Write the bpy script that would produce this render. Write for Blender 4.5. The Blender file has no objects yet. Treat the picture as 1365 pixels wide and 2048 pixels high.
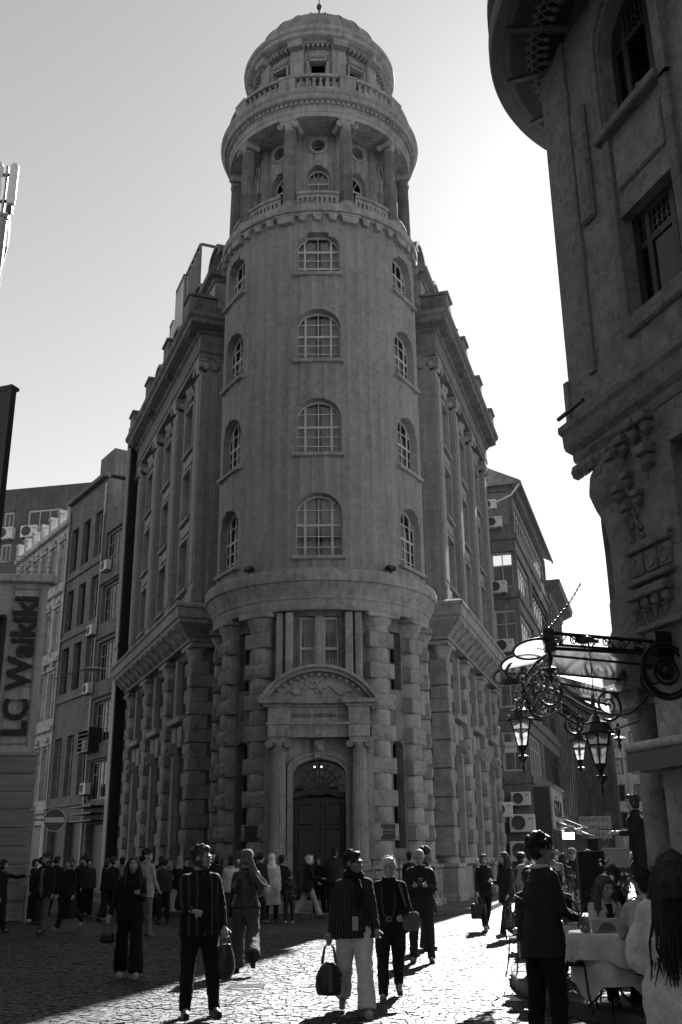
import bpy, math, random
from math import sin, cos, pi, sqrt, atan2, radians
from mathutils import Vector as V, Matrix as M, noise
random.seed(11)
S = bpy.context.scene
COL = S.collection
TMP = bpy.data.scenes.new('workbench')      # scratch scene, removed at the end
def evaluated(o):
    TMP.collection.objects.link(o); dg = TMP.view_layers[0].depsgraph; dg.update()
    me = bpy.data.meshes.new_from_object(o.evaluated_get(dg)); TMP.collection.objects.unlink(o); return me

# ---------------------------------------------------------------- camera, sky, sun, exposure
cam = bpy.data.cameras.new('camera'); camo = bpy.data.objects.new('camera', cam); COL.objects.link(camo)
cam.sensor_fit = 'VERTICAL'; cam.sensor_height = 36.0; cam.lens = 35.0
cam.clip_start = 0.1; cam.clip_end = 2000
camo.matrix_world = M.Translation((0, 0, 1.66)) @ M.Rotation(radians(90 + 19.1), 4, 'X') @ M.Rotation(radians(-0.6), 4, 'Z')
S.camera = camo
SUN_B, SUN_E = 17.4, 36.0
W = bpy.data.worlds.new('World'); S.world = W; W.use_nodes = True
wn, wl = W.node_tree.nodes, W.node_tree.links
wn.clear()
sky = wn.new('ShaderNodeTexSky'); sky.sky_type = 'NISHITA'; sky.sun_disc = False
sky.sun_elevation = radians(SUN_E); sky.sun_rotation = radians(SUN_B)
sky.air_density = 1.25; sky.dust_density = 0.2; sky.ozone_density = 1.0
bw = wn.new('ShaderNodeRGBToBW')          # the photograph is black and white
bg = wn.new('ShaderNodeBackground'); bg.inputs['Strength'].default_value = 0.05
wo = wn.new('ShaderNodeOutputWorld')
wl.new(sky.outputs[0], bw.inputs[0]); wl.new(bw.outputs[0], bg.inputs[0]); wl.new(bg.outputs[0], wo.inputs[0])
sl = bpy.data.lights.new('sun', 'SUN'); sl.energy = 5.0; sl.angle = radians(0.53); sl.color = (1, 1, 1)
so = bpy.data.objects.new('sun', sl); COL.objects.link(so)
sd = V((sin(radians(SUN_B)) * cos(radians(SUN_E)), cos(radians(SUN_B)) * cos(radians(SUN_E)), sin(radians(SUN_E))))
so.rotation_euler = sd.to_track_quat('Z', 'Y').to_euler(); so.location = (0, 0, 60)
S.view_settings.view_transform = 'Standard'; S.view_settings.look = 'None'
S.view_settings.gamma = 1; S.view_settings.use_curve_mapping = False
S.view_settings.exposure = 1.85
S.render.engine = 'CYCLES'
S.cycles.max_bounces = 4; S.cycles.diffuse_bounces = 2; S.cycles.glossy_bounces = 2; S.cycles.transmission_bounces = 3; S.cycles.transparent_max_bounces = 8

# ---------------------------------------------------------------- materials (all grey: black-and-white photograph)
def mat(name, base=.3, rough=.8, var=.25, scale=3.0, streak=0.0, bump=0.0, bscale=40., spec=.3, metal=0., fine=0.15, dirt=0.0, stripes=None):
    m = bpy.data.materials.new(name); m.use_nodes = True
    n, l = m.node_tree.nodes, m.node_tree.links
    b = n['Principled BSDF']
    b.inputs['Roughness'].default_value = rough; b.inputs['Metallic'].default_value = metal
    b.inputs['Specular IOR Level'].default_value = spec
    g = n.new('ShaderNodeNewGeometry')
    def tex(sc, det=5, vec=None, dist=0.):
        t = n.new('ShaderNodeTexNoise'); t.inputs['Scale'].default_value = sc; t.inputs['Detail'].default_value = det
        t.inputs['Distortion'].default_value = dist
        l.new(vec if vec else g.outputs['Position'], t.inputs['Vector']); return t.outputs['Fac']
    def math_(op, a, c):
        k = n.new('ShaderNodeMath'); k.operation = op
        for i, q in enumerate((a, c)):
            if isinstance(q, (int, float)): k.inputs[i].default_value = q
            else: l.new(q, k.inputs[i])
        return k.outputs[0]
    def rng(a, lo, hi, f0=.3, f1=.7):
        k = n.new('ShaderNodeMapRange'); l.new(a, k.inputs[0])
        for i, q in enumerate((f0, f1, lo, hi)): k.inputs[i + 1].default_value = q
        return k.outputs[0]
    cur = rng(tex(scale), 1 - var, 1 + var)
    if fine: cur = math_('MULTIPLY', cur, rng(tex(scale * 11, 3), 1 - fine, 1 + fine))
    if streak:
        mp = n.new('ShaderNodeMapping'); mp.inputs['Scale'].default_value = (3.2, 3.2, .16)
        l.new(g.outputs['Position'], mp.inputs[0])
        cur = math_('MULTIPLY', cur, rng(tex(1.6, 6, mp.outputs[0], .3), 1 - streak, 1 + streak * .35, .32, .62))
    if dirt:
        cur = math_('MULTIPLY', cur, rng(tex(scale * 2.3, 8, None, .8), 1 - dirt, 1., .36, .5))
    cur = math_('MULTIPLY', cur, base)
    if stripes:   # (axis, period, duty, lightness) in object space
        tc = n.new('ShaderNodeTexCoord'); sx = n.new('ShaderNodeSeparateXYZ'); l.new(tc.outputs['Object'], sx.inputs[0])
        fr = math_('FRACT', math_('MULTIPLY', sx.outputs[stripes[0]], 1 / stripes[1]), 0)
        lt = math_('LESS_THAN', fr, stripes[2])
        cur = math_('ADD', cur, math_('MULTIPLY', lt, stripes[3]))
    cc = n.new('ShaderNodeCombineColor')
    for i in range(3): l.new(cur, cc.inputs[i])
    l.new(cc.outputs[0], b.inputs['Base Color'])
    if bump:
        bp = n.new('ShaderNodeBump'); bp.inputs['Strength'].default_value = bump; bp.inputs['Distance'].default_value = .03
        l.new(tex(bscale, 6), bp.inputs['Height']); l.new(bp.outputs[0], b.inputs['Normal'])
    return m

def glass(name, tint=.8, fr=1.5, rough=.02, diff=0.):
    m = bpy.data.materials.new(name); m.use_nodes = True
    n, l = m.node_tree.nodes, m.node_tree.links; n.clear()
    o = n.new('ShaderNodeOutputMaterial'); mx = n.new('ShaderNodeMixShader')
    t = n.new('ShaderNodeBsdfTransparent'); t.inputs[0].default_value = (tint,) * 3 + (1,)
    gl = n.new('ShaderNodeBsdfGlossy'); gl.inputs['Roughness'].default_value = rough
    f = n.new('ShaderNodeFresnel'); f.inputs[0].default_value = fr
    src = t
    if diff:
        d = n.new('ShaderNodeBsdfTranslucent'); d.inputs[0].default_value = (.8, .8, .8, 1)
        m2 = n.new('ShaderNodeMixShader'); m2.inputs[0].default_value = diff
        l.new(t.outputs[0], m2.inputs[1]); l.new(d.outputs[0], m2.inputs[2]); src = m2
    l.new(f.outputs[0], mx.inputs[0]); l.new(src.outputs[0], mx.inputs[1]); l.new(gl.outputs[0], mx.inputs[2])
    l.new(mx.outputs[0], o.inputs[0]); return m

def emit(name, v):
    m = bpy.data.materials.new(name); m.use_nodes = True
    b = m.node_tree.nodes['Principled BSDF']
    b.inputs['Base Color'].default_value = (.8, .8, .8, 1)
    b.inputs['Emission Color'].default_value = (1, 1, 1, 1); b.inputs['Emission Strength'].default_value = v
    return m

MT = dict(
    stucco=mat('tower_stucco', .245, .9, .08, .5, .16, .3, 22, dirt=.12),
    stone=mat('limestone', .29, .88, .16, 1.1, .22, .4, 18, dirt=.22),
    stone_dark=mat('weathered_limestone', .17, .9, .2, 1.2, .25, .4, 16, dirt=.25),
    rough=mat('hammered_stone', .26, .95, .2, 1.6, .12, .55, 40, dirt=.22),
    lead=mat('dome_lead', .22, .5, .25, 1.2, .35, .1, 10, spec=.5),
    frame=mat('window_paint', .46, .5, .08, 4, .1),
    curtain=mat('curtain_cloth', .6, .9, .1, 4),
    glass=glass('window_glass', .86),
    dark=mat('dark_metal', .03, .45, .2, 6, spec=.5),
    black=mat('black_paint', .015, .4, .1, 6, spec=.4),
    wood=mat('dark_wood', .035, .45, .3, 6, .3, .2, 30, spec=.4),
    plaque=mat('plaque_plate', .02, .6, .1, 5, spec=.5),
    letter=mat('letter_grey', .34, .6, .1, 5),
    letter_dark=mat('carved_letter_grey', .06, .9, .1, 5),
    metal=mat('grey_metal', .25, .4, .15, 5, spec=.5, metal=.4),
    white=mat('white_plastic', .62, .5, .06, 5, .08),
)

# ---------------------------------------------------------------- mesh builder
I4 = M.Identity(4)
class MB:
    def __init__(s): s.v = []; s.f = []; s.sm = []
    def add(s, vs, fs, sm=False, m=None):
        b = len(s.v)
        s.v += [tuple(m @ V(p)) for p in vs] if m is not None else [tuple(p) for p in vs]
        s.f += [tuple(i + b for i in f) for f in fs]; s.sm += [sm] * len(fs); return s
    def box(s, x0, x1, y0, y1, z0, z1, m=None, ch=0):
        if not ch:
            vs = [(x, y, z) for z in (z0, z1) for y in (y0, y1) for x in (x0, x1)]
            return s.add(vs, [(0, 2, 3, 1), (4, 5, 7, 6), (0, 1, 5, 4), (2, 6, 7, 3), (0, 4, 6, 2), (1, 3, 7, 5)], m=m)
        xs, ys, zs = (x0, x1), (y0, y1), (z0, z1); vs = []; idx = {}
        for i in (0, 1):
            for j in (0, 1):
                for k in (0, 1):
                    sx, sy, sz = (1 - 2 * i) * ch, (1 - 2 * j) * ch, (1 - 2 * k) * ch
                    for ax in range(3):
                        p = [xs[i] + sx, ys[j] + sy, zs[k] + sz]
                        p[ax] = (xs[i], ys[j], zs[k])[ax]
                        idx[i, j, k, ax] = len(vs); vs.append(p)
        fs = []
        for ax in range(3):
            o = [a for a in range(3) if a != ax]
            for e in (0, 1):
                q = []
                for a, b in ((0, 0), (1, 0), (1, 1), (0, 1)):
                    t = [0, 0, 0]; t[ax] = e; t[o[0]] = a; t[o[1]] = b; q.append(idx[t[0], t[1], t[2], ax])
                fs.append(q)
            for a in (0, 1):
                for b in (0, 1):
                    q = []
                    for e, axx in ((0, o[0]), (1, o[0]), (1, o[1]), (0, o[1])):
                        t = [0, 0, 0]; t[ax] = e; t[o[0]] = a; t[o[1]] = b; q.append(idx[t[0], t[1], t[2], axx])
                    fs.append(q)
        for i in (0, 1):
            for j in (0, 1):
                for k in (0, 1): fs.append([idx[i, j, k, a] for a in range(3)])
        return s.add(vs, fs, m=m)
    def prism(s, poly, y0, y1, m=None, sm=False):
        n = len(poly); vs = [(x, y0, z) for x, z in poly] + [(x, y1, z) for x, z in poly]
        s.add(vs, [tuple(range(n)), tuple(range(2 * n - 1, n - 1, -1))], m=m)
        b = len(s.v) - 2 * n
        for i in range(n):
            j = (i + 1) % n; s.f.append((b + j, b + i, b + n + i, b + n + j)); s.sm.append(sm)
        return s
    def sweep(s, prof, x0, x1, m=None, sm=False):   # profile (y,z) closed, swept along x
        n = len(prof); vs = [(x0, y, z) for y, z in prof] + [(x1, y, z) for y, z in prof]
        fs = [tuple(range(n)), tuple(range(2 * n - 1, n - 1, -1))] + [((i + 1) % n, i, n + i, n + (i + 1) % n) for i in range(n)]
        return s.add(vs, fs, sm, m)
    def lathe(s, prof, n=32, a0=0., a1=2 * pi, m=None, sm=True, closed=False):   # profile (r,z); angle 0 faces -Y
        full = abs(a1 - a0 - 2 * pi) < 1e-6; k = n if full else n + 1; np_ = len(prof)
        vs = []
        for i in range(k):
            a = a0 + (a1 - a0) * i / n
            vs += [(r * sin(a), -r * cos(a), z) for r, z in prof]
        fs = []
        for i in range(n):
            i2 = (i + 1) % k
            for j in range(np_ if closed else np_ - 1):
                j2 = (j + 1) % np_
                fs.append((i * np_ + j, i2 * np_ + j, i2 * np_ + j2, i * np_ + j2))
        if closed and not full: fs += [tuple(range(np_)), tuple(range(n * np_ + np_ - 1, n * np_ - 1, -1))]
        return s.add(vs, fs, sm, m)
    def tube(s, pts, r, n=6, m=None, caps=True, sm=True, sq=None):
        pts = [V(p) for p in pts]; k = len(pts); rs = r if isinstance(r, (list, tuple)) else [r] * k
        vs = []; up = None
        for i, p in enumerate(pts):
            t = (pts[min(i + 1, k - 1)] - pts[max(i - 1, 0)])
            t = t.normalized() if t.length > 1e-9 else V((0, 0, 1))
            if up is None: up = t.orthogonal().normalized()
            up = (up - t * up.dot(t)); up = up.normalized() if up.length > 1e-6 else t.orthogonal().normalized()
            sd_ = t.cross(up)
            for j in range(n):
                a = 2 * pi * (j + .5) / n
                vs.append(p + (up * cos(a) + sd_ * sin(a)) * rs[i])
        fs = [(i * n + j, i * n + (j + 1) % n, (i + 1) * n + (j + 1) % n, (i + 1) * n + j) for i in range(k - 1) for j in range(n)]
        s.add(vs, fs, sm, m)
        if caps:
            b = len(s.v) - len(vs)
            s.f += [tuple(b + n - 1 - j for j in range(n)), tuple(b + (k - 1) * n + j for j in range(n))]; s.sm += [False] * 2
        return s
    def ball(s, c, r, n=10, m=None):
        r = r if isinstance(r, (list, tuple)) else (r, r, r); k = max(4, n // 2 + 1)
        vs = [(c[0], c[1], c[2] - r[2])]; fs = []
        for i in range(1, k):
            e = -pi / 2 + pi * i / k
            vs += [(c[0] + r[0] * cos(e) * cos(2 * pi * j / n), c[1] + r[1] * cos(e) * sin(2 * pi * j / n), c[2] + r[2] * sin(e)) for j in range(n)]
        vs.append((c[0], c[1], c[2] + r[2])); t = len(vs) - 1
        for j in range(n):
            j2 = (j + 1) % n
            fs.append((0, 1 + j2, 1 + j)); fs.append((t, 1 + (k - 2) * n + j, 1 + (k - 2) * n + j2))
            for i in range(k - 2): fs.append((1 + i * n + j, 1 + i * n + j2, 1 + (i + 1) * n + j2, 1 + (i + 1) * n + j))
        return s.add(vs, fs, True, m)
    def mesh(s, name, mt):
        me = bpy.data.meshes.new(name); me.from_pydata(s.v, [], s.f)
        me.materials.append(MT[mt] if isinstance(mt, str) else mt)
        if any(s.sm):
            me.polygons.foreach_set('use_smooth', s.sm); me.set_sharp_from_angle(angle=radians(38))
        me.update(); return me
    def build(s, name, mt, parent=None, m=None): return ob(name, s.mesh(name, mt), parent, m)

def ob(name, data, parent=None, m=None):
    o = bpy.data.objects.new(name, data); COL.objects.link(o)
    if parent is not None: o.parent = parent
    if m is not None: o.matrix_basis = m
    return o
def tag(o, label, cat, group=None):
    o['label'] = label; o['category'] = cat
    if group: o['group'] = group
    return o
def thing(name, label, cat, m=None, group=None):
    return tag(ob(name, None, None, m), label, cat, group)
def struct(o): o['kind'] = 'structure'; return o
def stuff(o, label=None, cat=None):
    o['kind'] = 'stuff'
    if label: o['label'] = label
    if cat: o['category'] = cat
    return o
def dup(root, m, label=None):
    r = root.copy(); COL.objects.link(r); r.matrix_basis = m
    if label: r['label'] = label
    for ch in root.children:
        c_ = ch.copy(); COL.objects.link(c_); c_.parent = r
        for g in ch.children:
            d = g.copy(); COL.objects.link(d); d.parent = c_
    return r
def T(x=0, y=0, z=0): return M.Translation((x, y, z))
def RZ(deg): return M.Rotation(radians(deg), 4, 'Z')
def RX(deg): return M.Rotation(radians(deg), 4, 'X')
def RY(deg): return M.Rotation(radians(deg), 4, 'Y')
def SC(a, b=None, c_=None): return M.Diagonal((a, b if b is not None else a, c_ if c_ is not None else a, 1))

# ---------------------------------------------------------------- walls with openings
def opbot(o, x):
    if not o.get('circ'): return o['z0']
    r = (o['x1'] - o['x0']) / 2; t = (x - (o['x0'] + o['x1']) / 2) / r
    return o['z0'] + (o['z1'] - o['z0']) / 2 * (1 - sqrt(max(0, 1 - t * t)))
def optop(o, x):
    if o.get('circ'): return o['z0'] + o['z1'] - opbot(o, x)
    z1, k = o['z1'], o.get('rise', 0)
    if not k: return z1
    w = (o['x1'] - o['x0']) / 2; t = (x - (o['x0'] + o['x1']) / 2) / w
    fl = o.get('flat', 0)              # flat fraction of the top (shouldered opening)
    if fl:
        a = abs(t)
        if a <= fl: return z1
        t = (a - fl) / (1 - fl); return z1 - o.get('drop', .12) - k + k * sqrt(max(0, 1 - t * t))
    return z1 - k + k * sqrt(max(0, 1 - t * t))
def opxs(o):
    if not o.get('rise', 0) and not o.get('circ'): return [o['x0'], o['x1']]
    c_, w = (o['x0'] + o['x1']) / 2, (o['x1'] - o['x0']) / 2
    fl = o.get('flat', 0)
    if fl: 
        ts = [fl + (1 - fl) * sin(pi / 2 * i / 5) for i in range(6)]
        ts = [-t for t in reversed(ts)] + [-fl + 1e-4, fl - 1e-4] + ts
    else: ts = [-cos(pi * i / 14) for i in range(15)]
    return [c_ + w * t for t in ts]
def wall(mb, mp, x0, x1, z0, z1, ops=(), depth=.3, xs=()):
    X = {round(x, 4) for x in list(xs) + [x0, x1]}
    for o in ops: X |= {round(x, 4) for x in opxs(o)}
    X = sorted(x for x in X if x0 - 1e-3 <= x <= x1 + 1e-3)
    for xa, xb in zip(X, X[1:]):
        mid = (xa + xb) / 2; ca = cb = z0
        for o in sorted([o for o in ops if o['x0'] < mid < o['x1']], key=lambda o: o['z0']):
            ba, bb = opbot(o, xa), opbot(o, xb)
            if ba > ca + 1e-6 or bb > cb + 1e-6: mb.add([mp(xa, 0, ca), mp(xb, 0, cb), mp(xb, 0, bb), mp(xa, 0, ba)], [(0, 1, 2, 3)])
            ca, cb = optop(o, xa + 1e-5), optop(o, xb - 1e-5)
        mb.add([mp(xa, 0, ca), mp(xb, 0, cb), mp(xb, 0, z1), mp(xa, 0, z1)], [(0, 1, 2, 3)])
    for o in ops:
        d = o.get('depth', depth)
        xx = opxs(o)
        out = ([(x, opbot(o, x)) for x in xx] if o.get('circ') else [(o['x0'], o['z0']), (o['x1'], o['z0'])]) + [(x, optop(o, x + (1e-5 if x < (o['x0'] + o['x1']) / 2 else -1e-5))) for x in reversed(xx)]
        for (a, za), (b, zb) in zip(out, out[1:] + out[:1]):
            if abs(a - b) + abs(za - zb) < 1e-5: continue
            mb.add([mp(a, 0, za), mp(b, 0, zb), mp(b, d, zb), mp(a, d, za)], [(3, 2, 1, 0)])
    return mb
def flat(x, d, z): return (x, d, z)
def cyl(Rr): return lambda x, d, z: ((Rr - d) * sin(x / Rr), -(Rr - d) * cos(x / Rr), z)

MESH = {}
def window(parent, m, w, h, rows, cols, rise=0, flat_=0, drop=.12, bt=.05, main=None, dep=.08, sill=None, so=.16, curtain=0, panes=True, name='window', fm='frame', gm='glass', thick=None, trans=None):
    """frame (part) > pane ... sill ... curtain (sub-parts). local: x centred, z from 0, y into the wall.
    rows / cols: bar positions 0..1 ; thick: set of bar positions that are heavy"""
    key = (w, h, tuple(rows), tuple(cols), rise, flat_, bt, fm, gm, sill, so, curtain, panes, thick)
    o = dict(x0=-w / 2, x1=w / 2, z0=0, z1=h, rise=rise, flat=flat_, drop=drop)
    if key not in MESH:
        mb = MB()
        top = lambda x: optop(o, max(-w / 2 + 1e-4, min(w / 2 - 1e-4, x)))
        xs = opxs(o)
        out = [(-w / 2, 0), (w / 2, 0)] + [(x, top(x)) for x in reversed(xs)]
        pts = []
        for p in out:
            if not pts or abs(p[0] - pts[-1][0]) + abs(p[1] - pts[-1][1]) > 1e-4: pts.append(p)
        cx, cz = 0, h * .45; fw = bt * 1.5
        inn = [(x * (1 - 2 * fw / w), cz + (z - cz) * (1 - 2 * fw / h)) for x, z in pts]
        n = len(pts)
        for i in range(n):
            j = (i + 1) % n
            a, b, c_, d = pts[i], pts[j], inn[j], inn[i]
            mb.add([(a[0], 0, a[1]), (b[0], 0, b[1]), (c_[0], 0, c_[1]), (d[0], 0, d[1]), (c_[0], dep, c_[1]), (d[0], dep, d[1])], [(0, 1, 2, 3), (3, 2, 4, 5)])
        thick = thick or ()
        for r in rows:
            z = r * h; b = bt * (1.5 if r in thick else .62)
            # clip to arch
            hw = w / 2 - fw
            if rise:
                while hw > .05 and top(hw) < z: hw -= .02
            mb.box(-hw, hw, .012, dep, z - b / 2, z + b / 2)
        for c_ in cols:
            z0, z1 = 0, 1
            if isinstance(c_, tuple): c_, z0, z1 = c_
            x = -w / 2 + c_ * w; b = bt * (1.5 if c_ in thick else .62)
            mb.box(x - b / 2, x + b / 2, .006, dep, z0 * h, min(z1 * h, top(x)))
        fme = mb.mesh(name, fm)
        R_ = [0] + list(rows) + [1]; pl = []
        for a, b in zip(R_, R_[1:]):
            cs = sorted(([c_ for c_ in cols if not isinstance(c_, tuple)] + [c_[0] for c_ in cols if isinstance(c_, tuple) and c_[1] <= (a + b) / 2 <= c_[2]]))
            C_ = [0] + cs + [1]
            for c0, c1 in zip(C_, C_[1:]):
                xa, xb, za, zb = -w / 2 + c0 * w, -w / 2 + c1 * w, a * h, b * h
                k = 6 if rise else 1
                tp = [(xa + (xb - xa) * i / k, min(zb, top(xa + (xb - xa) * i / k))) for i in range(k + 1)]
                tp = [(x, max(z, za)) for x, z in tp]
                if max(z for x, z in tp) - za < .06: continue
                pb = MB().prism([(xa, za), (xb, za)] + tp[::-1], dep * .45, dep * .45 + .006)
                pl.append(pb)
        if panes: pme = [p.mesh('pane', gm) for p in pl]
        else:
            q = MB()
            for p in pl: q.add(p.v, p.f)
            pme = [q.mesh('pane', gm)]
        sme = None
        if sill: sme = MB().box(-w / 2 - sill, w / 2 + sill, -so, .12, -.15, -.012, ch=.025).mesh('sill', 'stone')
        cme = None
        if curtain:
            q = MB(); ft = []
            N = 34; gap = .06 * w
            for sgn in (-1, 1):
                vs = []
                for i in range(N + 1):
                    x = sgn * (gap + (w * .5 - gap) * i / N); y = dep + .12 + .035 * sin(i * 1.25 + sgn) + .012 * sin(i * .4)
                    vs += [(x, y, .03), (x, y, max(.1, top(x) - .05))]
                q.add(vs, [(2 * i, 2 * i + 2, 2 * i + 3, 2 * i + 1) for i in range(N)], True)
            cme = q.mesh('curtain', 'curtain')
        MESH[key] = (fme, pme, sme, cme)
    fme, pme, sme, cme = MESH[key]
    f = ob(name, fme, parent, m)
    for p in pme: ob('pane', p, f)
    if sme: ob('sill', sme, f)
    if cme: ob('curtain', cme, f)
    return f
# ---------------------------------------------------------------- ground, cobbles, pavements
def cobble_mat():
    m = mat('cobblestone', .036, .52, .15, .5, 0, .4, 60, spec=.38)
    n, l = m.node_tree.nodes, m.node_tree.links
    b = n['Principled BSDF']; src = b.inputs['Base Color'].links[0].from_socket
    g = n.new('ShaderNodeNewGeometry'); k = n.new('ShaderNodeMapRange'); l.new(g.outputs['Random Per Island'], k.inputs[0])
    k.inputs[3].default_value = .6; k.inputs[4].default_value = 1.45
    mx = n.new('ShaderNodeVectorMath'); mx.operation = 'SCALE'; l.new(src, mx.inputs[0]); l.new(k.outputs[0], mx.inputs['Scale'])
    l.new(mx.outputs[0], b.inputs['Base Color']); return m
MT['cobble'] = cobble_mat()
MT['joint'] = mat('joint_sand', .03, .9, .3, 3, 0, .4, 60)
MT['street'] = mat('worn_street', .035, .6, .25, .6, 0, .5, 14, dirt=.3, spec=.4)
MT['pave'] = mat('pavement_slab', .09, .8, .2, 1.5, 0, .2, 30, dirt=.2, spec=.25)
g = MB().add([(-600, -200, -.03), (600, -200, -.03), (600, 1200, -.03), (-600, 1200, -.03)], [(0, 1, 2, 3)]).build('ground', 'joint'); struct(g)
# beyond the cobbles one can tell apart, the street surface
YC = 25.0
def inview(x, y): return -.40 * y - .6 < x < .40 * y + .6
far = MB().add([(-300, YC, -.008), (300, YC, -.008), (300, 600, -.008), (-300, 600, -.008)], [(0, 1, 2, 3)])
far.add([(-300, -60, -.008), (300, -60, -.008), (300, 10.4, -.008), (-300, 10.4, -.008)], [(0, 1, 2, 3)])
for s_ in (-1, 1): far.add([(s_ * 4.9, 10.4, -.008), (s_ * 300, 10.4, -.008), (s_ * 300, YC, -.008), (s_ * 10.8, YC, -.008)], [(0, 1, 2, 3)])
struct(far.build('street', 'street'))
random.seed(21)
def stone(mb, x, y, a, w, d):
    h = random.uniform(-.006, .004); tx, ty = random.uniform(-.05, .05), random.uniform(-.06, .06)
    ca, sa = cos(a), sin(a); vs = []
    for k, zz in ((1., -.03), (.93, None)):
        for px, py in ((-1, -1), (1, -1), (1, 1), (-1, 1)):
            lx, ly = px * w / 2 * k * random.uniform(.92, 1.0), py * d / 2 * k * random.uniform(.92, 1.0)
            z = zz if zz is not None else h + lx * tx + ly * ty
            vs.append((x + lx * ca - ly * sa, y + lx * sa + ly * ca, z))
    mb.add(vs, [(4, 5, 6, 7), (0, 1, 5, 4), (1, 2, 6, 5), (2, 3, 7, 6), (3, 0, 4, 7)])
FW, RH = 1.3, .098
near, rest = [], MB()
r_ = 0
for row in range(int((YC - 10.0) / RH) + 8):
    xr = .42 * YC; x = -xr
    while x < xr:
        wst = random.uniform(.08, .118)
        u = (x / FW) % 1.0; y = 10.0 + row * RH - (.3 * (2 * u - 1) ** 2) ; sl = -.3 * 4 * (2 * u - 1) / FW
        a = math.atan(sl) * .8
        step = wst * cos(a) * .99
        if 10.5 < y < YC and inview(x, y):
            near.append((y, x, a, wst * .985, RH * cos(a) * .985))
        x += step

near.sort(key=lambda q: q[0] - (1e3 if 11.45 < q[0] and abs(q[1]) < .36 * q[0] else 0))
for i, (y, x, a, w_, d_) in enumerate(near):
    if i < 300:
        q = MB(); stone(q, 0, 0, a, w_, d_); ob('cobble', q.mesh('cobble', 'cobble'), g, T(x, y, 0))
    else: stone(rest, x, y, a, w_, d_)
stuff(rest.build('cobbles', 'cobble', g))

# pavement round the bank with kerbstones
def offset_path():
    pts = []
    p0 = V((-11.97, 53.0)) + V((-.9272, -.3746)) * 1.7; pts.append(p0)
    pts.append(V((-5.9, 38.0)) + V((-.9272, -.3746)) * 1.7 + V((.2, -.6)))
    for a in range(-62, 64, 6): pts.append(V((BX + 6.2 * sin(radians(a)), BY - 6.0 * cos(radians(a)))))
    pts.append(V((4.1, 38.0)) + V((.958, -.286)) * 1.5)
    pts.append(V((4.1, 38.0)) + V((.286, .958)) * 15 + V((.958, -.286)) * 1.5)
    return pts
BX, BY = -0.78, 36.5
pp = offset_path()
q = MB(); n = len(pp)
vs = [(p.x, p.y, .13) for p in pp] + [(BX, BY + 12, .13)]
q.add(vs, [tuple(range(n + 1))])
pv = struct(q.build('pavement', 'pave'))
def kerb(path, h, w, parent, mt='pave', L_=.9):
    k = 0
    for a, b in zip(path, path[1:]):
        d = V(b) - V(a); ln = d.length; m_ = max(1, round(ln / L_))
        for i in range(m_):
            p0 = V(a) + d * (i / m_); p1 = V(a) + d * ((i + 1) / m_); ang = math.degrees(atan2(d.y, d.x)); l2 = ln / m_
            MB().box(.006, l2 - .006, 0, w, -.02, h + random.uniform(-.003, .006), ch=.015).build('kerbstone', mt, parent, T(p0.x, p0.y, 0) @ RZ(ang))
kerb(pp, .145, .22, pv)

# raised terrace in front of the hotel
ter = []
T0 = V((5.6, 26.5))
ter.append(V((5.3, 27.5)))
ter += [V((2.9, 17.6)), V((2.6, 16.6)), V((2.36, 15.6)), V((2.24, 14.8)), V((2.2, 14.0)), V((2.26, 13.2)), V((2.4, 12.2)), V((2.71, 11.2)), V((2.97, 9.9)), V((3.3, 8.0)), V((3.6, 6.0))]
q = MB(); q.add([(p.x, p.y, .15) for p in ter] + [(9, 6, .15), (12, 27.5, .15)], [tuple(range(len(ter) + 2))])
tp = struct(q.build('terrace_paving', 'pave'))
kerb(ter, .165, .28, tp, L_=.8)
# sunlit terrace kerb drawn as a white band, its brightness put into the colour
MT['kerb_light'] = mat('sunlit_kerb_white', .55, .6, .15, 6, 0, .2, 60, dirt=.35)
q = MB(); k_ = [V((2.5, 17.4)), V((2.24, 16.5)), V((2.0, 15.6)), V((1.88, 14.8)), V((1.85, 14.0)), V((1.92, 13.2))]
for a, b in zip(k_, k_[1:]):
    dd = (b - a).normalized(); nn = V((-dd.y, dd.x)) * .2
    q.add([(a.x, a.y, .006), (b.x, b.y, .006), (b.x + nn.x, b.y + nn.y, .006), (a.x + nn.x, a.y + nn.y, .006)], [(0, 1, 2, 3)])
struct(q.build('kerb_light_band', 'kerb_light'))
# drain covers set in the street
MT['iron'] = mat('cast_iron', .06, .5, .2, 8, 0, .3, 40, spec=.5)
for x, y in ((-1.35, 14.9), (.55, 15.0)):
    q = MB().lathe([(0, .004), (.3, .004), (.33, .0), (.33, -.03)], 24, m=T(x, y, .006))
    for i in range(-3, 4): q.box(x - .25, x + .25, y + i * .07 - .012, y + i * .07 + .012, .008, .016)
    tag(q.build('drain_cover', 'iron'), 'round iron drain cover in the sunlit cobbles, ' + ('left one by the walking pair' if x < 0 else 'right one behind the walking pair'), 'drain cover')
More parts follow.
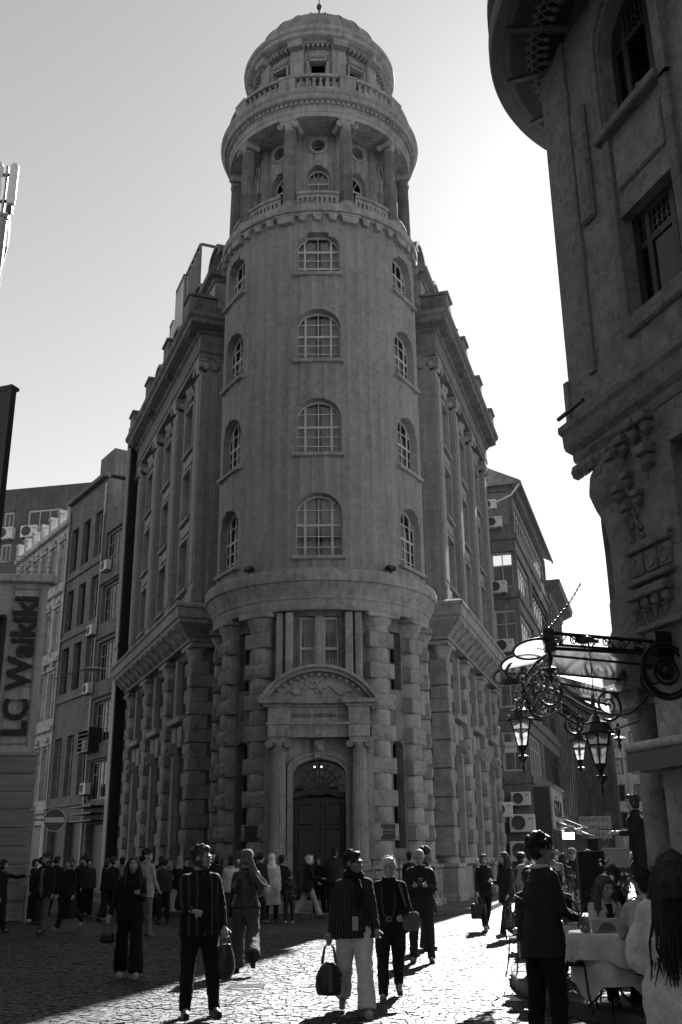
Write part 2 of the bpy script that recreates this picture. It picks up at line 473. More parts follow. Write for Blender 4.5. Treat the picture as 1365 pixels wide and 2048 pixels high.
# ---------------------------------------------------------------- plan mouldings
def mould(mb, path, prof, sm=False):
    """path: plan polyline (x,y), outside on its right-hand side; prof: closed list of (out, z)."""
    n = len(path); np_ = len(prof); vs = []
    for i, (x, y) in enumerate(path):
        def nrm(a, b):
            d = V((b[0] - a[0], b[1] - a[1])).normalized(); return V((d.y, -d.x))
        n1 = nrm(path[i - 1], path[i]) if i else nrm(path[0], path[1])
        n2 = nrm(path[i], path[i + 1]) if i < n - 1 else n1
        bis = (n1 + n2).normalized(); k = 1 / max(.3, bis.dot(n1))
        vs += [(x + bis.x * o * k, y + bis.y * o * k, z) for o, z in prof]
    fs = [(i * np_ + j, (i + 1) * np_ + j, (i + 1) * np_ + (j + 1) % np_, i * np_ + (j + 1) % np_) for i in range(n - 1) for j in range(np_)]
    fs += [tuple(range(np_ - 1, -1, -1)), tuple((n - 1) * np_ + j for j in range(np_))]
    return mb.add(vs, fs, sm)

def text(name, body, size, mt, parent, m, ext=.012, font_w=1.0, align='CENTER', spacing=1.0, bold=0):
    c_ = bpy.data.curves.new(name, 'FONT'); c_.body = body; c_.size = size; c_.extrude = ext
    c_.align_x = align; c_.align_y = 'CENTER'; c_.space_character = spacing; c_.resolution_u = 3; c_.offset = bold
    o = bpy.data.objects.new(name + '_tmp', c_)
    me = evaluated(o)
    bpy.data.objects.remove(o); bpy.data.curves.remove(c_)
    me.materials.clear(); me.materials.append(MT[mt]); me.name = name
    # text lies in xy -> stand it up facing -y
    return ob(name, me, parent, m @ RX(90) @ SC(font_w, 1, 1))

def ionic(mb, w, h, m=None):
    """ionic capital, centred, width w, z 0..h, axis at y=0; scrolls face -y and +y"""
    m = m or I4
    mb.lathe([(w * .34, 0), (w * .36, h * .08), (w * .34, h * .16), (w * .44, h * .45), (w * .44, h * .6)], 20, m=m)
    mb.box(-w * .56, w * .56, -w * .46, w * .46, h * .82, h, m=m, ch=.01)
    mb.box(-w * .5, w * .5, -w * .42, w * .42, h * .55, h * .82, m=m)
    for sx in (-1, 1):
        c0 = V((sx * w * .52, 0, h * .42))
        q = m @ M.Translation(c0) @ RX(90)
        mb.lathe([(0, -w * .44), (w * .21, -w * .44), (w * .21, -w * .36), (w * .14, 0), (w * .21, w * .36), (w * .21, w * .44), (0, w * .44)], 16, m=q)
        for sy in (-1, 1):
            pts = [(c0.x + sx * w * .2 * (1 - t / 26) * cos(t * .55), sy * w * .45, c0.z + w * .2 * (1 - t / 26) * sin(t * .55)) for t in range(24)]
            mb.tube(pts, w * .025, 5, m=m)
            mb.ball((c0.x, sy * w * .45, c0.z), w * .05, 8, m=m)
    return mb
def fluted(r0, r1, z0, z1, n=20):
    mb = MB(); rows = []
    for k in range(7):
        t = k / 6; z = z0 + (z1 - z0) * t; r = r0 + (r1 - r0) * t ** 1.6
        rows.append([(r * (1 if j % 4 in (0, 1) else .9) * sin(2 * pi * (j + (.0, .0, .12, -.12)[j % 4]) / (4 * n) * 1.0),
                      -r * (1 if j % 4 in (0, 1) else .9) * cos(2 * pi * (j + (.0, .0, .12, -.12)[j % 4]) / (4 * n)), z) for j in range(4 * n)])
    N = 4 * n
    return mb.add([p for r in rows for p in r], [(i * N + j, i * N + (j + 1) % N, (i + 1) * N + (j + 1) % N, (i + 1) * N + j) for i in range(6) for j in range(N)])
def AZ(deg): return RZ(deg)      # azimuth: 0 faces the camera (-Y), positive to the right

# ---------------------------------------------------------------- corner bank building
BX, BY = -0.78, 36.5
bank = thing('bank_building', 'grey stone corner bank with round domed tower between two wings', 'building', T(BX, BY, 0))

# ---- tower, ground floor core
mb = MB(); Rg = 3.6
def A2X(a, R_): return radians(a) * R_
ops = [dict(x0=-.86, x1=.86, z0=.42, z1=4.66, rise=.55, depth=.5), dict(x0=-.68, x1=.68, z0=7.5, z1=9.36, depth=.25)]
for sg in (-1, 1):
    xc = A2X(sg * 46.5, Rg)
    ops += [dict(x0=xc - .27, x1=xc + .27, z0=1.9, z1=5.3, rise=.2, depth=.3), dict(x0=xc - .27, x1=xc + .27, z0=7.0, z1=9.0, depth=.3)]
wall(mb, cyl(Rg), -pi * Rg, pi * Rg, 0, 9.55, ops, xs=[A2X(a, Rg) for a in range(-180, 181, 5)])
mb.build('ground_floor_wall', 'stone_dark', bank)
for sg in (-1, 1):
    mm = AZ(sg * 46.5) @ T(0, -Rg + .3, 0)
    window(bank, mm @ T(0, 0, 1.9), .54, 3.4, (.25, .5, .75), (.5,), bt=.04, fm='dark')
    window(bank, mm @ T(0, 0, 7.0), .54, 2.0, (.5,), (.5,), bt=.04, fm='dark')
window(bank, T(0, -Rg + .22, 7.5), 1.36, 1.86, (.42,), (.38, .62), bt=.06, sill=.1, curtain=1, thick=(.38, .62, .42))
# mullion post between the two lights and jambs of the window over the door
MB().box(-.15, .15, -Rg - .02, -Rg + .3, 7.52, 9.36, ch=.02).build('mullion', 'stone', bank)
for sg in (-1, 1):
    MB().box(sg * 1.0 - .13, sg * 1.0 + .13, -Rg - .16, -Rg + .2, 7.0, 9.46, ch=.03).build('window_jamb', 'stone', bank)
    MB().box(sg * 1.32 - .12, sg * 1.32 + .12, -Rg - .06, -Rg + .35, 7.0, 9.46, ch=.03).build('window_jamb', 'stone', bank)
# banded columns
drum = MB().lathe([(.44, 0), (.455, .02), (.455, .51), (.44, .53)], 20).mesh('column_drum', 'stone')
blkm = [MB().box(-.5, .5, -.45, .5, 0, .51, ch=.03).mesh('column_block', 'rough')]
for k in range(3):      # uneven hammered blocks
    q = MB(); nx, nz = 6, 4; random.seed(40 + k)
    q.box(-.5, .5, -.43, .5, 0, .51, ch=.02)
    vs = [(-.47 + .94 * i / nx, -.46 - random.uniform(0, .035), .03 + .45 * j / nz) for j in range(nz + 1) for i in range(nx + 1)]
    vs = [(x, (-.43 if (i % (nx + 1) in (0, nx) or i // (nx + 1) in (0, nz)) else y), z) for i, (x, y, z) in enumerate(vs)]
    q.add(vs, [(j * (nx + 1) + i, j * (nx + 1) + i + 1, (j + 1) * (nx + 1) + i + 1, (j + 1) * (nx + 1) + i) for j in range(nz) for i in range(nx)])
    blkm.append(q.mesh('column_block', 'rough'))
capm = MB().lathe([(.41, 0), (.46, .05), (.42, .1), (.45, .2), (.58, .42), (.6, .5)], 24).box(-.66, .66, -.62, .62, .5, .68, ch=.03).mesh('capital', 'stone')
pedm = MB().box(-.62, .62, -.62, .62, 0, 1.25, ch=.04).box(-.68, .68, -.68, .68, 1.25, 1.4, ch=.04).box(-.72, .72, -.72, .72, 0, .35, ch=.04).mesh('pedestal', 'stone')
torm = MB().lathe([(.5, 0), (.52, .1), (.45, .16), (.43, .2)], 20).mesh('column_base', 'stone')
def banded(parent, m, zt=8.85):
    ob('pedestal', pedm, parent, m); ob('column_base', torm, parent, m @ T(0, 0, 1.4))
    ob('column_drum', drum, parent, m @ T(0, 0, 1.6))
    z = 2.14; k = 0
    while z < zt - .3:
        ob('column_block', random.choice(blkm), parent, m @ T(0, 0, z))
        ob('column_drum', drum, parent, m @ T(0, 0, z + .51) @ SC(1, 1, .98)); z += 1.03
    ob('capital', capm, parent, m @ T(0, 0, 8.82))
random.seed(3)
for a in (-88, -60, -33, 33, 60, 88): banded(bank, AZ(a) @ T(0, -3.47, 0))
# cornice ring over the ground floor
MB().lathe([(3.4, 9.5), (3.98, 9.5), (4.0, 9.53), (4.0, 9.84), (4.04, 9.88), (4.04, 9.96), (4.06, 10.0), (4.12, 10.12), (4.22, 10.32), (4.26, 10.4), (4.32, 10.42), (4.34, 10.46), (4.34, 10.74), (4.3, 10.78), (4.3, 10.84), (3.9, 10.98)], 96).build('cornice', 'stone', bank)
# ---- portal
pt = MB()
wall(pt, lambda x, d, z: (x, -3.86 + d, z), -1.75, 1.75, .42, 5.3, [dict(x0=-.84, x1=.84, z0=.42, z1=4.62, rise=.5, depth=.45)])
pt.box(-1.75, -1.3, -3.85, -3.3, .42, 5.3); pt.box(1.3, 1.75, -3.85, -3.3, .42, 5.3)
pt.build('portal_wall', 'stone', bank)
# door surround
q = MB(); o_ = dict(x0=-.84, x1=.84, z0=0, z1=4.62, rise=.5)
out = [(-.84, .42)] + [(x, optop(o_, x)) for x in opxs(o_)] + [(.84, .42)]
for (a, za), (b, zb) in zip(out, out[1:]):
    sca = lambda x, z, k: (x * (1 + k), .42 + (z - .42) * (1 + k * .25))
    for k0, k1, y0, y1 in ((0, .12, -3.93, -3.85), (.12, .2, -3.98, -3.85)):
        A, B_, C_, D_ = sca(a, za, k0), sca(b, zb, k0), sca(b, zb, k1), sca(a, za, k1)
        q.add([(p[0], y, p[1]) for y in (y0, y1) for p in (A, B_, C_, D_)], [(0, 1, 2, 3), (4, 7, 6, 5), (0, 4, 5, 1), (2, 6, 7, 3)])
q.build('door_surround', 'stone', bank)
MB().box(-.16, .16, -4.06, -3.85, 4.62, 5.22, ch=.03).ball((0, -4.08, 4.95), (.1, .07, .13), 10).build('keystone', 'stone', bank)
# door: two leaves with raised panels, curved transom and fanlight
door = MB().box(-.82, .82, -3.42, -3.36, .44, 3.45)
for sg in (-1, 1):
    door.box(sg * .42 - .38, sg * .42 + .38, -3.46, -3.42, .46, 3.4, ch=.015)
dr = door.build('door', 'wood', bank)
for sg in (-1, 1):
    for z0, z1 in ((.6, 1.3), (1.42, 2.5), (2.62, 3.25)):
        MB().box(sg * .42 - .27, sg * .42 + .27, -3.5, -3.46, z0, z1, ch=.03).build('panel', 'wood', dr)
    MB().lathe([(.03, 0), (.035, .05), (.02, .1)], 8, m=T(sg * .08, -3.48, 1.6) @ RX(90)).build('handle', 'metal', dr)
q = MB()
tr = [(-.84 + 1.68 * i / 16, 3.45 + .14 * max(0, cos(pi * (i / 16 - .5) * 1.25))) for i in range(17)]
for (a, za), (b, zb) in zip(tr, tr[1:]): q.add([(x, y, z) for y in (-3.55, -3.36) for x, z in ((a, za), (b, zb), (b, zb + .17), (a, za + .17))], [(0, 1, 2, 3), (0, 4, 5, 1), (3, 2, 6, 7)])
q.build('transom', 'wood', bank)
q = MB()
for i in range(9):
    a = radians(10 + 160 * i / 8); q.tube([(0, -3.42, 3.7), (.8 * cos(a), -3.42, 3.7 + .86 * sin(a))], .012, 4)
for r in (.35, .6): q.tube([(r * cos(radians(a)), -3.42, 3.7 + r * 1.1 * sin(radians(a))) for a in range(0, 181, 12)], .012, 4)
fan = q.build('fanlight_grille', 'dark', bank)
MB().box(-.84, .84, -3.4, -3.392, 3.55, 4.64).build('pane', 'glass', fan)
lampm = emit('fanlight_lamp_glow', 4.0)
for x in (-.16, .06): MB().ball((x, -3.3, 4.42), .022, 8).build('lamp', lampm, bank)
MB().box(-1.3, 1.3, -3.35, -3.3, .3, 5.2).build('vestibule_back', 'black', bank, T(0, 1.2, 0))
# portal columns
shaft = fluted(.25, .215, 0, 3.35).mesh('column_shaft', 'stone')
icap = ionic(MB(), .56, .36).mesh('ionic_capital', 'stone')
bs = MB().box(-.36, .36, -.36, .36, 0, .9, ch=.02).box(-.4, .4, -.4, .4, .82, .92, ch=.02).lathe([(.34, .92), (.35, 1.0), (.29, 1.04), (.31, 1.1), (.26, 1.14)], 20).mesh('column_base', 'stone')
for sg in (-1, 1):
    mm = T(sg * 1.28, -4.2, .42)
    ob('column_base', bs, bank, mm); ob('column_shaft', shaft, bank, mm @ T(0, 0, 1.12)); ob('ionic_capital', icap, bank, mm @ T(0, 0, 4.47))
# entablature and segmental pediment
q = MB().box(-1.3, 1.3, -4.3, -3.6, 5.26, 6.18)
for sg in (-1, 1): q.box(sg * 1.28 - .34, sg * 1.28 + .34, -4.5, -3.6, 5.255, 6.185, ch=.015)
q.build('entablature', 'stone', bank)
q = MB(); mould(q, [(-1.72, -3.6), (-1.72, -4.5), (-.92, -4.5), (-.92, -4.3), (.92, -4.3), (.92, -4.5), (1.72, -4.5), (1.72, -3.6)][::1], [(0, 6.18), (.04, 6.2), (.06, 6.26), (.2, 6.3), (.22, 6.42), (0, 6.44)])
q.build('portal_cornice', 'stone', bank)
q = MB(); mould(q, [(-1.64, -3.6), (-1.64, -4.5), (1.64, -4.5), (1.64, -3.6)], [(0, 5.62), (.03, 5.64), (.03, 5.7), (0, 5.7)])
q.build('architrave_fillet', 'stone', bank)
def arc(r, zc, a0, a1, n): return [(r * sin(radians(a0 + (a1 - a0) * i / n)), zc + r * cos(radians(a0 + (a1 - a0) * i / n))) for i in range(n + 1)]
Rp, zc = 2.16, 5.36
tym = arc(Rp - .12, zc, -57, 57, 20)
MB().prism([(-1.7, 6.42), (1.7, 6.42)] + tym[::-1], -3.98, -3.6).build('tympanum', 'stone', bank)
q = MB()
for r0, r1, y in ((Rp - .14, Rp - .02, -4.2), (Rp - .02, Rp + .08, -4.32)):
    A, B_ = arc(r0, zc, -60, 60, 28), arc(r1, zc, -60, 60, 28)
    for i in range(28):
        p = [A[i], A[i + 1], B_[i + 1], B_[i]]
        q.add([(x, yy, z) for yy in (y, -3.6) for x, z in p], [(0, 1, 2, 3), (0, 4, 5, 1), (2, 6, 7, 3)], True)
q.build('pediment_moulding', 'stone', bank)
for i in range(13):
    a = -42 + 7 * i
    ob('dentil', MB().box(-.05, .05, -4.12, -3.95, -.05, .05).mesh('dentil', 'stone') if i == 0 else bpy.data.meshes['dentil'], bank, T(0, 0, zc) @ RY(a) @ T(0, 0, Rp - .24))
orn = MB().ball((0, -4.02, 6.9), (.14, .08, .14), 12)
for i in range(6): orn.ball((.15 * cos(i * pi / 3), -4.01, 6.9 + .15 * sin(i * pi / 3)), (.07, .05, .07), 8)
for sg in (-1, 1): orn.tube([(sg * (.2 + .9 * t / 12), -4.0, 6.86 - .22 * t / 12 + .1 * sin(t * .75)) for t in range(13)], [.05 - .025 * t / 12 for t in range(13)], 6)
orn.build('pediment_ornament', 'stone', bank)
text('inscription', 'DEUTSCHE ORIENTBANK A.G.', .19, 'letter_dark', bank, T(0, -4.306, 5.93), .008, .66)
# plaques on the blocks either side of the door
for sg, a, b in ((-1, '', ''), (1, 'AUTOGRAPH', 'COLLECTION')):
    mm = AZ(sg * 33) @ T(0, -4.0, 2.4)
    p = MB().box(-.24, .24, 0, .03, -.22, .22, ch=.008).build('plaque', 'plaque', bank, mm @ (RZ(-sg * 14)))
    if sg > 0:
        text('lettering', a, .075, 'letter', p, T(0, -.004, .05), .003)
        text('lettering', b, .045, 'letter', p, T(0, -.004, -.05), .003)
    else:
        text('lettering', 'PERAPORT', .075, 'letter_dark', p, T(0, -.004, .06), .003); text('lettering', 'HOTEL', .075, 'letter_dark', p, T(0, -.004, -.06), .003)
# rails beside the steps, steps
for i in range(3): MB().box(-1.6 + .05 * i, 1.6 - .05 * i, -5.25 + .3 * i, -3.4, .14 * i, .14 * (i + 1), ch=.012).build('step', 'stone', bank)
for sg in (-1, 1):
    q = MB()
    for z in (1.0, 1.28, 1.56): q.tube([(sg * 1.55, -4.35, z), (sg * 2.0, -4.45, z), (sg * 2.9, -3.7, z)], .018, 6)
    q.tube([(sg * 2.45, -4.1, .1), (sg * 2.45, -4.1, 1.6)], .022, 6); q.tube([(sg * 1.62, -4.4, .1), (sg * 1.62, -4.4, 1.6)], .022, 6)
    q.build('stair_rail', 'dark', bank)

# ---- tower shaft with faceted wall
Rs, NF = 3.93, 56
def facet(x, d, z):
    a = x / Rs; st = 2 * pi / NF; k = ((a + st / 2) % st) - st / 2
    r = Rs * cos(st / 2) / cos(k) - .032 * (1 - (abs(k) / (st / 2)) ** 2) - d
    return (r * sin(a), -r * cos(a), z)
WZ = [(11.4, 13.68, .78, 0), (15.2, 17.32, .74, 0), (18.9, 20.98, .7, 0), (22.56, 24.32, .42, .5)]
ww = 1.68; ops = []
for a in (-60, 0, 60):
    for z0, z1, rise, fl in WZ: ops.append(dict(x0=A2X(a, Rs) - ww / 2, x1=A2X(a, Rs) + ww / 2, z0=z0, z1=z1, rise=rise, flat=fl, drop=.16, depth=.32))
xs = []
for i in range(-29, 28):
    for k in (0, .25, .5, .75): xs.append((i + .5 + k) * 2 * pi / NF * Rs)
mb = MB(); wall(mb, facet, -pi * Rs, pi * Rs, 10.8, 25.1, ops, xs=xs); mb.build('tower_wall', 'stucco', bank)
for a in (-60, 0, 60):
    for k, (z0, z1, rise, fl) in enumerate(WZ):
        mm = AZ(a) @ T(0, -Rs + .36, z0); h = z1 - z0
        if fl: window(bank, mm, ww, h, (.2, .4, .62), (.2, .5, .8), rise, fl, .16, .055, sill=.1, so=.44, curtain=1, thick=(.62, .2, .8))
        else: window(bank, mm, ww, h, (.17, .34, .52, .76), (.22, .5, .78), rise, 0, .12, .055, sill=.1, so=.44, curtain=1, thick=(.52, .22, .78))
# flood lamps on the cornice
fl_ = MB().box(-.17, .17, -.14, .12, .1, .26, ch=.03).box(-.03, .03, -.03, .03, 0, .1)
flm = fl_.mesh('floodlight', 'black')
for i, (a, s_) in enumerate(((-36, 'left of the middle window'), (37, 'right of the middle window'))):
    tag(ob('floodlight', flm, None, T(BX, BY, 10.9) @ AZ(a) @ T(0, -4.12, 0)), 'small black floodlight on the tower cornice, ' + s_, 'floodlight', 'floodlights on the tower cornice')
# ---- ledge with corbels, loggia
MB().lathe([(3.8, 25.05), (3.98, 25.1), (4.0, 25.18), (4.1, 25.22), (4.12, 25.28), (4.12, 25.5), (4.06, 25.56), (2.7, 25.6)], 96).build('balcony_ledge', 'stone', bank)
cb = MB().prism([(-.38, .0), (-.28, -.36), (.28, -.36), (.38, 0)], -.16, .2).box(-.41, .41, -.19, .2, -.08, 0, ch=.01).mesh('corbel', 'stone')
cs_ = MB().prism([(-.19, 0), (-.1, -.3), (.1, -.3), (.19, 0)], -.13, .2).mesh('corbel', 'stone')
for i in range(10):
    a = -162 + 36 * i
    if abs(a) > 125: continue
    ob('corbel', cb, bank, AZ(a) @ T(0, -3.95, 25.12))
    for k in (9.5, 18, 26.5):
        if abs(a + k) < 118: ob('corbel', cs_, bank, AZ(a + k) @ T(0, -3.95, 25.1))
Ri = 2.72; ops = []
for i in range(-2, 3):
    xc = A2X(36 * i, Ri)
    ops += [dict(x0=xc - .48, x1=xc + .48, z0=26.1, z1=28.32, rise=.48, depth=.3), dict(x0=xc - .33, x1=xc + .33, z0=29.0, z1=29.6, circ=1, depth=.3)]
mb = MB(); wall(mb, cyl(Ri), -pi * Ri, pi * Ri, 25.55, 29.95, ops, xs=[A2X(a, Ri) for a in range(-180, 181, 4)]); mb.build('loggia_wall', 'stone', bank)
for i in range(-2, 3):
    mm = AZ(36 * i) @ T(0, -Ri + .3, 0)
    f = window(bank, mm @ T(0, 0, 26.1), .96, 2.22, (.44, .7), ((.5, 0, .7),), .48, bt=.05, curtain=1, thick=(.7,))
    q = MB()
    for an in (-32, 0, 32): q.tube([(0, .04, 1.56), (.46 * sin(radians(an)), .04, 1.56 + .62 * cos(radians(an)))], .016, 4)
    q.build('glazing_bar', 'frame', f)
    # oculus ring and keystone lines
    q = MB().lathe([(.28, -.05), (.34, -.09), (.42, -.05), (.42, .0)], 24, m=T(0, -.3, 29.3) @ RX(90) @ SC(1, 1, -1))
    oc = q.build('oculus_frame', 'stone', bank, mm)
    MB().tube([(.25 * cos(t * .3), .04, 29.3 + .25 * sin(t * .3)) for t in range(22)], .022, 6).build('glazing_ring', 'frame', oc)
    MB().lathe([(.0, 0), (.32, 0)], 20, m=T(0, .05, 29.3) @ RX(90)).build('pane', 'glass', oc)
    MB().box(-.14, .14, -.36, -.25, 28.32, 28.85).build('keystone', 'stone', bank, mm)
    for sg in (-1, 1): MB().box(sg * .85 - .16, sg * .85 + .16, -.38, -.2, 25.6, 29.84).build('pilaster', 'stone', bank, mm @ T(0, .02, 0) @ RZ(sg * 3))
Rc = 3.62
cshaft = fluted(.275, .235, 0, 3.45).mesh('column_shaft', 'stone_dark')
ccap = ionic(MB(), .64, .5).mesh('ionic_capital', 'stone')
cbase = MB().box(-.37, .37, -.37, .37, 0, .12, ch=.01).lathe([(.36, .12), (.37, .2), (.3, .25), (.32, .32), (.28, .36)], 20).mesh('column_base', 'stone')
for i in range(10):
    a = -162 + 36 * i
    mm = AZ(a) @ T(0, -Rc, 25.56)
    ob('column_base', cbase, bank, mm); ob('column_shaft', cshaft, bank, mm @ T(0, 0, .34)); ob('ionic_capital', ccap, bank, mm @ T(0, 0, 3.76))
# pierced balustrade between the columns
pm_ = MB(); Rb = 3.72; st = A2X(18 - 5.2, Rb)
slots = [dict(x0=-st + .1 + .19 * k, x1=-st + .1 + .19 * k + .09, z0=.16, z1=.5, rise=.045) for k in range(8)]
wall(pm_, cyl(Rb), -st, st, 0, .66, slots, .12, xs=[st * t / 8 for t in range(-8, 9)])
bp_ = pm_.mesh('balustrade_panel', 'stone')
rl = MB().lathe([(Rb - .17, .64), (Rb + .06, .64), (Rb + .08, .68), (Rb + .06, .76), (Rb - .17, .76)], 10, -st / Rb, st / Rb, closed=True, sm=False).mesh('top_rail', 'stone')
for i in range(-3, 4):
    mm = AZ(36 * i) @ T(0, 0, 25.58); p = ob('balustrade_panel', bp_, bank, mm); ob('top_rail', rl, p)
# fallen pole / pipe lying along the ledge
MB().tube([(-1.0, -4.02, 25.62), (-.15, -4.06, 25.7)], .035, 6).build('ledge_pipe', 'metal', bank)
# ---- entablature over the loggia
MB().lathe([(r_2, z_2 - .3) for r_2, z_2 in [(2.6, 30.12), (3.3, 30.1), (3.9, 30.1), (3.92, 30.12), (3.92, 30.3), (3.95, 30.32), (3.95, 30.52), (3.98, 30.55), (3.98, 30.6), (4.0, 30.74), (4.18, 30.78), (4.22, 30.84), (4.22, 30.98), (4.28, 31.02), (4.34, 31.14), (4.34, 31.2), (3.6, 31.36), (2.4, 31.4)]], 110).build('main_entablature', 'stone', bank)
q = MB()
for i in range(120): q.box(-.055, .055, -4.08, -3.96, 30.3, 30.43, m=AZ(3 * i))
stuff(q.build('dentil_course', 'stone', bank))
# ---- upper balustrade
Ru = 3.92
balm = MB().lathe([(.07, 0), (.09, .03), (.09, .08), (.05, .12), (.1, .3), (.1, .36), (.05, .54), (.06, .6), (.08, .62), (.08, .68), (.06, .7)], 10).mesh('baluster', 'stone')
pdm = MB().box(-.34, .34, -.16, .2, 0, .86, ch=.02).box(-.37, .37, -.19, .23, .72, .86, ch=.02).mesh('balustrade_pedestal', 'stone')
r2 = MB().lathe([(Ru - .14, .72), (Ru + .12, .72), (Ru + .14, .76), (Ru + .12, .86), (Ru - .14, .86)], 10, radians(-12.6), radians(12.6), closed=True, sm=False).mesh('top_rail', 'stone')
r3 = MB().lathe([(Ru - .12, 0), (Ru + .1, 0), (Ru + .1, .1), (Ru - .12, .1)], 10, radians(-12.6), radians(12.6), closed=True, sm=False).mesh('bottom_rail', 'stone')
for i in range(10):
    a = 36 * i - 18
    ob('balustrade_pedestal', pdm, bank, AZ(a) @ T(0, -Ru, 30.97))
    mm = AZ(a + 18) @ T(0, 0, 30.97); ob('top_rail', r2, bank, mm); ob('bottom_rail', r3, bank, mm)
    for k in range(6): ob('baluster', balm, bank, AZ(a + 18 + (k - 2.5) * 4.0) @ T(0, -Ru, 31.06) @ SC(.9, .9, .88))
# ---- upper drum with square windows
Rd = 2.72; ops = [dict(x0=A2X(36 * i, Rd) - .36, x1=A2X(36 * i, Rd) + .36, z0=32.2, z1=33.72, depth=.22) for i in range(-2, 3)]
mb = MB(); wall(mb, cyl(Rd), -pi * Rd, pi * Rd, 30.9, 34.7, ops, xs=[A2X(a, Rd) for a in range(-180, 181, 4)]); mb.build('drum_wall', 'stone', bank)
for i in range(10):
    a = 36 * i
    if i < 5:
        mm = AZ(a - 72) @ T(0, -Rd + .2, 32.2)
        window(bank, mm, .72, 1.52, (), (), bt=.04)
        q = MB().box(-.46, -.37, -.3, -.1, -.1, 1.5).box(.37, .46, -.3, -.1, -.1, 1.5).box(-.46, .46, -.3, -.1, 1.42, 1.52)
        q.build('window_surround', 'stone', bank, mm)
        q = MB().ball((0, -.22, 1.78), (.34, .08, .13), 14).ball((0, -.26, 1.78), (.14, .07, .1), 10)
        for sg in (-1, 1): q.tube([(sg * (.3 + .02 * t), -.24, 1.62 + .05 * t) for t in range(6)], .035, 6)
        q.build('cartouche', 'stone', bank, mm)
    MB().box(-.3, .3, -2.92, -2.5, 31.35, 34.2, ch=.015).build('pilaster', 'stone', bank, AZ(a + 18))
    MB().prism([(-.3, 34.2), (.3, 34.2), (.34, 34.56), (-.34, 34.56)], -3.2, -2.6).build('cornice_bracket', 'stone', bank, AZ(a + 18))
q = MB()
for i in range(90):
    q.box(-.06, .06, -2.98, -2.7, 34.28, 34.4, m=AZ(4 * i))
stuff(q.build('dentil_course', 'stone', bank))
MB().lathe([(2.6, 34.45), (2.95, 34.45), (3.0, 34.52), (3.28, 34.56), (3.32, 34.6), (3.32, 34.78), (3.4, 34.84), (3.42, 34.98), (3.4, 35.04), (2.9, 35.12)], 96).build('drum_cornice', 'stone', bank)
# ---- dome
prof = [(3.02 * cos(t * pi / 2 / 14), 35.1 + 2.55 * sin(t * pi / 2 / 14)) for t in range(15)]
MB().lathe([(3.06, 35.02), (3.06, 35.1)] + prof, 72).build('dome', 'lead', bank)
ribm = MB().tube([(0, -r, z) for r, z in prof[:-1]], .05, 5).mesh('seam_rib', 'lead')
for i in range(24): ob('seam_rib', ribm, bank, AZ(15 * i + 7.5))
MB().lathe([(.5, 37.6), (.3, 37.72), (.1, 37.8), (.05, 38.2), (.045, 39.3), (.1, 39.34), (.13, 39.46), (.1, 39.56), (.03, 39.64), (.02, 39.95)], 12).build('finial', 'dark', bank)
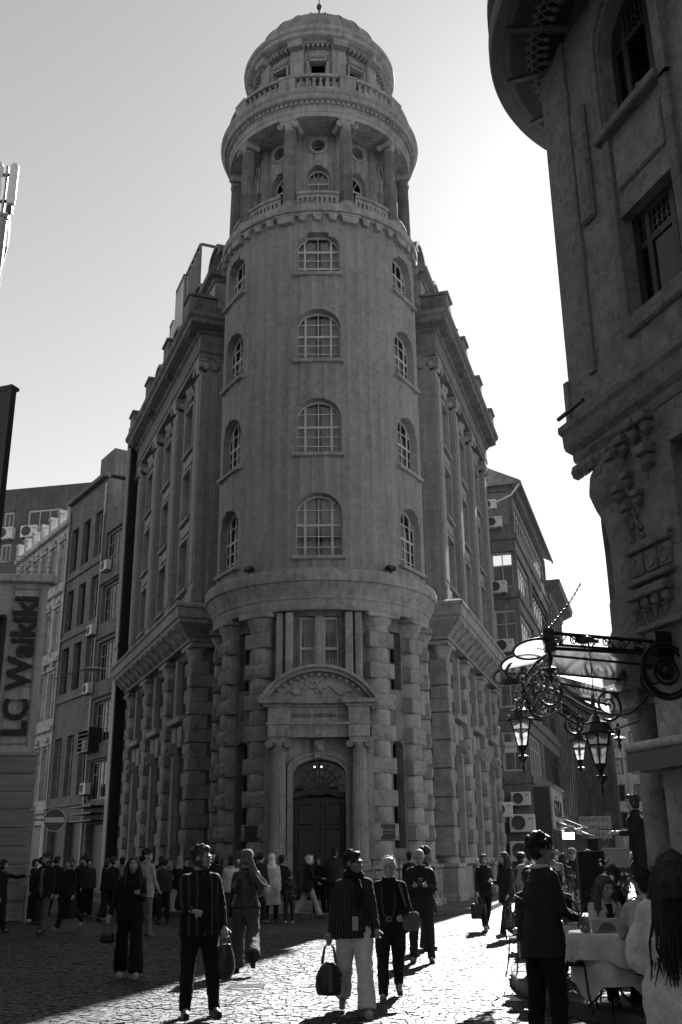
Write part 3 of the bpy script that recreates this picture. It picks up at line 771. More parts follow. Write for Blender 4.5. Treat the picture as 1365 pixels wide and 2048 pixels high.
# ---------------------------------------------------------------- wings of the bank
def wing(near, bearing, Lw, left, piers, TW=5.0):
    """local frame: x along the wall (left to right as seen from the street), y into the wall"""
    d = V((sin(radians(bearing)), cos(radians(bearing))))
    if left: org = V(near) + d * Lw; phi = math.degrees(atan2(-d.y, -d.x)); X = lambda t: Lw - t
    else: org = V(near); phi = math.degrees(atan2(d.y, d.x)); X = lambda t: t
    fmx = T(org.x - BX, org.y - BY, 0) @ RZ(phi)
    B = lambda mb, n, mt, parent=None: mb.build(n, mt, parent or bank, None if parent else fmx)
    pth = [(0, 0), (Lw, 0), (Lw, TW)] if left else [(0, TW), (0, 0), (Lw, 0)]
    xe = Lw if left else 0.; sg = 1 if left else -1           # the end that faces the camera, outward sign along x
    # lower wall
    ops = []; bays = []
    edges = sorted(X(t) for t in piers)
    for a, b in zip(edges, edges[1:]): bays.append(((a + b) / 2, b - a))
    for c_, w in bays:
        for s2 in (-1, 1):
            ops.append(dict(x0=c_ + s2 * .52 - .36, x1=c_ + s2 * .52 + .36, z0=1.6, z1=5.6, depth=.35))
            ops.append(dict(x0=c_ + s2 * .52 - .36, x1=c_ + s2 * .52 + .36, z0=7.0, z1=9.2, depth=.35))
    mb = MB(); wall(mb, lambda x, dd, z: (x, .35 + dd, z), 0, Lw, 0, 9.7, ops, .35)
    mb.add([(xe, .35, 0), (xe, TW, 0), (xe, TW, 9.7), (xe, .35, 9.7)], [(0, 1, 2, 3)])
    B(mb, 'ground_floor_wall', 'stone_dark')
    for c_, w in bays:
        for s2 in (-1, 1):
            window(bank, fmx @ T(c_ + s2 * .52, .62, 1.6), .72, 4.0, (.3, .6), (), bt=.05, fm='dark')
            window(bank, fmx @ T(c_ + s2 * .52, .62, 7.0), .72, 2.2, (.55,), (), bt=.05, fm='dark')
        MB().box(c_ - .14, c_ + .14, .1, .5, 1.6, 5.6, ch=.03).build('mullion', 'stone', bank, fmx)
        MB().box(c_ - .14, c_ + .14, .1, .5, 7.0, 9.3, ch=.03).build('mullion', 'stone', bank, fmx)
        MB().box(c_ - 1.05, c_ + 1.05, .02, .5, 6.72, 6.96, ch=.03).build('sill', 'stone', bank, fmx)
        MB().box(c_ - 1.05, c_ + 1.05, .02, .5, 1.36, 1.58, ch=.03).build('sill', 'stone', bank, fmx)
        for s2 in (-1, 1): MB().box(c_ + s2 * .5 - .36, c_ + s2 * .5 + .36, .2, .5, 5.75, 6.6, ch=.04).build('apron_panel', 'stone', bank, fmx)
        q = MB().box(c_ - .14, c_ + .14, -.12, .4, 5.5, 6.0, ch=.05).ball((c_, -.14, 5.78), (.12, .1, .16), 10)
        q.build('keystone', 'stone', bank, fmx)
        q = MB(); q.box(c_ - 1.2, c_ + 1.2, .15, .5, 0, 1.3, ch=.03); B(q, 'plinth_panel', 'stone')
    for t in piers: banded(bank, fmx @ T(X(t), .42, 0) @ SC(1.16, .74, 1))
    # second file of quoin blocks at the camera end
    random.seed(8)
    for k in range(7):
        q = MB().box(xe - .45 if left else xe - .12, xe + .12 if left else xe + .45, .05, 1.5 + .5 * (k % 2), 1.65 + k * 1.03, 1.65 + k * 1.03 + .5, ch=.03); B(q, 'quoin', 'rough')
    # balcony cornice with coffered soffit
    q = MB(); mould(q, pth, [(-.4, 9.6), (.0, 9.6), (.02, 9.7), (.06, 9.74), (.55, 10.2), (.58, 10.22), (.58, 10.34), (.66, 10.4), (.68, 10.75), (.76, 10.8), (.76, 10.9), (.6, 11.0), (-.4, 11.05)])
    B(q, 'balcony_cornice', 'stone')
    n = int(Lw / 1.05); mod = MB().prism([(0, 0), (0, -.42), (-.3, -.36), (-.55, -.12), (-.95, -.08), (-.95, 0)], -.17, .17, m=RZ(90) @ SC(1, -1, 1)).mesh('modillion', 'stone')
    mod = MB().sweep([(0, 0), (0, -.5), (-.2, -.42), (-.36, -.2), (-.56, -.1), (-.56, .0)], -.17, .17).mesh('modillion', 'stone')
    for i in range(n): ob('modillion', mod, bank, fmx @ T((i + .5) * Lw / n, -.02, 10.2))
    # upper wall
    zs = [(12.2, 14.4), (15.35, 17.55), (18.5, 20.6)]
    ops = [dict(x0=c_ - .72, x1=c_ + .72, z0=a, z1=b, depth=.35) for c_, w in bays for a, b in zs]
    mb = MB(); wall(mb, lambda x, dd, z: (x, .3 + dd, z), 0, Lw, 11.0, 24.4, ops, .35)
    mb.add([(xe, .3, 11), (xe, TW, 11), (xe, TW, 24.4), (xe, .3, 24.4)], [(0, 1, 2, 3)])
    xo = 0 if left else Lw
    mb.add([(xo, .3, 0), (xo, TW + 3, 0), (xo, TW + 3, 24.4), (xo, .3, 24.4)], [(0, 1, 2, 3)])
    mb.add([(0, .3, 24.4), (Lw, .3, 24.4), (Lw, TW + 2, 24.4), (0, TW + 2, 24.4)], [(0, 1, 2, 3)])
    B(mb, 'upper_wall', 'stucco')
    for c_, w in bays:
        for k, (a, b) in enumerate(zs):
            window(bank, fmx @ T(c_, .62, a), 1.44, b - a, (.62,), (.28, .72), bt=.055, sill=.12, so=.55, thick=(.62,), panes=False, curtain=1)
            MB().box(c_ - .86, c_ - .73, .16, .4, a, b + .12).box(c_ + .73, c_ + .86, .16, .4, a, b + .12).box(c_ - .73, c_ + .73, .16, .4, b + .005, b + .12).build('window_surround', 'stone', bank, fmx)
            if k < 2: MB().box(c_ - .7, c_ + .7, .2, .4, b + .3, b + .75, ch=.03).build('apron_panel', 'stone', bank, fmx)
        q = MB().ball((c_, .2, 21.35), (.34, .14, .4), 12).ball((c_, .1, 21.4), (.16, .12, .2), 10)
        for s2 in (-1, 1): q.tube([(c_ + s2 * (.25 + .09 * t), .2, 21.3 - .05 * t + .12 * sin(t * .8)) for t in range(8)], .06, 6)
        q.build('cartouche', 'stone', bank, fmx)
    pil = MB().box(-.46, .46, 0, .4, 11.05, 21.2, ch=.02).box(-.54, .54, -.08, .4, 11.05, 11.7, ch=.03).box(-.34, .34, -.04, .1, 12.0, 20.9, ch=.015).mesh('pilaster', 'stucco')
    cp = ionic(MB(), .84, .66, m=T(0, 0, 0) @ SC(1, .55, 1)).mesh('ionic_capital', 'stone')
    for t in piers:
        ob('pilaster', pil, bank, fmx @ T(X(t), 0.02, 0)); ob('ionic_capital', cp, bank, fmx @ T(X(t), .1, 21.2))
    # pilaster on the end that faces the camera
    me_ = fmx @ T(xe, 1.05, 0) @ RZ(90 * sg)
    ob('pilaster', pil, bank, me_ @ T(0, -.02, 0)); ob('ionic_capital', cp, bank, me_ @ T(0, .08, 21.2))
    # entablature
    q = MB(); mould(q, pth, [(-.5, 21.86), (.05, 21.86), (.05, 22.1), (.1, 22.12), (.1, 22.35), (.06, 22.38), (.06, 22.95), (.16, 23.0), (.2, 23.1), (.58, 23.2), (.62, 23.24), (.62, 23.42), (.74, 23.5), (.78, 23.66), (.5, 23.74), (-.5, 23.8)])
    B(q, 'entablature', 'stone_dark')
    # scroll capstones over the piers
    ring = lambda r, x: [(x, r * cos(t * pi / 10), r * sin(t * pi / 10)) for t in range(21)]
    q = MB().box(-.5, .5, -.72, .5, 0, .98, ch=.05).box(-.56, .56, -.8, .5, .98, 1.12, ch=.03)
    q.prism([(-.42, .0), (.42, .0), (.42, -.55), (.2, -.72), (-.2, -.72), (-.42, -.55)], -.62, .3)
    for s2 in (-1, 1):
        for r in (.15, .27, .38): q.tube([(x, y - .12, z + .5) for x, y, z in ring(r, s2 * .5)], .035, 5)
    cap = q.mesh('scroll_capstone', 'stone_dark')
    for t in piers: ob('scroll_capstone', cap, bank, fmx @ T(X(t), .1, 23.78))
    # end pavilion attic
    t0 = X(0); x0, x1 = (Lw - 2.0, Lw) if left else (0, 2.0)
    mb = MB(); wall(mb, lambda x, dd, z: (x, .5 + dd, z), x0, x1, 23.7, 26.0, [dict(x0=(x0 + x1) / 2 - .4, x1=(x0 + x1) / 2 + .4, z0=24.3, z1=25.6, rise=.4)], .25)
    mb.add([(xe, .5, 23.7), (xe, TW, 23.7), (xe, TW, 26.0), (xe, .5, 26.0)], [(0, 1, 2, 3)])
    xi = x0 if left else x1
    mb.add([(xi, .5, 23.7), (xi, TW, 23.7), (xi, TW, 26.0), (xi, .5, 26.0)], [(0, 1, 2, 3)]); mb.add([(x0, .5, 25.99), (x1, .5, 25.99), (x1, TW, 25.99), (x0, TW, 25.99)], [(0, 1, 2, 3)])
    B(mb, 'attic_wall', 'stone')
    window(bank, fmx @ T((x0 + x1) / 2, .72, 24.3), .8, 1.3, (.5,), (.5,), .4, bt=.05, panes=False)
    q = MB(); mould(q, ([(x0, .5), (x1, .5), (x1, TW)] if left else [(x0, TW), (x0, .5), (x1, .5)]), [(-.3, 25.7), (.06, 25.7), (.1, 25.84), (.32, 25.9), (.36, 26.1), (-.3, 26.16)])
    B(q, 'attic_cornice', 'stone_dark')
    # mansard roof and dormers
    q = MB(); xa, xb = (0, Lw - 2.0) if left else (2.0, Lw)
    q.add([(xa, .75, 23.75), (xb, .75, 23.75), (xb, 2.0, 26.0), (xa, 2.0, 26.0), (xa, 7, 26.3), (xb, 7, 26.3)], [(0, 1, 2, 3), (3, 2, 5, 4)])
    q.add([(xa, .75, 23.75), (xa, 2.0, 26.0), (xa, 7, 26.3), (xa, 7, 23.75)], [(0, 1, 2, 3)]); q.add([(xb, .75, 23.75), (xb, 2.0, 26.0), (xb, 7, 26.3), (xb, 7, 23.75)], [(0, 1, 2, 3)])
    B(q, 'mansard_roof', 'lead')
    dw = MB(); dop = dict(x0=-.5, x1=.5, z0=.5, z1=2.2, rise=.45, depth=.2)
    wall(dw, lambda x, dd, z: (x, dd, z), -.85, .85, 0, 2.3, [dop], .2)
    dw.box(-.85, -.7, .01, 1.8, 0, 2.3).box(.7, .85, .01, 1.8, 0, 2.3)
    dwm = dw.mesh('dormer', 'stone')
    hd = MB()
    for r0, r1, y0, y1 in ((.82, 1.02, -.3, 1.7), (.68, .82, -.18, 1.7)):
        N = 18; A = [(r0 * cos(pi * i / N), r0 * .78 * sin(pi * i / N)) for i in range(N + 1)]; B_ = [(r1 * cos(pi * i / N), r1 * .78 * sin(pi * i / N)) for i in range(N + 1)]
        for i in range(N):
            p = [A[i], A[i + 1], B_[i + 1], B_[i]]
            hd.add([(x, y, z) for y in (y0, y1) for x, z in p], [(0, 1, 2, 3), (0, 4, 5, 1), (2, 6, 7, 3)], True)
    for s2 in (-1, 1): hd.box(s2 * .92 - .2, s2 * .92 + .2, -.32, .6, -.16, .04, ch=.02)
    hdm = hd.mesh('dormer_hood', 'stone_dark')
    dts = ([X(t) for t in (.9,)] + [c_ for c_, w in bays])
    for i, x in enumerate(dts):
        y = .55 if i else .9; z = 23.85 if i else 26.05
        dd = ob('dormer', dwm, bank, fmx @ T(x, y, z) @ SC(1, 1, 1 if i else .55)); ob('dormer_hood', hdm, dd, T(0, 0, 2.28) @ (I4 if i else SC(1, 1, 1.6)))
        window(bank, fmx @ T(x, y + .2, z + .5 * (1 if i else .55)), 1.0, 1.7 if i else .93, (.5,), (.5,), .45 if i else .25, bt=.05, panes=False)
    return fmx, X
random.seed(5)
LF, LX = wing((-5.9, 38.0), -22.0, 14.2, True, (.45, 4.75, 9.05, 13.35))
RF, RX_ = wing((4.1, 38.0), 16.6, 13.9, False, (.5, 4.7, 8.95, 13.1))

# slatted steel roof terrace on the left wing
rt = thing('roof_terrace', 'dark steel slatted roof terrace above the left wing', 'roof terrace', T(BX, BY, 0) @ LF)
def slats(x0, x1, y0, y1, z0, z1, step, nm='slat'):
    me = MB().box(-.03, .03, -.06, .06, z0, z1).mesh(nm, 'metal')
    L_ = sqrt((x1 - x0) ** 2 + (y1 - y0) ** 2); n = int(L_ / step)
    for i in range(n + 1): ob(nm, me, rt, T(x0 + (x1 - x0) * i / n, y0 + (y1 - y0) * i / n, 0))
t2 = LX
slats(t2(8), t2(11.2), 1.6, 1.6, 26.2, 33.0, .55); slats(t2(11.2), t2(13.2), 1.5, 1.5, 26.2, 32.9, .3); slats(t2(13.2), t2(14), 1.4, 1.4, 26, 31.0, .3)
slats(t2(8), t2(8), 1.6, 5.0, 30.5, 33.0, .9)
for bx in ((t2(11.2), t2(8), 1.54, 1.66, 32.92, 33.04), (t2(8) - .06, t2(8) + .06, 1.66, 5, 32.92, 33.04), (t2(13.2), t2(11.2), 1.42, 1.56, 32.9, 33.0), (t2(14), t2(13.2), 1.32, 1.46, 31.0, 31.1), (t2(8) - .06, t2(8) + .06, 1.66, 5, 30.4, 30.5)): MB().box(*bx).build('top_rail', 'dark', rt)
MB().box(t2(14), t2(8.2), 2.0, 6, 26.1, 30.4).build('roof_cabin', 'metal', rt)
MB().box(t2(11.2), t2(8.05), 1.68, 1.69, 26.3, 32.9).build('glass_screen', 'glass', rt)
# ---------------------------------------------------------------- left street
MT['render_l'] = mat('pale_render', .34, .9, .15, 1.2, .35, .3, 20, dirt=.3)
MT['render_w'] = mat('whitewashed_render', .48, .9, .12, 1.2, .3, .3, 20, dirt=.3)
MT['render_g'] = mat('grey_render', .17, .9, .15, 1.0, .3, .3, 20, dirt=.25)
MT['render_d'] = mat('dark_render', .10, .9, .15, 1.0, .2)
MT['shopw'] = mat('shop_panel', .42, .85, .12, .8, .25, .2, 20, dirt=.12)
MT['board'] = mat('timber_board', .22, .75, .25, 1.5, 0, .4, 12)
n_, l_ = MT['board'].node_tree.nodes, MT['board'].node_tree.links
for t_ in [q for q in n_ if q.type == 'TEX_NOISE']:
    mp_ = n_.new('ShaderNodeMapping'); mp_.inputs['Scale'].default_value = (.35, 1, 6.5); src = t_.inputs['Vector'].links[0].from_socket
    l_.new(src, mp_.inputs[0]); l_.new(mp_.outputs[0], t_.inputs['Vector'])
def facade(near, bearing, t0, t1):
    d = V((sin(radians(bearing)), cos(radians(bearing)))); org = V(near) + d * t1
    return T(org.x, org.y, 0) @ RZ(math.degrees(atan2(-d.y, -d.x))), t1 - t0
def ac(m, label, s=1.0, group='air conditioners on the facades'):
    r = thing('air_conditioner', label, 'air conditioner', m @ SC(s), group)
    if 'ac' not in MESH:
        c_ = MB().box(-.42, .42, -.16, .16, 0, .58, ch=.02).mesh('casing', 'white')
        f_ = MB().lathe([(.0, 0), (.05, -.012), (.06, 0)], 12, m=T(-.12, -.168, .3) @ RX(90))
        for rr in (.1, .15, .2, .235): f_.tube([(-.12 + rr * cos(t * pi / 10), -.17, .3 + rr * sin(t * pi / 10)) for t in range(21)], .006, 4)
        for k in range(8): f_.tube([(-.12, -.17, .3), (-.12 + .235 * cos(k * pi / 4), -.17, .3 + .235 * sin(k * pi / 4))], .005, 4)
        b_ = MB().box(-.3, -.26, -.2, .3, -.05, -.01).box(.26, .3, -.2, .3, -.05, -.01).mesh('bracket', 'dark')
        MESH['ac'] = (c_, f_.mesh('fan_grille', 'metal'), MB().lathe([(0, 0), (.235, 0)], 20, m=T(-.12, -.163, .3) @ RX(90)).mesh('fan_opening', 'black'), b_, MB().box(.2, .38, -.164, -.16, .4, .46).mesh('badge', 'letter'))
    for nm, me in zip(('casing', 'fan_grille', 'fan_opening', 'bracket', 'badge'), MESH['ac']): ob(nm, me, r)
    return r
def body(mb, L, z, dep=8., z0=0):
    mb.add([(0, 0, z0), (0, dep, z0), (0, dep, z), (0, 0, z)], [(0, 1, 2, 3)]); mb.add([(L, 0, z0), (L, dep, z0), (L, dep, z), (L, 0, z)], [(3, 2, 1, 0)])
    mb.add([(0, 0, z), (L, 0, z), (L, dep, z), (0, dep, z)], [(0, 1, 2, 3)]); mb.add([(0, dep, z0), (L, dep, z0), (L, dep, z), (0, dep, z)], [(0, 1, 2, 3)]); return mb
LN, LB = (-11.65, 52.2), -34.0
# glazed building next to the bank
fm_, L = facade(LN, LB, .4, 3.9)
gb = thing('glazed_building', 'narrow grey building of wide steel-framed windows beside the bank, left street', 'building', fm_)
lv = [(4.6, 6.6), (7.6, 9.8), (10.9, 13.1), (14.2, 16.4), (17.4, 19.6)]
mb = MB(); wall(mb, flat, 0, L, 0, 21.0, [dict(x0=.25, x1=L - .25, z0=a, z1=b) for a, b in lv] + [dict(x0=.3, x1=L - .3, z0=0, z1=3.4)], .3); body(mb, L, 21.0)
mb.build('wall', 'render_g', gb)
for a, b in lv:
    window(gb, T(L / 2, .2, a), L - .5, b - a, (.33, .66), (.17, .33, .5, .67, .83), bt=.06, panes=False, fm='render_l')
    MB().box(.0, L, -.14, -.01, a - .9, a - .12, ch=.02).build('spandrel', 'render_g', gb)
MB().box(.3, L - .3, .3, .36, 0, 3.4).build('shutter', 'dark', gb)
for k in range(3): MB().box(.2, L - .2, -.9 - .02 * k, -.02, 3.5 + k * .35, 3.56 + k * .35).build('awning_frame', 'dark', gb)
q = MB()
for k in range(5): q.box(.1, L * .5, -.75, -.7, 7.3 + k * .22, 7.34 + k * .22)
q.box(.1, .14, -.75, 0, 7.1, 8.3).box(L * .5 - .04, L * .5, -.75, 0, 7.1, 8.3).box(.1, L * .5, -.75, 0, 7.05, 7.12)
q.build('balcony', 'dark', gb)
# grey building
fm_, L = facade(LN, LB, 3.9, 10.2)
gr = thing('grey_building', 'weathered grey four-storey building with deep dark windows in the left street', 'building', fm_)
lv = [(5.0, 8.4), (11.0, 13.8), (14.8, 17.4), (18.6, 21.4)]
xs_ = [1.0, 3.1, 5.2]
mb = MB(); wall(mb, flat, 0, L, 0, 23.2, [dict(x0=x - .62, x1=x + .62, z0=a, z1=b) for a, b in lv for x in xs_] + [dict(x0=.4, x1=2.8, z0=0, z1=3.6), dict(x0=3.4, x1=5.9, z0=0, z1=3.6)], .35); body(mb, L, 23.2)
mb.build('wall', 'render_g', gr)
for a, b in lv:
    for i, x in enumerate(xs_):
        window(gr, T(x, .28, a), 1.24, b - a, (.66,), (.5,) if i != 1 else (.3,), bt=.06, panes=False, fm='dark' if a > 6 and i != 2 else 'render_l')
    MB().box(0, L, -.12, -.01, a - .55, a - .35, ch=.02).build('string_course', 'render_g', gr)
for x0, x1 in ((.4, 2.8), (3.4, 5.9)):
    MB().box(x0, x1, .3, .35, 0, 3.6).build('shop_shutter', 'dark', gr)
MB().box(-.1, L + .1, -.35, .1, 23.2, 23.5, ch=.04).build('eaves', 'render_g', gr)
for x in (.05, L - .05): MB().tube([(x, -.1, .5), (x, -.1, 22.8)], .06, 8).build('downpipe', 'metal', gr)
MB().box(L - 2.4, L - .1, .3, 4, 23.5, 25.2).build('roof_room', 'render_g', gr)
# ornate white building
fm_, L = facade(LN, LB, 10.2, 21.5)
ow = thing('ornate_building', 'white building with carved stucco and roof piers in the left street', 'building', fm_)
lv = [(5.0, 8.0), (9.8, 12.6), (14.0, 16.6), (18.4, 21.0)]
xs_ = [1.1 + 1.82 * i for i in range(6)]
mb = MB(); wall(mb, flat, 0, L, 0, 22.4, [dict(x0=x - .45, x1=x + .45, z0=a, z1=b, rise=.2) for a, b in lv for x in xs_] + [dict(x0=.8, x1=10.4, z0=0, z1=3.6)], .3); body(mb, L, 22.4)
mb.build('wall', 'render_w', ow)
random.seed(4)
for a, b in lv:
    for x in xs_:
        window(ow, T(x, .24, a), .9, b - a, (.7,), (.5,), .2, bt=.05, panes=False, fm='dark')
        q = MB().box(x - .6, x - .47, -.12, .05, a, b + .1).box(x + .47, x + .6, -.12, .05, a, b + .1).box(x - .7, x + .7, -.2, .05, b + .12, b + .28, ch=.03)
        q.ball((x, -.1, b + .5), (.3, .12, .2), 10); q.build('window_surround', 'render_w', ow)
    MB().box(0, L, -.25, -.005, a - .8, a - .5, ch=.05).build('string_course', 'render_w', ow)
for i in range(7):
    x = .2 + 1.82 * i; MB().box(x - .22, x + .22, -.2, .3, 22.4, 23.3, ch=.03).box(x - .28, x + .28, -.26, .36, 23.3, 23.5, ch=.03).build('roof_pier', 'render_w', ow)
    MB().box(x - .14, x + .14, -.1, .02, 13.4, 21.9, ch=.02).build('pilaster', 'render_w', ow)
MB().box(0, L, -.3, .1, 22.0, 22.39, ch=.06).build('cornice', 'render_w', ow)
MB().box(.8, 10.4, .3, .36, 0, 3.6).build('shop_shutter', 'dark', ow)
# dark gap between bank and the glazed building: filled by a tall black box
fl = tag(MB().box(-.32, .32, -.3, .3, 0, 24.6, ch=.05).box(-.36, .36, -.34, .34, 23.9, 24.1).box(-.36, .36, -.34, .34, 12, 12.2).build('gap_box', 'black', None, T(-11.5, 51.3, 0) @ RZ(-60)), 'tall black box filling the gap beside the left wing of the bank', 'duct')
# air conditioners in the left street
def lac(t, z, label, px=-.35): d = V((sin(radians(LB)), cos(radians(LB)))); p = V(LN) + d * t; return ac(T(p.x, p.y, z) @ RZ(math.degrees(atan2(-d.y, -d.x))) @ T(0, px, 0), label)
lac(2.4, 17.0, 'pale air conditioner high on the glazed building of the left street')
lac(4.0, 13.6, 'pale air conditioner on the pipe line below the top glazed storey')
lac(3.9, 10.3, 'pale air conditioner on the third storey joint of grey and glazed buildings')
lac(3.8, 7.2, 'pale air conditioner above the lowest glazed storey')
lac(3.2, 4.9, 'lowest air conditioner beside the balcony in the left street')
# dark block far behind
dk = thing('apartment_block', 'plain dark apartment block with white-framed windows behind the left street', 'building', T(-41, 92, 0) @ RZ(-12))
wz = [(31.4, 33.2), (28.2, 30.0), (24.8, 26.6)]
wx = [(6.5, 7.8), (8.9, 10.0), (11.4, 14.9), (16.6, 18.0)]
mb = MB(); wall(mb, flat, 0, 24, 0, 35.5, [dict(x0=a, x1=b, z0=c_, z1=d) for a, b in wx for c_, d in wz], .25); body(mb, 24, 35.5, 10); mb.build('wall', 'render_d', dk)
for a, b in wx:
    for c_, d in wz: window(dk, T((a + b) / 2, .15, c_), b - a, d - c_, (), (.35, .65) if b - a > 2 else (.5,), bt=.12, panes=False)
for x, z, w in ((12.0, 30.3, 'upper right'), (9.5, 30.3, 'upper left'), (12.4, 27.0, 'lower')): ac(T(-41, 92, 0) @ RZ(-12) @ T(x, -.35, z), 'air conditioner on the far dark apartment block, ' + w + ' one', 2.0)
# shop with the vertical lettering
sm_ = T(-9.42, 31.0, 0) @ RZ(9)
sh = thing('clothing_shop', 'low pale shop building with tall vertical black lettering and railing on its roof', 'shop', sm_)
mb = MB(); wall(mb, flat, -8, 0, 4.62, 10.05, [dict(x0=-4.2, x1=-1.28, z0=6.2, z1=8.9)], .25)
mb.add([(0, 0, 0), (-5, 9, 0), (-5, 9, 10.05), (0, 0, 10.05)], [(3, 2, 1, 0)]); mb.add([(-8, 0, 10.05), (0, 0, 10.05), (-5, 9, 10.05), (-8, 9, 10.05)], [(0, 1, 2, 3)]); mb.add([(-8, 0, 0), (-8, 9, 0), (-8, 9, 10), (-8, 0, 10)], [(0, 1, 2, 3)])
mb.build('wall', 'shopw', sh)
MB().box(-4.2, -1.28, .2, .24, 6.2, 8.9).build('shop_window', 'plaque', sh)
MB().box(-4.3, -1.2, -.04, .1, 8.9, 9.0).box(-1.28, -1.18, -.04, .1, 6.2, 8.9).build('window_frame', 'black', sh)
MB().box(-8.1, .22, -.22, .3, 10.05, 10.3, ch=.03).build('coping', 'shopw', sh)
bdm = MB().box(-8, .12, -.16, 0, .01, .505, ch=.008).mesh('board', 'board')
for k in range(9): ob('board', bdm, sh, T(random.uniform(-.01, .01), random.uniform(-.012, 0), .515 * k))
MB().box(-8, .16, -.2, .05, 4.64, 4.74).build('hoarding_cap', 'metal', sh)
q = text('lettering', 'LC Waikiki', 1.02, 'black', sh, T(-.62, -.06, 7.42) @ RY(-90), .05, .95, bold=.03)
for x in (-1.02, -.22): MB().box(x - .02, x + .02, -.05, -.005, 4.9, 9.95).build('sign_rail', 'metal', sh)
for k in range(12): MB().box(-1.02, -.22, -.045, -.01, 5.0 + .44 * k, 5.03 + .44 * k).build('sign_rung', 'metal', sh)
q = MB()
for k in range(4): q.tube([(-8, .05, 10.45 + .17 * k), (.1, .05, 10.45 + .17 * k)], .014, 5)
for k in range(10): q.tube([(-7.9 + .88 * k, .05, 10.3), (-7.9 + .88 * k, .05, 11.0)], .02, 5)
q.build('roof_railing', 'metal', sh)
# lattice tower and mast
lt = thing('lattice_tower', 'dark steel tower with brick-pattern lattice screen above the shop roof', 'tower', T(-14.6, 40, 0) @ RZ(-21))
MB().box(-.62, 0, 0, .35, 9, 21.55).build('column', 'black', lt)
MB().box(-.26, .02, -.02, .5, 21.55, 21.7).box(-6, -.3, -.02, .1, 21.45, 21.7).box(-6, -.62, -.02, .2, 17.7, 18.0).build('beam', 'black', lt)
vb = MB().box(-.03, .03, 0, .06, 18.0, 21.45).mesh('lattice_bar', 'black')
for k in range(12): ob('lattice_bar', vb, lt, T(-.75 - .22 * k, 0, 0))
hb = MB().box(-6, -.62, .01, .05, -.02, .02).mesh('lattice_rail', 'black')
for k in range(22): ob('lattice_rail', hb, lt, T(0, 0, 18.1 + .155 * k))
MB().box(-.95, -.62, .3, .6, 9, 17.7).build('post', 'black', lt)
MB().box(-6, -.62, .4, .8, 9, 14.2).build('infill_wall', 'black', lt)
for k in range(3): MB().box(-1.5 - k * .9, -1.42 - k * .9, .0, .08, 14.2, 17.7).build('post', 'dark', lt)
am = thing('antenna_mast', 'mobile phone antenna on a grey mast at the left edge', 'antenna', T(-14.75, 37, 0))
MB().lathe([(.26, 8), (.26, 28.2), (.3, 28.22), (.3, 28.4), (.1, 28.45), (.07, 28.5), (.07, 31.0)], 14).build('mast', 'metal', am)
MB().lathe([(0, 28.9), (.16, 28.9), (.19, 28.98), (.19, 30.9), (.15, 31.0), (0, 31.02)], 14, m=T(.36, -.1, 0)).build('panel_antenna', 'white', am)
MB().lathe([(0, 28.9), (.16, 28.9), (.19, 28.98), (.19, 30.9), (.15, 31.0), (0, 31.02)], 14, m=T(-.3, -.2, 0)).build('panel_antenna', 'white', am)
MB().box(-.3, .5, -.06, .06, 29.1, 29.2).build('antenna_bracket', 'dark', am); MB().box(-.3, .5, -.06, .06, 30.5, 30.6).build('antenna_bracket', 'dark', am); MB().box(.2, .45, -.14, .06, 28.5, 28.85).build('radio_unit', 'dark', am)
for k in range(2): MB().tube([(.3 + .05 * k, -.1, 28.6), (.38 + .06 * k, -.12, 27.9), (.42 + .05 * k, -.12, 27.0), (.3, -.1, 25.6), (.26, 0, 24)], .022, 5).build('cable', 'black', am)
# no entry sign on its post, lamp arm on the shop corner
ns = thing('no_entry_sign', 'round no-entry sign on a thin post before the left street', 'sign', T(-8.93, 29.9, 0))
MT['signred'] = mat('sign_red', .10, .4, .05, 5, spec=.4); MT['signwhite'] = mat('sign_white', .6, .4, .05, 5, spec=.4)
MB().tube([(0, 0, 0), (0, 0, 3.15)], .035, 8).build('post', 'metal', ns)
MB().box(0, .5, -.02, .02, 2.72, 2.77).build('bracket', 'metal', ns)
q = T(.62, -.05, 2.74) @ RX(90)
MB().lathe([(0, .0), (.31, 0), (.31, .02), (0, .02)], 32, m=q).build('disc', 'signred', ns)
MB().lathe([(.3, .021), (.318, .021), (.318, -.004), (.3, -.004)], 32, m=q).build('rim', 'signwhite', ns)
MB().box(.35, .89, -.078, -.071, 2.67, 2.81).build('white_bar', 'signwhite', ns)
sl_ = thing('wall_lamp', 'street lamp on a long horizontal arm from the shop corner', 'street lamp', T(-9.4, 32.5, 0))
MB().tube([(0, 0, 7.25), (.5, -.1, 7.4), (1.0, -.2, 7.5)], .03, 6).build('arm', 'metal', sl_)
MB().ball((1.3, -.25, 7.52), (.34, .12, .06), 12).build('lamp_head', 'metal', sl_)
# ---------------------------------------------------------------- right street
def facade_r(near, bearing, t0, t1):
    d = V((sin(radians(bearing)), cos(radians(bearing)))); org = V(near) + d * t0
    return T(org.x, org.y, 0) @ RZ(math.degrees(atan2(d.y, d.x))), t1 - t0
RN, RBg = (9.75, 53.4), 17.2
fm_, L = facade_r(RN, RBg, 0, 17.0)
ga = thing('glazed_bay_building', 'grey building with glazed bays and tiled roof just beyond the right wing', 'building', fm_)
sl2 = [4.9, 8.2, 11.5, 14.8, 18.2]
MT['tile'] = mat('roof_tile', .2, .85, .3, 3, 0, .4, 20)
ops = [dict(x0=.25, x1=6.2, z0=z + .9, z1=z + 2.95) for z in sl2[:4]] + [dict(x0=6.9, x1=16.6, z0=z + .9, z1=z + 2.95) for z in sl2[:4]] + [dict(x0=.3, x1=16.7, z0=19.4, z1=21.4), dict(x0=1, x1=8, z0=0, z1=3.4), dict(x0=9, x1=16, z0=0, z1=3.4)]
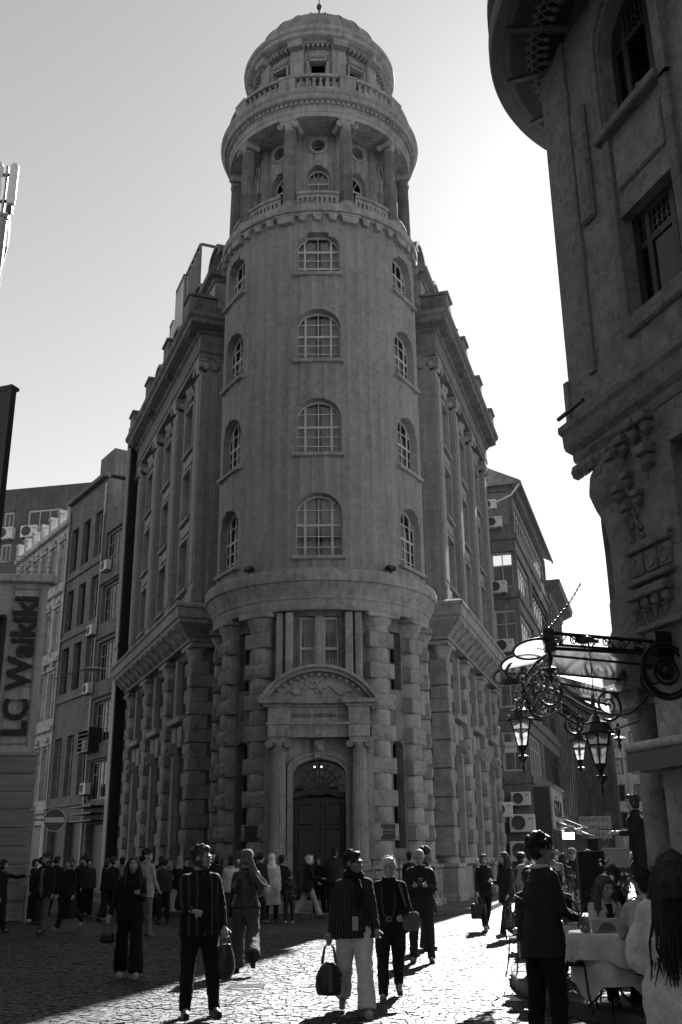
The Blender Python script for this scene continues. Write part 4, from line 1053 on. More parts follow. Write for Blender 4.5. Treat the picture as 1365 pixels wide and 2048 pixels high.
mb = MB(); wall(mb, flat, 0, L, 0, 21.8, ops, .25); mb.add([(L, 0, 0), (L, 9, 0), (L, 9, 21.8), (L, 0, 21.8)], [(3, 2, 1, 0)])
# near face (towards the camera)
eops = [dict(x0=.16, x1=1.42, z0=z + .9, z1=z + 2.95) for z in sl2[:4]] + [dict(x0=.2, x1=1.35, z0=19.4, z1=21.4)]
wall(mb, lambda x, dd, z: (dd, 1.6 - x, z), 0, 1.6, 0, 21.8, eops, .25); mb.add([(0, 1.6, 0), (0, 8, 0), (0, 8, 21.8), (0, 1.6, 21.8)], [(0, 1, 2, 3)])
mb.build('wall', 'render_g', ga)
for z in sl2:
    MB().box(-.1, L, -.1, -.004, z + .25, z + .62, ch=.02).build('floor_band', 'render_g', ga)
    MB().box(-.1, -.004, -.1, 1.7, z + .25, z + .62, ch=.02).build('floor_band', 'render_g', ga)
for z in sl2[:4]:
    window(ga, T(3.22, .16, z + .9), 5.95, 2.05, (.66,), (.14, .28, .42, .57, .71, .85), bt=.09, panes=False)
    window(ga, T(11.75, .16, z + .9), 9.7, 2.05, (.66,), (.1, .2, .3, .4, .5, .6, .7, .8, .9), bt=.09, panes=False, fm='dark')
    window(ga, T(.16, .81, z + .9) @ RZ(-90), 1.26, 2.05, (.62,), (.5,), bt=.08, panes=True)
window(ga, T(8.5, .16, 19.4), 16.4, 2.0, (.6,), tuple(.06 * k for k in range(1, 16)), bt=.07, panes=False)
MB().box(.02, 1.58, -.001, .001, 0, .01).build('threshold', 'render_g', ga)
q = MB().add([(-.35, -.5, 21.75), (L + .1, -.5, 21.75), (L + .1, 3, 23.6), (-.35, 3, 23.6), (-.35, 9, 22)], [(0, 1, 2, 3), (0, 3, 4)])
q.box(-.4, L + .1, -.6, -.48, 21.62, 21.78).box(-.4, -.3, -.5, 3, 21.62, 21.75)
q.build('tiled_roof', 'tile', ga)
rt_ = MB().tube([(0, -.5, 21.8), (0, 3, 23.64)], .07, 6).mesh('roof_tile_row', 'tile')
for k in range(44): ob('roof_tile_row', rt_, ga, T(-.3 + .39 * k, 0, 0))
MB().tube([(-.3, -.5, 21.6), (-.25, 0, 21.0), (.02, 1.3, 20.6)], .06, 8).build('gutter_pipe', 'white', ga)
# letting notice in the lowest window
nt = MB().box(.3, .95, -.02, -.005, 0, .55).build('letting_notice', 'signwhite', ga, T(0, 1.6, 6.75) @ RZ(-90))
text('lettering', 'KİRALIK', .17, 'black', nt, T(.62, -.022, .3), .002)
# stone building further on
fm_, L = facade_r(RN, RBg, 17.2, 27)
sb = thing('stone_building', 'dark stone building with deep cornice further up the right street', 'building', fm_)
mb = MB(); wall(mb, flat, 0, L, 0, 20, [dict(x0=x - .5, x1=x + .5, z0=z, z1=z + 2.2) for x in (1.2, 3.2, 5.2, 7.2, 9) for z in (5, 9, 13, 16.6)], .3); body(mb, L, 20); mb.build('wall', 'stone_dark', sb)
for x in (1.2, 3.2, 5.2, 7.2, 9):
    for z in (5, 9, 13, 16.6): window(sb, T(x, .22, z), 1.0, 2.2, (.7,), (.5,), bt=.06, panes=False, fm='dark')
q = MB(); mould(q, [(0, 3), (0, 0), (L, 0)], [(-.3, 19.2), (.1, 19.2), (.2, 19.5), (.9, 19.8), (1.0, 20.2), (-.3, 20.4)]); q.build('cornice', 'stone_dark', sb)
for x in (0.2, 2.2, 4.2, 6.2, 8.2): MB().box(x - .2, x + .2, -.15, 0, 4.2, 19.2, ch=.02).build('pilaster', 'stone_dark', sb)
# canyon beyond: four more fronts, alternating heights
random.seed(17)
for i, (t0, t1, z, b0, mt, lab) in enumerate(((27.2, 36, 17.5, 0, 'render_g', 'grey building with rows of small windows, third in the right street'), (36.2, 47, 15.0, .6, 'stone_dark', 'dark narrow-windowed building, fourth in the right street'), (47.2, 62, 16.0, 1.2, 'render_g', 'pale building far up the right street where the lane narrows'))):
    fm_, L = facade_r((RN[0] + b0, RN[1]), RBg + .3 * i, t0, t1)
    f_ = thing('street_building', lab, 'building', fm_, 'buildings far up the right street')
    xs_ = [1.0 + 1.9 * k for k in range(int((L - 1) / 1.9))]; zz = [z_ for z_ in (4.6, 7.8, 11, 14) if z_ + 2.4 < z]
    mb = MB(); wall(mb, flat, 0, L, 0, z, [dict(x0=x - .45, x1=x + .45, z0=a, z1=a + 2) for x in xs_ for a in zz], .25); body(mb, L, z); mb.build('wall', mt, f_)
    for x in xs_:
        for a in zz: window(f_, T(x, .18, a), .9, 2.0, (.6,), (.5,), bt=.06, panes=False, fm='dark')
        MB().box(x - .98, x - .88, -.12, 0, 3.8, z - .4).build('pilaster', mt, f_)
    MB().box(0, L, -.4, .1, z - .35, z + .1, ch=.05).build('cornice', mt, f_)
# end of the street, and the far side
fb = thing('street_end_building', 'tall pale building with window grid closing the right street', 'building', T(24, 128, 0) @ RZ(-8))
xs_ = [1.2 + 2.2 * k for k in range(10)]; zz = [4.5 + 3.2 * k for k in range(4)]
mb = MB(); wall(mb, flat, 0, 24, 0, 19, [dict(x0=x - .6, x1=x + .6, z0=a, z1=a + 2) for x in xs_ for a in zz], .25); body(mb, 24, 19); mb.build('wall', 'render_l', fb)
for x in xs_:
    for a in zz: window(fb, T(x, .18, a), 1.2, 2.0, (.6,), (.5,), bt=.1, panes=False, fm='dark')
    MB().box(x - 1.15, x - 1.05, -.15, 0, 3.5, 19).build('pilaster', 'render_l', fb)
fs_ = thing('far_side_building', 'dark building on the far right side of the lane behind the hotel corner', 'building', T(34, 100, 0) @ RZ(-107))
xs_ = [1.2 + 2.2 * k for k in range(17)]
mb = MB(); wall(mb, flat, 0, 40, 0, 13, [dict(x0=x - .6, x1=x + .6, z0=a, z1=a + 2) for x in xs_ for a in (4.5, 7.7)], .25); body(mb, 40, 13); mb.build('wall', 'render_g', fs_)
for x in xs_:
    for a in (4.5, 7.7): window(fs_, T(x, .18, a), 1.2, 2.0, (.6,), (.5,), bt=.1, panes=False, fm='dark')
# shop fronts, awnings and signs along the lane
lane, _ = facade_r(RN, RBg, 0, 60)
def lanem(t, out, z): return lane @ T(t, -out, z)
MT['awn'] = mat('awning_cloth', .12, .8, .2, 4, .2); MT['awn2'] = mat('pale_awning_cloth', .3, .8, .2, 4, .2)
random.seed(9)
for i, (t, w, z) in enumerate(((3.4, 4.6, 3.7), (8.6, 4.6, 3.6), (13.6, 4.2, 3.9), (18.6, 5, 3.5), (24.5, 5, 3.6), (30.5, 5.4, 3.5), (37, 6, 3.5))):
    a = thing('shop_awning', ('%s sloping shop awning over the lane, number %s from the lettered sign board' % (('dark', 'pale')[i % 2], ('one', 'two', 'three', 'four', 'five', 'six', 'seven')[i])), 'awning', lanem(t, 0, z), 'awnings along the right lane')
    q = MB().add([(-w / 2, -.02, .0), (w / 2, -.02, 0), (w / 2, -1.5, -.62), (-w / 2, -1.5, -.62), (w / 2, -1.5, -.86), (-w / 2, -1.5, -.86)], [(0, 1, 2, 3), (3, 2, 4, 5)])
    q.add([(-w / 2, -.02, -.03), (w / 2, -.02, -.03), (w / 2, -1.48, -.65), (-w / 2, -1.48, -.65)], [(0, 1, 2, 3)])
    q.build('cloth', ('awn', 'awn2')[i % 2], a)
    MB().tube([(-w / 2, -1.5, -.6), (w / 2, -1.5, -.6)], .03, 6).build('front_bar', 'metal', a)
    for s2 in (-1, 1): MB().tube([(s2 * w / 2, 0, -.7), (s2 * w / 2, -1.45, -.62)], .025, 6).build('arm', 'metal', a)
sg_ = thing('shop_sign', 'pale sign board lettered in black over the first shop of the lane', 'sign', lanem(.3, .9, 2.9))
MB().box(0, 5.2, -.06, .06, 0, 2.1, ch=.02).build('board', 'shopw', sg_)
text('lettering', 'GÖKAL.', 1.25, 'black', sg_, T(2.7, -.07, 1.0), .02, 1.0)
MB().box(-.05, 5.3, -.2, .9, 2.1, 2.2).build('hood', 'metal', sg_)
MB().box(-.06, 0, .07, .9, -.4, 2.1).build('return_panel', 'dark', sg_)
tub = emit('lit_tube', 5.0)
MB().tube([(3.6, -.1, -.12), (5.0, -.1, -.12)], .03, 6).build('lamp_tube', tub, sg_)
for (t, o, z, w, h, lab) in ((7.2, 1.0, 2.45, .7, .42, 'small lit white shop light box below the lettered sign board'), (36, 5.3, 3.3, 1.5, .8, 'bright lit sign box far down the lane beside the hotel corner')):
    b_ = thing('light_box', lab, 'lit sign', lanem(t, o, z) @ RZ(-75))
    MB().box(-w / 2, w / 2, 0, .15, 0, h, ch=.01).build('box', 'dark', b_); MB().box(-w / 2 + .03, w / 2 - .03, -.012, -.004, .03, h - .03).build('lit_face', tub, b_)
for k, (t, o, z, tx, lab) in enumerate(((22, 1.6, 2.7, ('KUNDURA', 'MEZAT AYAZ', '376 30 30'), 'hanging notice board with three lines of lettering in the lane'), (29, 1.7, 1.7, ('E', 'C', 'O'), 'narrow upright sign with stacked letters in the lane'), (33, 2.0, 3.9, (), 'small hanging sign above the crowd in the lane'))):
    s_ = thing('hanging_sign', lab, 'sign', lanem(t, o, z) @ RZ(-80)); w, h = ((2.2, 1.5), (.7, 2.2), (1.0, 1.0))[k]
    MB().box(-w / 2, w / 2, 0, .06, 0, h, ch=.01).build('board', ('shopw', 'render_g', 'render_g')[k], s_)
    for j, t_ in enumerate(tx): text('lettering', t_, min(.4, 1.3 * w / max(1, len(t_))), 'black' if k == 0 else 'white', s_, T(0, -.008, h * (1 - (j + .5) / max(1, len(tx)))), .003)
# shop goods: a hanging garment rail and shirt near the first shop
# air conditioners on the right
enm = lane @ RZ(-90)
def rac(x, z, label, s=1.0, y=-.4): return ac(lane @ T(0, 1.6, 0) @ RZ(-90) @ T(x, y, z), label, s)
rac(.35, 20.2, 'upper of two air conditioners under the tiled roof of the bay building', .95)
rac(.55, 19.1, 'lower of two air conditioners under the tiled roof of the bay building', 1.05)
rac(.55, 15.3, 'air conditioner on the near face, second storey from the top', 1.15)
rac(.7, 12.0, 'air conditioner on the near face, third storey from the top', 1.2)
ac(lane @ T(1.6, -.55, 12.0), 'air conditioner hung on the glazed side of the bay building', 1.2)
for z, s_, l3 in ((4.05, 1.15, 'top'), (2.75, 1.5, 'middle'), (1.35, 1.65, 'bottom')): rac(1.05, z, l3 + ' air conditioner of the stack beside the bank, under the lettered sign', s_, -.5)
ac(T(7.7, 50.6, 3.4) @ RZ(-10), 'air conditioner hung sideways on the end of the right wing', 1.2)
# ---------------------------------------------------------------- hotel on the right
MT['hotel'] = mat('hotel_stone', .24, .85, .22, 2.2, 0, .5, 34, dirt=.3)
MT['hotel_d'] = mat('hotel_stone_trim', .2, .85, .22, 3, 0, .4, 34, dirt=.3)
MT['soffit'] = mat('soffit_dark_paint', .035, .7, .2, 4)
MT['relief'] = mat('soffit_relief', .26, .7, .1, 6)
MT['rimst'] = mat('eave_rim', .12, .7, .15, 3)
HF = T(4.4, 17.3, 0) @ RZ(-71.9)
ho = thing('hotel_building', 'dark ornate hotel with rounded painted eave filling the right side', 'building', HF)
LH = 27.0
cx_ = [2.97 + 4.3 * k for k in range(6)]
op2 = [dict(x0=c_ - .76, x1=c_ + .76, z0=10.5, z1=12.45) for c_ in cx_]; op1 = [dict(x0=c_ - .76, x1=c_ + .76, z0=14.42, z1=17.0, rise=.9) for c_ in cx_]
mb = MB(); wall(mb, flat, 0, LH, 9.2, 18.6, [dict(o, depth=.3) for o in op1 + op2])
mb.add([(0, 0, 9.2), (0, 26, 9.2), (0, 26, 18.6), (0, 0, 18.6)], [(0, 1, 2, 3)]); mb.add([(0, 0, 18.6), (LH, 0, 18.6), (LH, 26, 18.6), (0, 26, 18.6)], [(0, 1, 2, 3)])
mb.add([(LH, 0, 0), (LH, 20, 0), (LH, 20, 18.6), (LH, 0, 18.6)], [(3, 2, 1, 0)])
mb.build('upper_wall', 'hotel', ho)
def hwin(c_, z, w, h, rise):
    f = window(ho, T(c_, .22, z), w, h, (.66,), (.27, .73), rise, bt=.085, thick=(.66, .27, .73), fm='wood', curtain=1, dep=.1)
    MB().box(-w * .2, w * .2, .13, .135, .06, h * .64).build('blind', 'white', f)
    q = MB()      # wooden lattice in the upper lights
    zt = z + h * .66
    for x0, x1 in ((-w * .5, -w * .23), (-w * .23, w * .23), (w * .23, w * .5)):
        n = 3 if x1 - x0 < .5 else 5
        for k in range(1, n): q.box(c_ + x0 + (x1 - x0) * k / n - .012, c_ + x0 + (x1 - x0) * k / n + .012, .23, .29, zt, z + h - (.1 if not rise else .25))
        for k in range(1, 5 if rise else 4): q.box(c_ + x0, c_ + x1, .24, .28, zt + .17 * k - .012, zt + .17 * k + .012)
    q.build('lattice', 'wood', f, T(-c_, -.22, -z))
for c_ in cx_[:2]:
    hwin(c_, 10.5, 1.52, 1.95, 0); hwin(c_, 14.42, 1.52, 2.58, .9)
for c_ in cx_[2:]:
    for z, h, r in ((10.5, 1.95, 0), (14.42, 2.58, .9)): window(ho, T(c_, .36, z), 1.52, h, (.66,), (.27, .73), r, bt=.085, fm='wood', panes=False)
for c_ in cx_:
    # window surrounds and sills
    o_ = dict(x0=c_ - .76, x1=c_ + .76, z0=14.42, z1=17.0, rise=.9); pts = [(c_ - .76, 14.2)] + [(x, optop(o_, x)) for x in opxs(o_)] + [(c_ + .76, 14.2)]
    q = MB()
    for (a, za), (b, zb) in zip(pts, pts[1:]):
        s2 = lambda x, z, k: (c_ + (x - c_) * (1 + k), 14.2 + (z - 14.2) * (1 + k * .5))
        for k0, k1, y in ((.02, .14, -.07), (.14, .42, -.12)):
            P_ = [s2(a, za, k0), s2(b, zb, k0), s2(b, zb, k1), s2(a, za, k1)]
            q.add([(p[0], yy, p[1]) for yy in (y, .02) for p in P_], [(0, 1, 2, 3), (0, 4, 5, 1), (2, 6, 7, 3)])
    q.build('arch_surround', 'hotel_d', ho)
    MB().box(c_ - 1.1, c_ + .84, -.2, .3, 14.2, 14.4, ch=.03).build('sill', 'hotel_d', ho)
    MB().box(c_ - 1.0, c_ - .78, -.08, .02, 10.3, 14.19, ch=.02).build('jamb', 'hotel_d', ho)
    MB().box(c_ + .78, c_ + 1.0, -.08, .02, 10.3, 14.19, ch=.02).build('jamb', 'hotel_d', ho)
    MB().box(c_ - .7, c_ + .7, -.06, .02, 12.95, 13.95, ch=.04).build('apron_panel', 'hotel', ho)
    MB().box(c_ - .95, c_ + .95, -.1, .04, 10.1, 10.42, ch=.04).build('sill', 'hotel_d', ho)
    q = MB().box(c_ - 2.2, c_ - 1.98, -.06, .02, 10.0, 18.2, ch=.02).build('pilaster_strip', 'hotel_d', ho)
    MB().box(c_ - 1.9, c_ - 1.45, -.1, .02, 13.0, 15.6, ch=.05).build('pilaster_panel', 'hotel_d', ho)
MB().box(-.12, .02, -.05, .4, 9.3, 10.25).build('corner_step', 'hotel', ho)
# big string cornice with soffit, corner block with gadroons
q = MB(); mould(q, [(.02, 6), (.02, 0), (LH, 0)], [(-.5, 8.55), (.02, 8.55), (.04, 8.62), (.04, 8.72), (.13, 8.82), (.15, 8.9), (.16, 9.12), (.21, 9.2), (.21, 9.32), (.06, 9.42), (-.5, 9.45)])
q.build('string_cornice', 'hotel_d', ho)
MB().tube([(-.08, -.24, 9.46), (.8, -.24, 9.47)], .045, 8).build('conduit', 'dark', ho)
# round corner bay below the cornice
bm = T(1.0, .95, 0) @ RZ(-20)
mb = MB(); Rb_ = 1.0
wall(mb, cyl(Rb_), -pi * Rb_, pi * Rb_, 4.2, 7.4, [dict(x0=-.42, x1=.24, z0=5.75, z1=7.25, rise=.75, depth=.3)], xs=[radians(a) * Rb_ for a in range(-180, 181, 8)])
mb.build('corner_bay', 'hotel', ho, bm)
window(ho, bm @ T(-.09, -.72, 5.75), .66, 1.5, (), (.5,), .75, bt=.05, fm='wood', curtain=1)
MB().lathe([(1.0, 7.38), (1.06, 7.5), (1.16, 7.8), (1.12, 8.1), (1.0, 8.3), (1.04, 8.34), (1.04, 8.44), (1.14, 8.56), (.4, 8.58)], 40).build('bay_head', 'hotel_d', ho, bm)
MB().lathe([(.9, 4.2), (1.03, 4.3), (1.08, 4.5), (1.05, 4.75), (1.12, 4.9), (1.08, 5.1), (1.0, 5.3)], 40).build('bay_foot', 'hotel_d', ho, bm)
gd = MB().sweep([(0, 0), (-.1, .03), (-.14, .14), (-.1, .26), (0, .3)], -.11, .11, sm=True).mesh('gadroon', 'hotel_d')
for k in range(6): ob('gadroon', gd, ho, T(.1 + .25 * k, .02, 8.22))
# stalactite brackets, inlaid panels, corbel row on the flat wall beside the bay
mb = MB(); wall(mb, flat, 1.6, LH, 0, 9.2, [dict(x0=2.75 + 4.3 * k, x1=4.6 + 4.3 * k, z0=5.2, z1=7.9, depth=.4) for k in range(5)] + [dict(x0=2.6 + 4.3 * k, x1=4.6 + 4.3 * k, z0=.3, z1=3.0, depth=.4) for k in range(1, 5)]); mb.build('lower_wall', 'hotel', ho)
for k in range(5): window(ho, T(3.67 + 4.3 * k, .34, 5.2), 1.85, 2.7, (.66,), (.27, .73), bt=.085, fm='wood', panes=False)
for k in range(1, 5): window(ho, T(3.6 + 4.3 * k, .34, .3), 2.0, 2.7, (.66,), (.5,), bt=.085, fm='wood', panes=False)
random.seed(2)
def stal(x, z, s):
    q = MB().box(x - .14 * s, x + .14 * s, -.2 * s, .05, z + .2 * s, z + .34 * s, ch=.02).ball((x, -.05 * s, z + .12 * s), (.1 * s, .08 * s, .12 * s), 10).box(x - .1 * s, x + .1 * s, -.12 * s, .03, z + .06 * s, z + .2 * s, ch=.02)
    q.lathe([(.0, -.2 * s), (.035 * s, -.12 * s), (.03 * s, -.06 * s), (.08 * s, 0)], 8, m=T(x, -.1 * s, z))
    q.build('stalactite_bracket', 'hotel_d', ho)
for x, z, s in ((.95, 7.75, 1), (1.25, 7.92, 1), (1.6, 8.08, 1), (1.95, 8.2, 1.1), (2.3, 8.2, 1.1), (1.3, 7.35, .8), (1.62, 7.5, .8), (1.5, 6.95, .8), (1.85, 7.1, .8), (2.25, 7.6, 1.2)): stal(x, z, s)
for k in range(4): stal(1.5 + .27 * k, 5.35, 1.0)
MB().box(1.35, 2.55, -.1, .05, 6.35, 6.45, ch=.02).box(1.35, 2.55, -.08, .05, 6.45, 6.5).build('moulding', 'hotel_d', ho)
MB().box(1.35, 2.55, -.12, .05, 5.8, 5.9, ch=.02).build('moulding', 'hotel_d', ho)
for k in range(3):
    p = MB().box(1.45 + .37 * k, 1.76 + .37 * k, -.05, .02, 5.95, 6.32, ch=.02).build('inlaid_panel', 'hotel_d', ho)
    MB().lathe([(.09, -.06), (.12, -.075), (.13, -.05)], 12, m=T(1.605 + .37 * k, 0, 6.13) @ RX(90) @ SC(1, 1, -1)).build('rosette', 'hotel', p)
MB().box(1.5, 2.7, -.14, .05, 5.0, 5.1, ch=.02).build('moulding', 'hotel_d', ho)
for k in range(14):   # carved triangle
    a = k / 13; MB().ball((1.62 + .25 * (a - .5) * (1 + (k % 3) * .5), -.03, 6.6 + .5 * (1 - abs(2 * a - 1))), (.05, .04, .06), 6).build('carving', 'hotel_d', ho)
# plaque on the bay
pl = MB().prism([(-.36, -.3), (.36, -.3), (.36, .1), (.3, .16), (.3, .24), (.1, .24), (0, .32), (-.1, .24), (-.3, .24), (-.3, .16), (-.36, .1)], -.03, .03).build('plaque', 'plaque', ho, bm @ RZ(14) @ T(0, -1.16, 4.62))
text('lettering', 'Esha', .2, 'letter', pl, T(-.02, -.034, .04), .003); text('lettering', 'Lokanta', .17, 'letter', pl, T(0, -.034, -.16), .003)
# ground floor: entrance recess, column, canopy pocket
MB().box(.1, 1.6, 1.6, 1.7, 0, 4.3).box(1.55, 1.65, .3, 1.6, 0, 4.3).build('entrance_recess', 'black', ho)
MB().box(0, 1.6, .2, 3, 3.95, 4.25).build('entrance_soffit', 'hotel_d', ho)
MB().box(-.1, .05, 2.6, 26, 0, 9.2).build('lane_side_wall', 'hotel', ho)
co = T(.72, .42, 0)
MB().lathe([(.3, .15), (.3, .5), (.24, .55), (.22, .7), (.2, 3.0), (.21, 3.2)], 20).build('entrance_column', 'hotel_d', ho, co)
MB().lathe([(.21, 3.2), (.26, 3.24), (.26, 3.32), (.21, 3.36), (.24, 3.5), (.3, 3.75), (.36, 3.9)], 20).box(-.4, .4, -.4, .4, 3.9, 4.25, ch=.03).build('column_capital', 'hotel_d', ho, co)
MB().tube([(1.15, -.25, 3.22), (6, -.25, 3.22)], .09, 10).build('awning_roller', 'hotel_d', ho)
MB().box(1.15, 6, -.32, .0, 2.86, 3.14).build('awning_box', 'dark', ho)
MB().box(.05, 1.5, .1, 1.6, .15, .85, ch=.01).build('entrance_podium', 'dark', ho)
# painted round eave
ev = HF.inverted() @ T(7.75, 15.9, 0)
MB().lathe([(2.2, 17.75), (3.0, 17.62), (4.28, 17.5), (4.3, 17.46), (4.34, 17.42), (4.56, 17.42), (4.6, 17.5), (4.6, 17.75), (4.3, 17.9), (4.3, 18.2), (4.5, 18.3), (4.58, 18.4), (4.58, 18.6), (3, 19.2)], 120).build('eave', 'rimst', ho, ev)
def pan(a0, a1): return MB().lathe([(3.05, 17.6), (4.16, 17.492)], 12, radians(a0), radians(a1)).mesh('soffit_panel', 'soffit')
def orn_():
    q = MB(); pal = []
    for s2 in (-1, 1):
        q.tube([(.0, 0, 0), (s2 * .05, .03, 0), (s2 * .1, .12, 0), (s2 * .07, .2, 0), (0, .32, 0)], .015, 4)
        q.tube([(.0, .02, 0), (s2 * .1, .0, 0), (s2 * .15, .06, 0), (s2 * .11, .1, 0)], .013, 4)
        q.tube([(0, .1, 0), (s2 * .04, .14, 0), (0, .2, 0)], .011, 4)
        q.tube([(0, 0, 0), (s2 * .05, -.1, 0), (s2 * .13, -.16, 0), (s2 * .15, -.3, 0)], .015, 4)
        q.tube([(s2 * .1, -.36, 0), (s2 * .05, -.3, 0), (s2 * .1, -.24, 0), (s2 * .14, -.3, 0)], .013, 4)
    return q.mesh('arabesque', 'relief')
orm = orn_()
for j, c_ in enumerate(range(-140, 10, 20)):
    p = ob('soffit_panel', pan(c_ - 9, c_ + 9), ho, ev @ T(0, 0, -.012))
    for k in range(5):
        a = c_ - 7.2 + 3.6 * k
        ob('arabesque', orm, p, AZ(a) @ T(0, -3.72, 17.52) @ RX(-5) @ RZ(180))
for c_ in range(-140, 10, 20): MB().box(-.06, .06, -4.3, -3.0, 17.45, 17.52).build('soffit_rib', 'rimst', ho, ev @ AZ(c_ + 10) @ T(0, 0, .01))
MB().box(-.04, .04, -4.5, -3.2, 17.34, 17.4).build('soffit_bar', 'black', ho, ev @ AZ(-66))
# ---------------------------------------------------------------- fronts on the viewer's side of the crossing (unseen; added to hold back sky light)
MT['ctx'] = mat('low_bounce_render', .07, .9, .2, 1.0, .2)  # kept dark so the added fronts bounce little sun
for nm, m_, L, z, lab in (('shade_front', T(-14.6, -22, 0) @ RZ(91), 45, 27, 'dark plain unseen front at the left, added to hold back sky light'), ('shade_front', T(16, -13, 0) @ RZ(180), 34, 27, 'dark plain unseen front behind the viewer, added to hold back sky light')):
    b_ = thing(nm, lab, 'building', m_)
    xs_ = [1.5 + 2.6 * k for k in range(int((L - 2) / 2.6))]
    mb = MB(); wall(mb, flat, 0, L, 0, z, [dict(x0=x - .6, x1=x + .6, z0=a, z1=a + 2.1) for x in xs_ for a in (4.6, 8.6, 12.6, 16.6, 20.6)], .3); body(mb, L, z, 9); mb.build('wall', 'ctx', b_)
    for x in xs_:
        for a in (4.6, 8.6, 12.6, 16.6, 20.6): window(b_, T(x, .22, a), 1.2, 2.1, (.6,), (.5,), bt=.08, panes=False, fm='dark')
    MB().box(0, L, -.5, .1, z - .3, z + .2, ch=.05).build('cornice', 'ctx', b_)
# ---------------------------------------------------------------- glass canopy, lanterns, chain
MT['cglass'] = glass('canopy_glass', .9, 1.12, .15, .75)
ca = thing('glass_canopy', 'wrought iron and frosted glass canopy over the hotel entrance', 'canopy', T(0, 0, 4.6))
bars = [((3.04, 14.6, 4.61), (4.95, 15.3, 4.6)), ((3.2, 15.1, 4.53), (5.0, 15.8, 4.48)), ((3.25, 15.8, 4.39), (5.1, 16.5, 4.33)), ((3.55, 16.3, 4.3), (5.2, 17.0, 4.12)), ((3.91, 16.9, 4.16), (5.3, 17.6, 3.98)), ((4.49, 17.3, 3.95), (5.4, 17.9, 3.86))]
bars = [tuple((x, y, z - 4.6) for x, y, z in q_) for q_ in bars]
for i, (a, b) in enumerate(bars):
    MB().tube([a, b], .022, 6).build('glazing_bar', 'black', ca)
    if i:
        p, q_ = bars[i - 1]
        MB().add([p, q_, b, a], [(0, 1, 2, 3)]).build('glass_panel', 'cglass', ca)
MB().tube([a for a, b in bars], .03, 6).build('edge_bar', 'black', ca)
for c_, r1, r2, an in (((2.86, 14.72, -.04), .32, .28, 20), ((2.76, 15.2, -.17), .34, .3, 16), ((2.7, 15.7, -.25), .32, .3, 10)):
    rr = []
    for t in range(25):
        x_, y_ = r1 * cos(t * pi / 12), r2 * sin(t * pi / 12); ca_, sa_ = cos(radians(an)), sin(radians(an))
        px_, py_ = x_ * ca_ - y_ * sa_, x_ * sa_ + y_ * ca_
        rr.append((c_[0] + px_, c_[1] + py_, c_[2] - .33 * py_ + .1 * px_))
    MB().add(rr[:-1], [tuple(range(24))]).build('glass_lobe', 'cglass', ca)
    MB().tube(rr, .022, 6).build('lobe_ring', 'black', ca)
def spiral(c_, r, turns, ax, ay, th=.02, start=0, n=40):
    c_, ax, ay = V(c_), V(ax), V(ay); pts = []
    for i in range(n + 1):
        t = i / n; a = start + turns * 2 * pi * t; k = r * (1 - .86 * t); pts.append(c_ + ax * (k * cos(a)) + ay * (k * sin(a)))
    return pts
ux, uy = V((.94, .35, 0)).normalized(), V((0, 0, 1))
# near fascia: two rails with running scroll
a, b = V((3.03, 14.55, 0)), V((4.95, 15.25, .02))
MB().tube([a + V((0, 0, .17)), b + V((0, 0, .13))], .03, 6).build('fascia_rail', 'black', ca); MB().tube([a + V((0, 0, -.06)), b + V((0, 0, -.06))], .03, 6).build('fascia_rail', 'black', ca)
for k in range(7):
    c_ = a + (b - a) * ((k + .6) / 7.2) + V((0, 0, .055 + (.02 if k % 2 else -.01)))
    s2 = 1 if k % 2 else -1
    MB().tube(spiral(c_, .075, 1.6, ux * s2, uy, .01) , .011, 5).build('fascia_scroll', 'black', ca)
    MB().tube([c_ + ux * (-.22) + uy * (-.05 * s2), c_ + ux * (-.1) + uy * (.08 * s2), c_ + ux * .075 * s2], .011, 5).build('fascia_scroll', 'black', ca)
MB().box(-.07, .07, -.07, .07, -.12, .22, ch=.01).build('corner_post', 'black', ca, T(3.05, 14.56, 0))
# hanging fringe under the lobes and the outer edge
edge = [V((3.05, 14.6, -.02)), V((2.9, 15.0, -.12)), V((2.85, 15.5, -.22)), V((2.95, 15.9, -.27)), V((3.3, 16.1, -.3)), V((3.6, 16.4, -.36)), V((3.95, 16.95, -.5)), V((4.5, 17.4, -.7))]
MB().tube([p + V((0, 0, -.1)) for p in edge], .025, 6).build('fringe_rail', 'black', ca); MB().tube([p + V((0, 0, -.26)) for p in edge], .02, 6).build('fringe_rail', 'black', ca)
drop = MB().lathe([(0, -.34), (.012, -.3), (.03, -.24), (.012, -.2), (.035, -.15), (.012, -.1), (.01, 0)], 6).mesh('fringe_drop', 'black')
for p, q_ in zip(edge, edge[1:]):
    n = max(3, int((q_ - p).length / .11))
    for k in range(n):
        ob('fringe_drop', drop, ca, M.Translation(p + (q_ - p) * (k / n) + V((0, 0, -.1))) @ SC(1, 1, random.uniform(.85, 1.1)))
big = MB().lathe([(0, -.5), (.02, -.42), (.04, -.38), (.015, -.33), (.12, -.26), (.02, -.22), (.05, -.12), (.02, 0)], 10).mesh('pendant', 'black')
for p in ((3.05, 14.58, -.1), (2.88, 15.6, -.3), (4.55, 17.4, -.75), (4.75, 17.5, -.8)): ob('pendant', big, ca, T(*p))
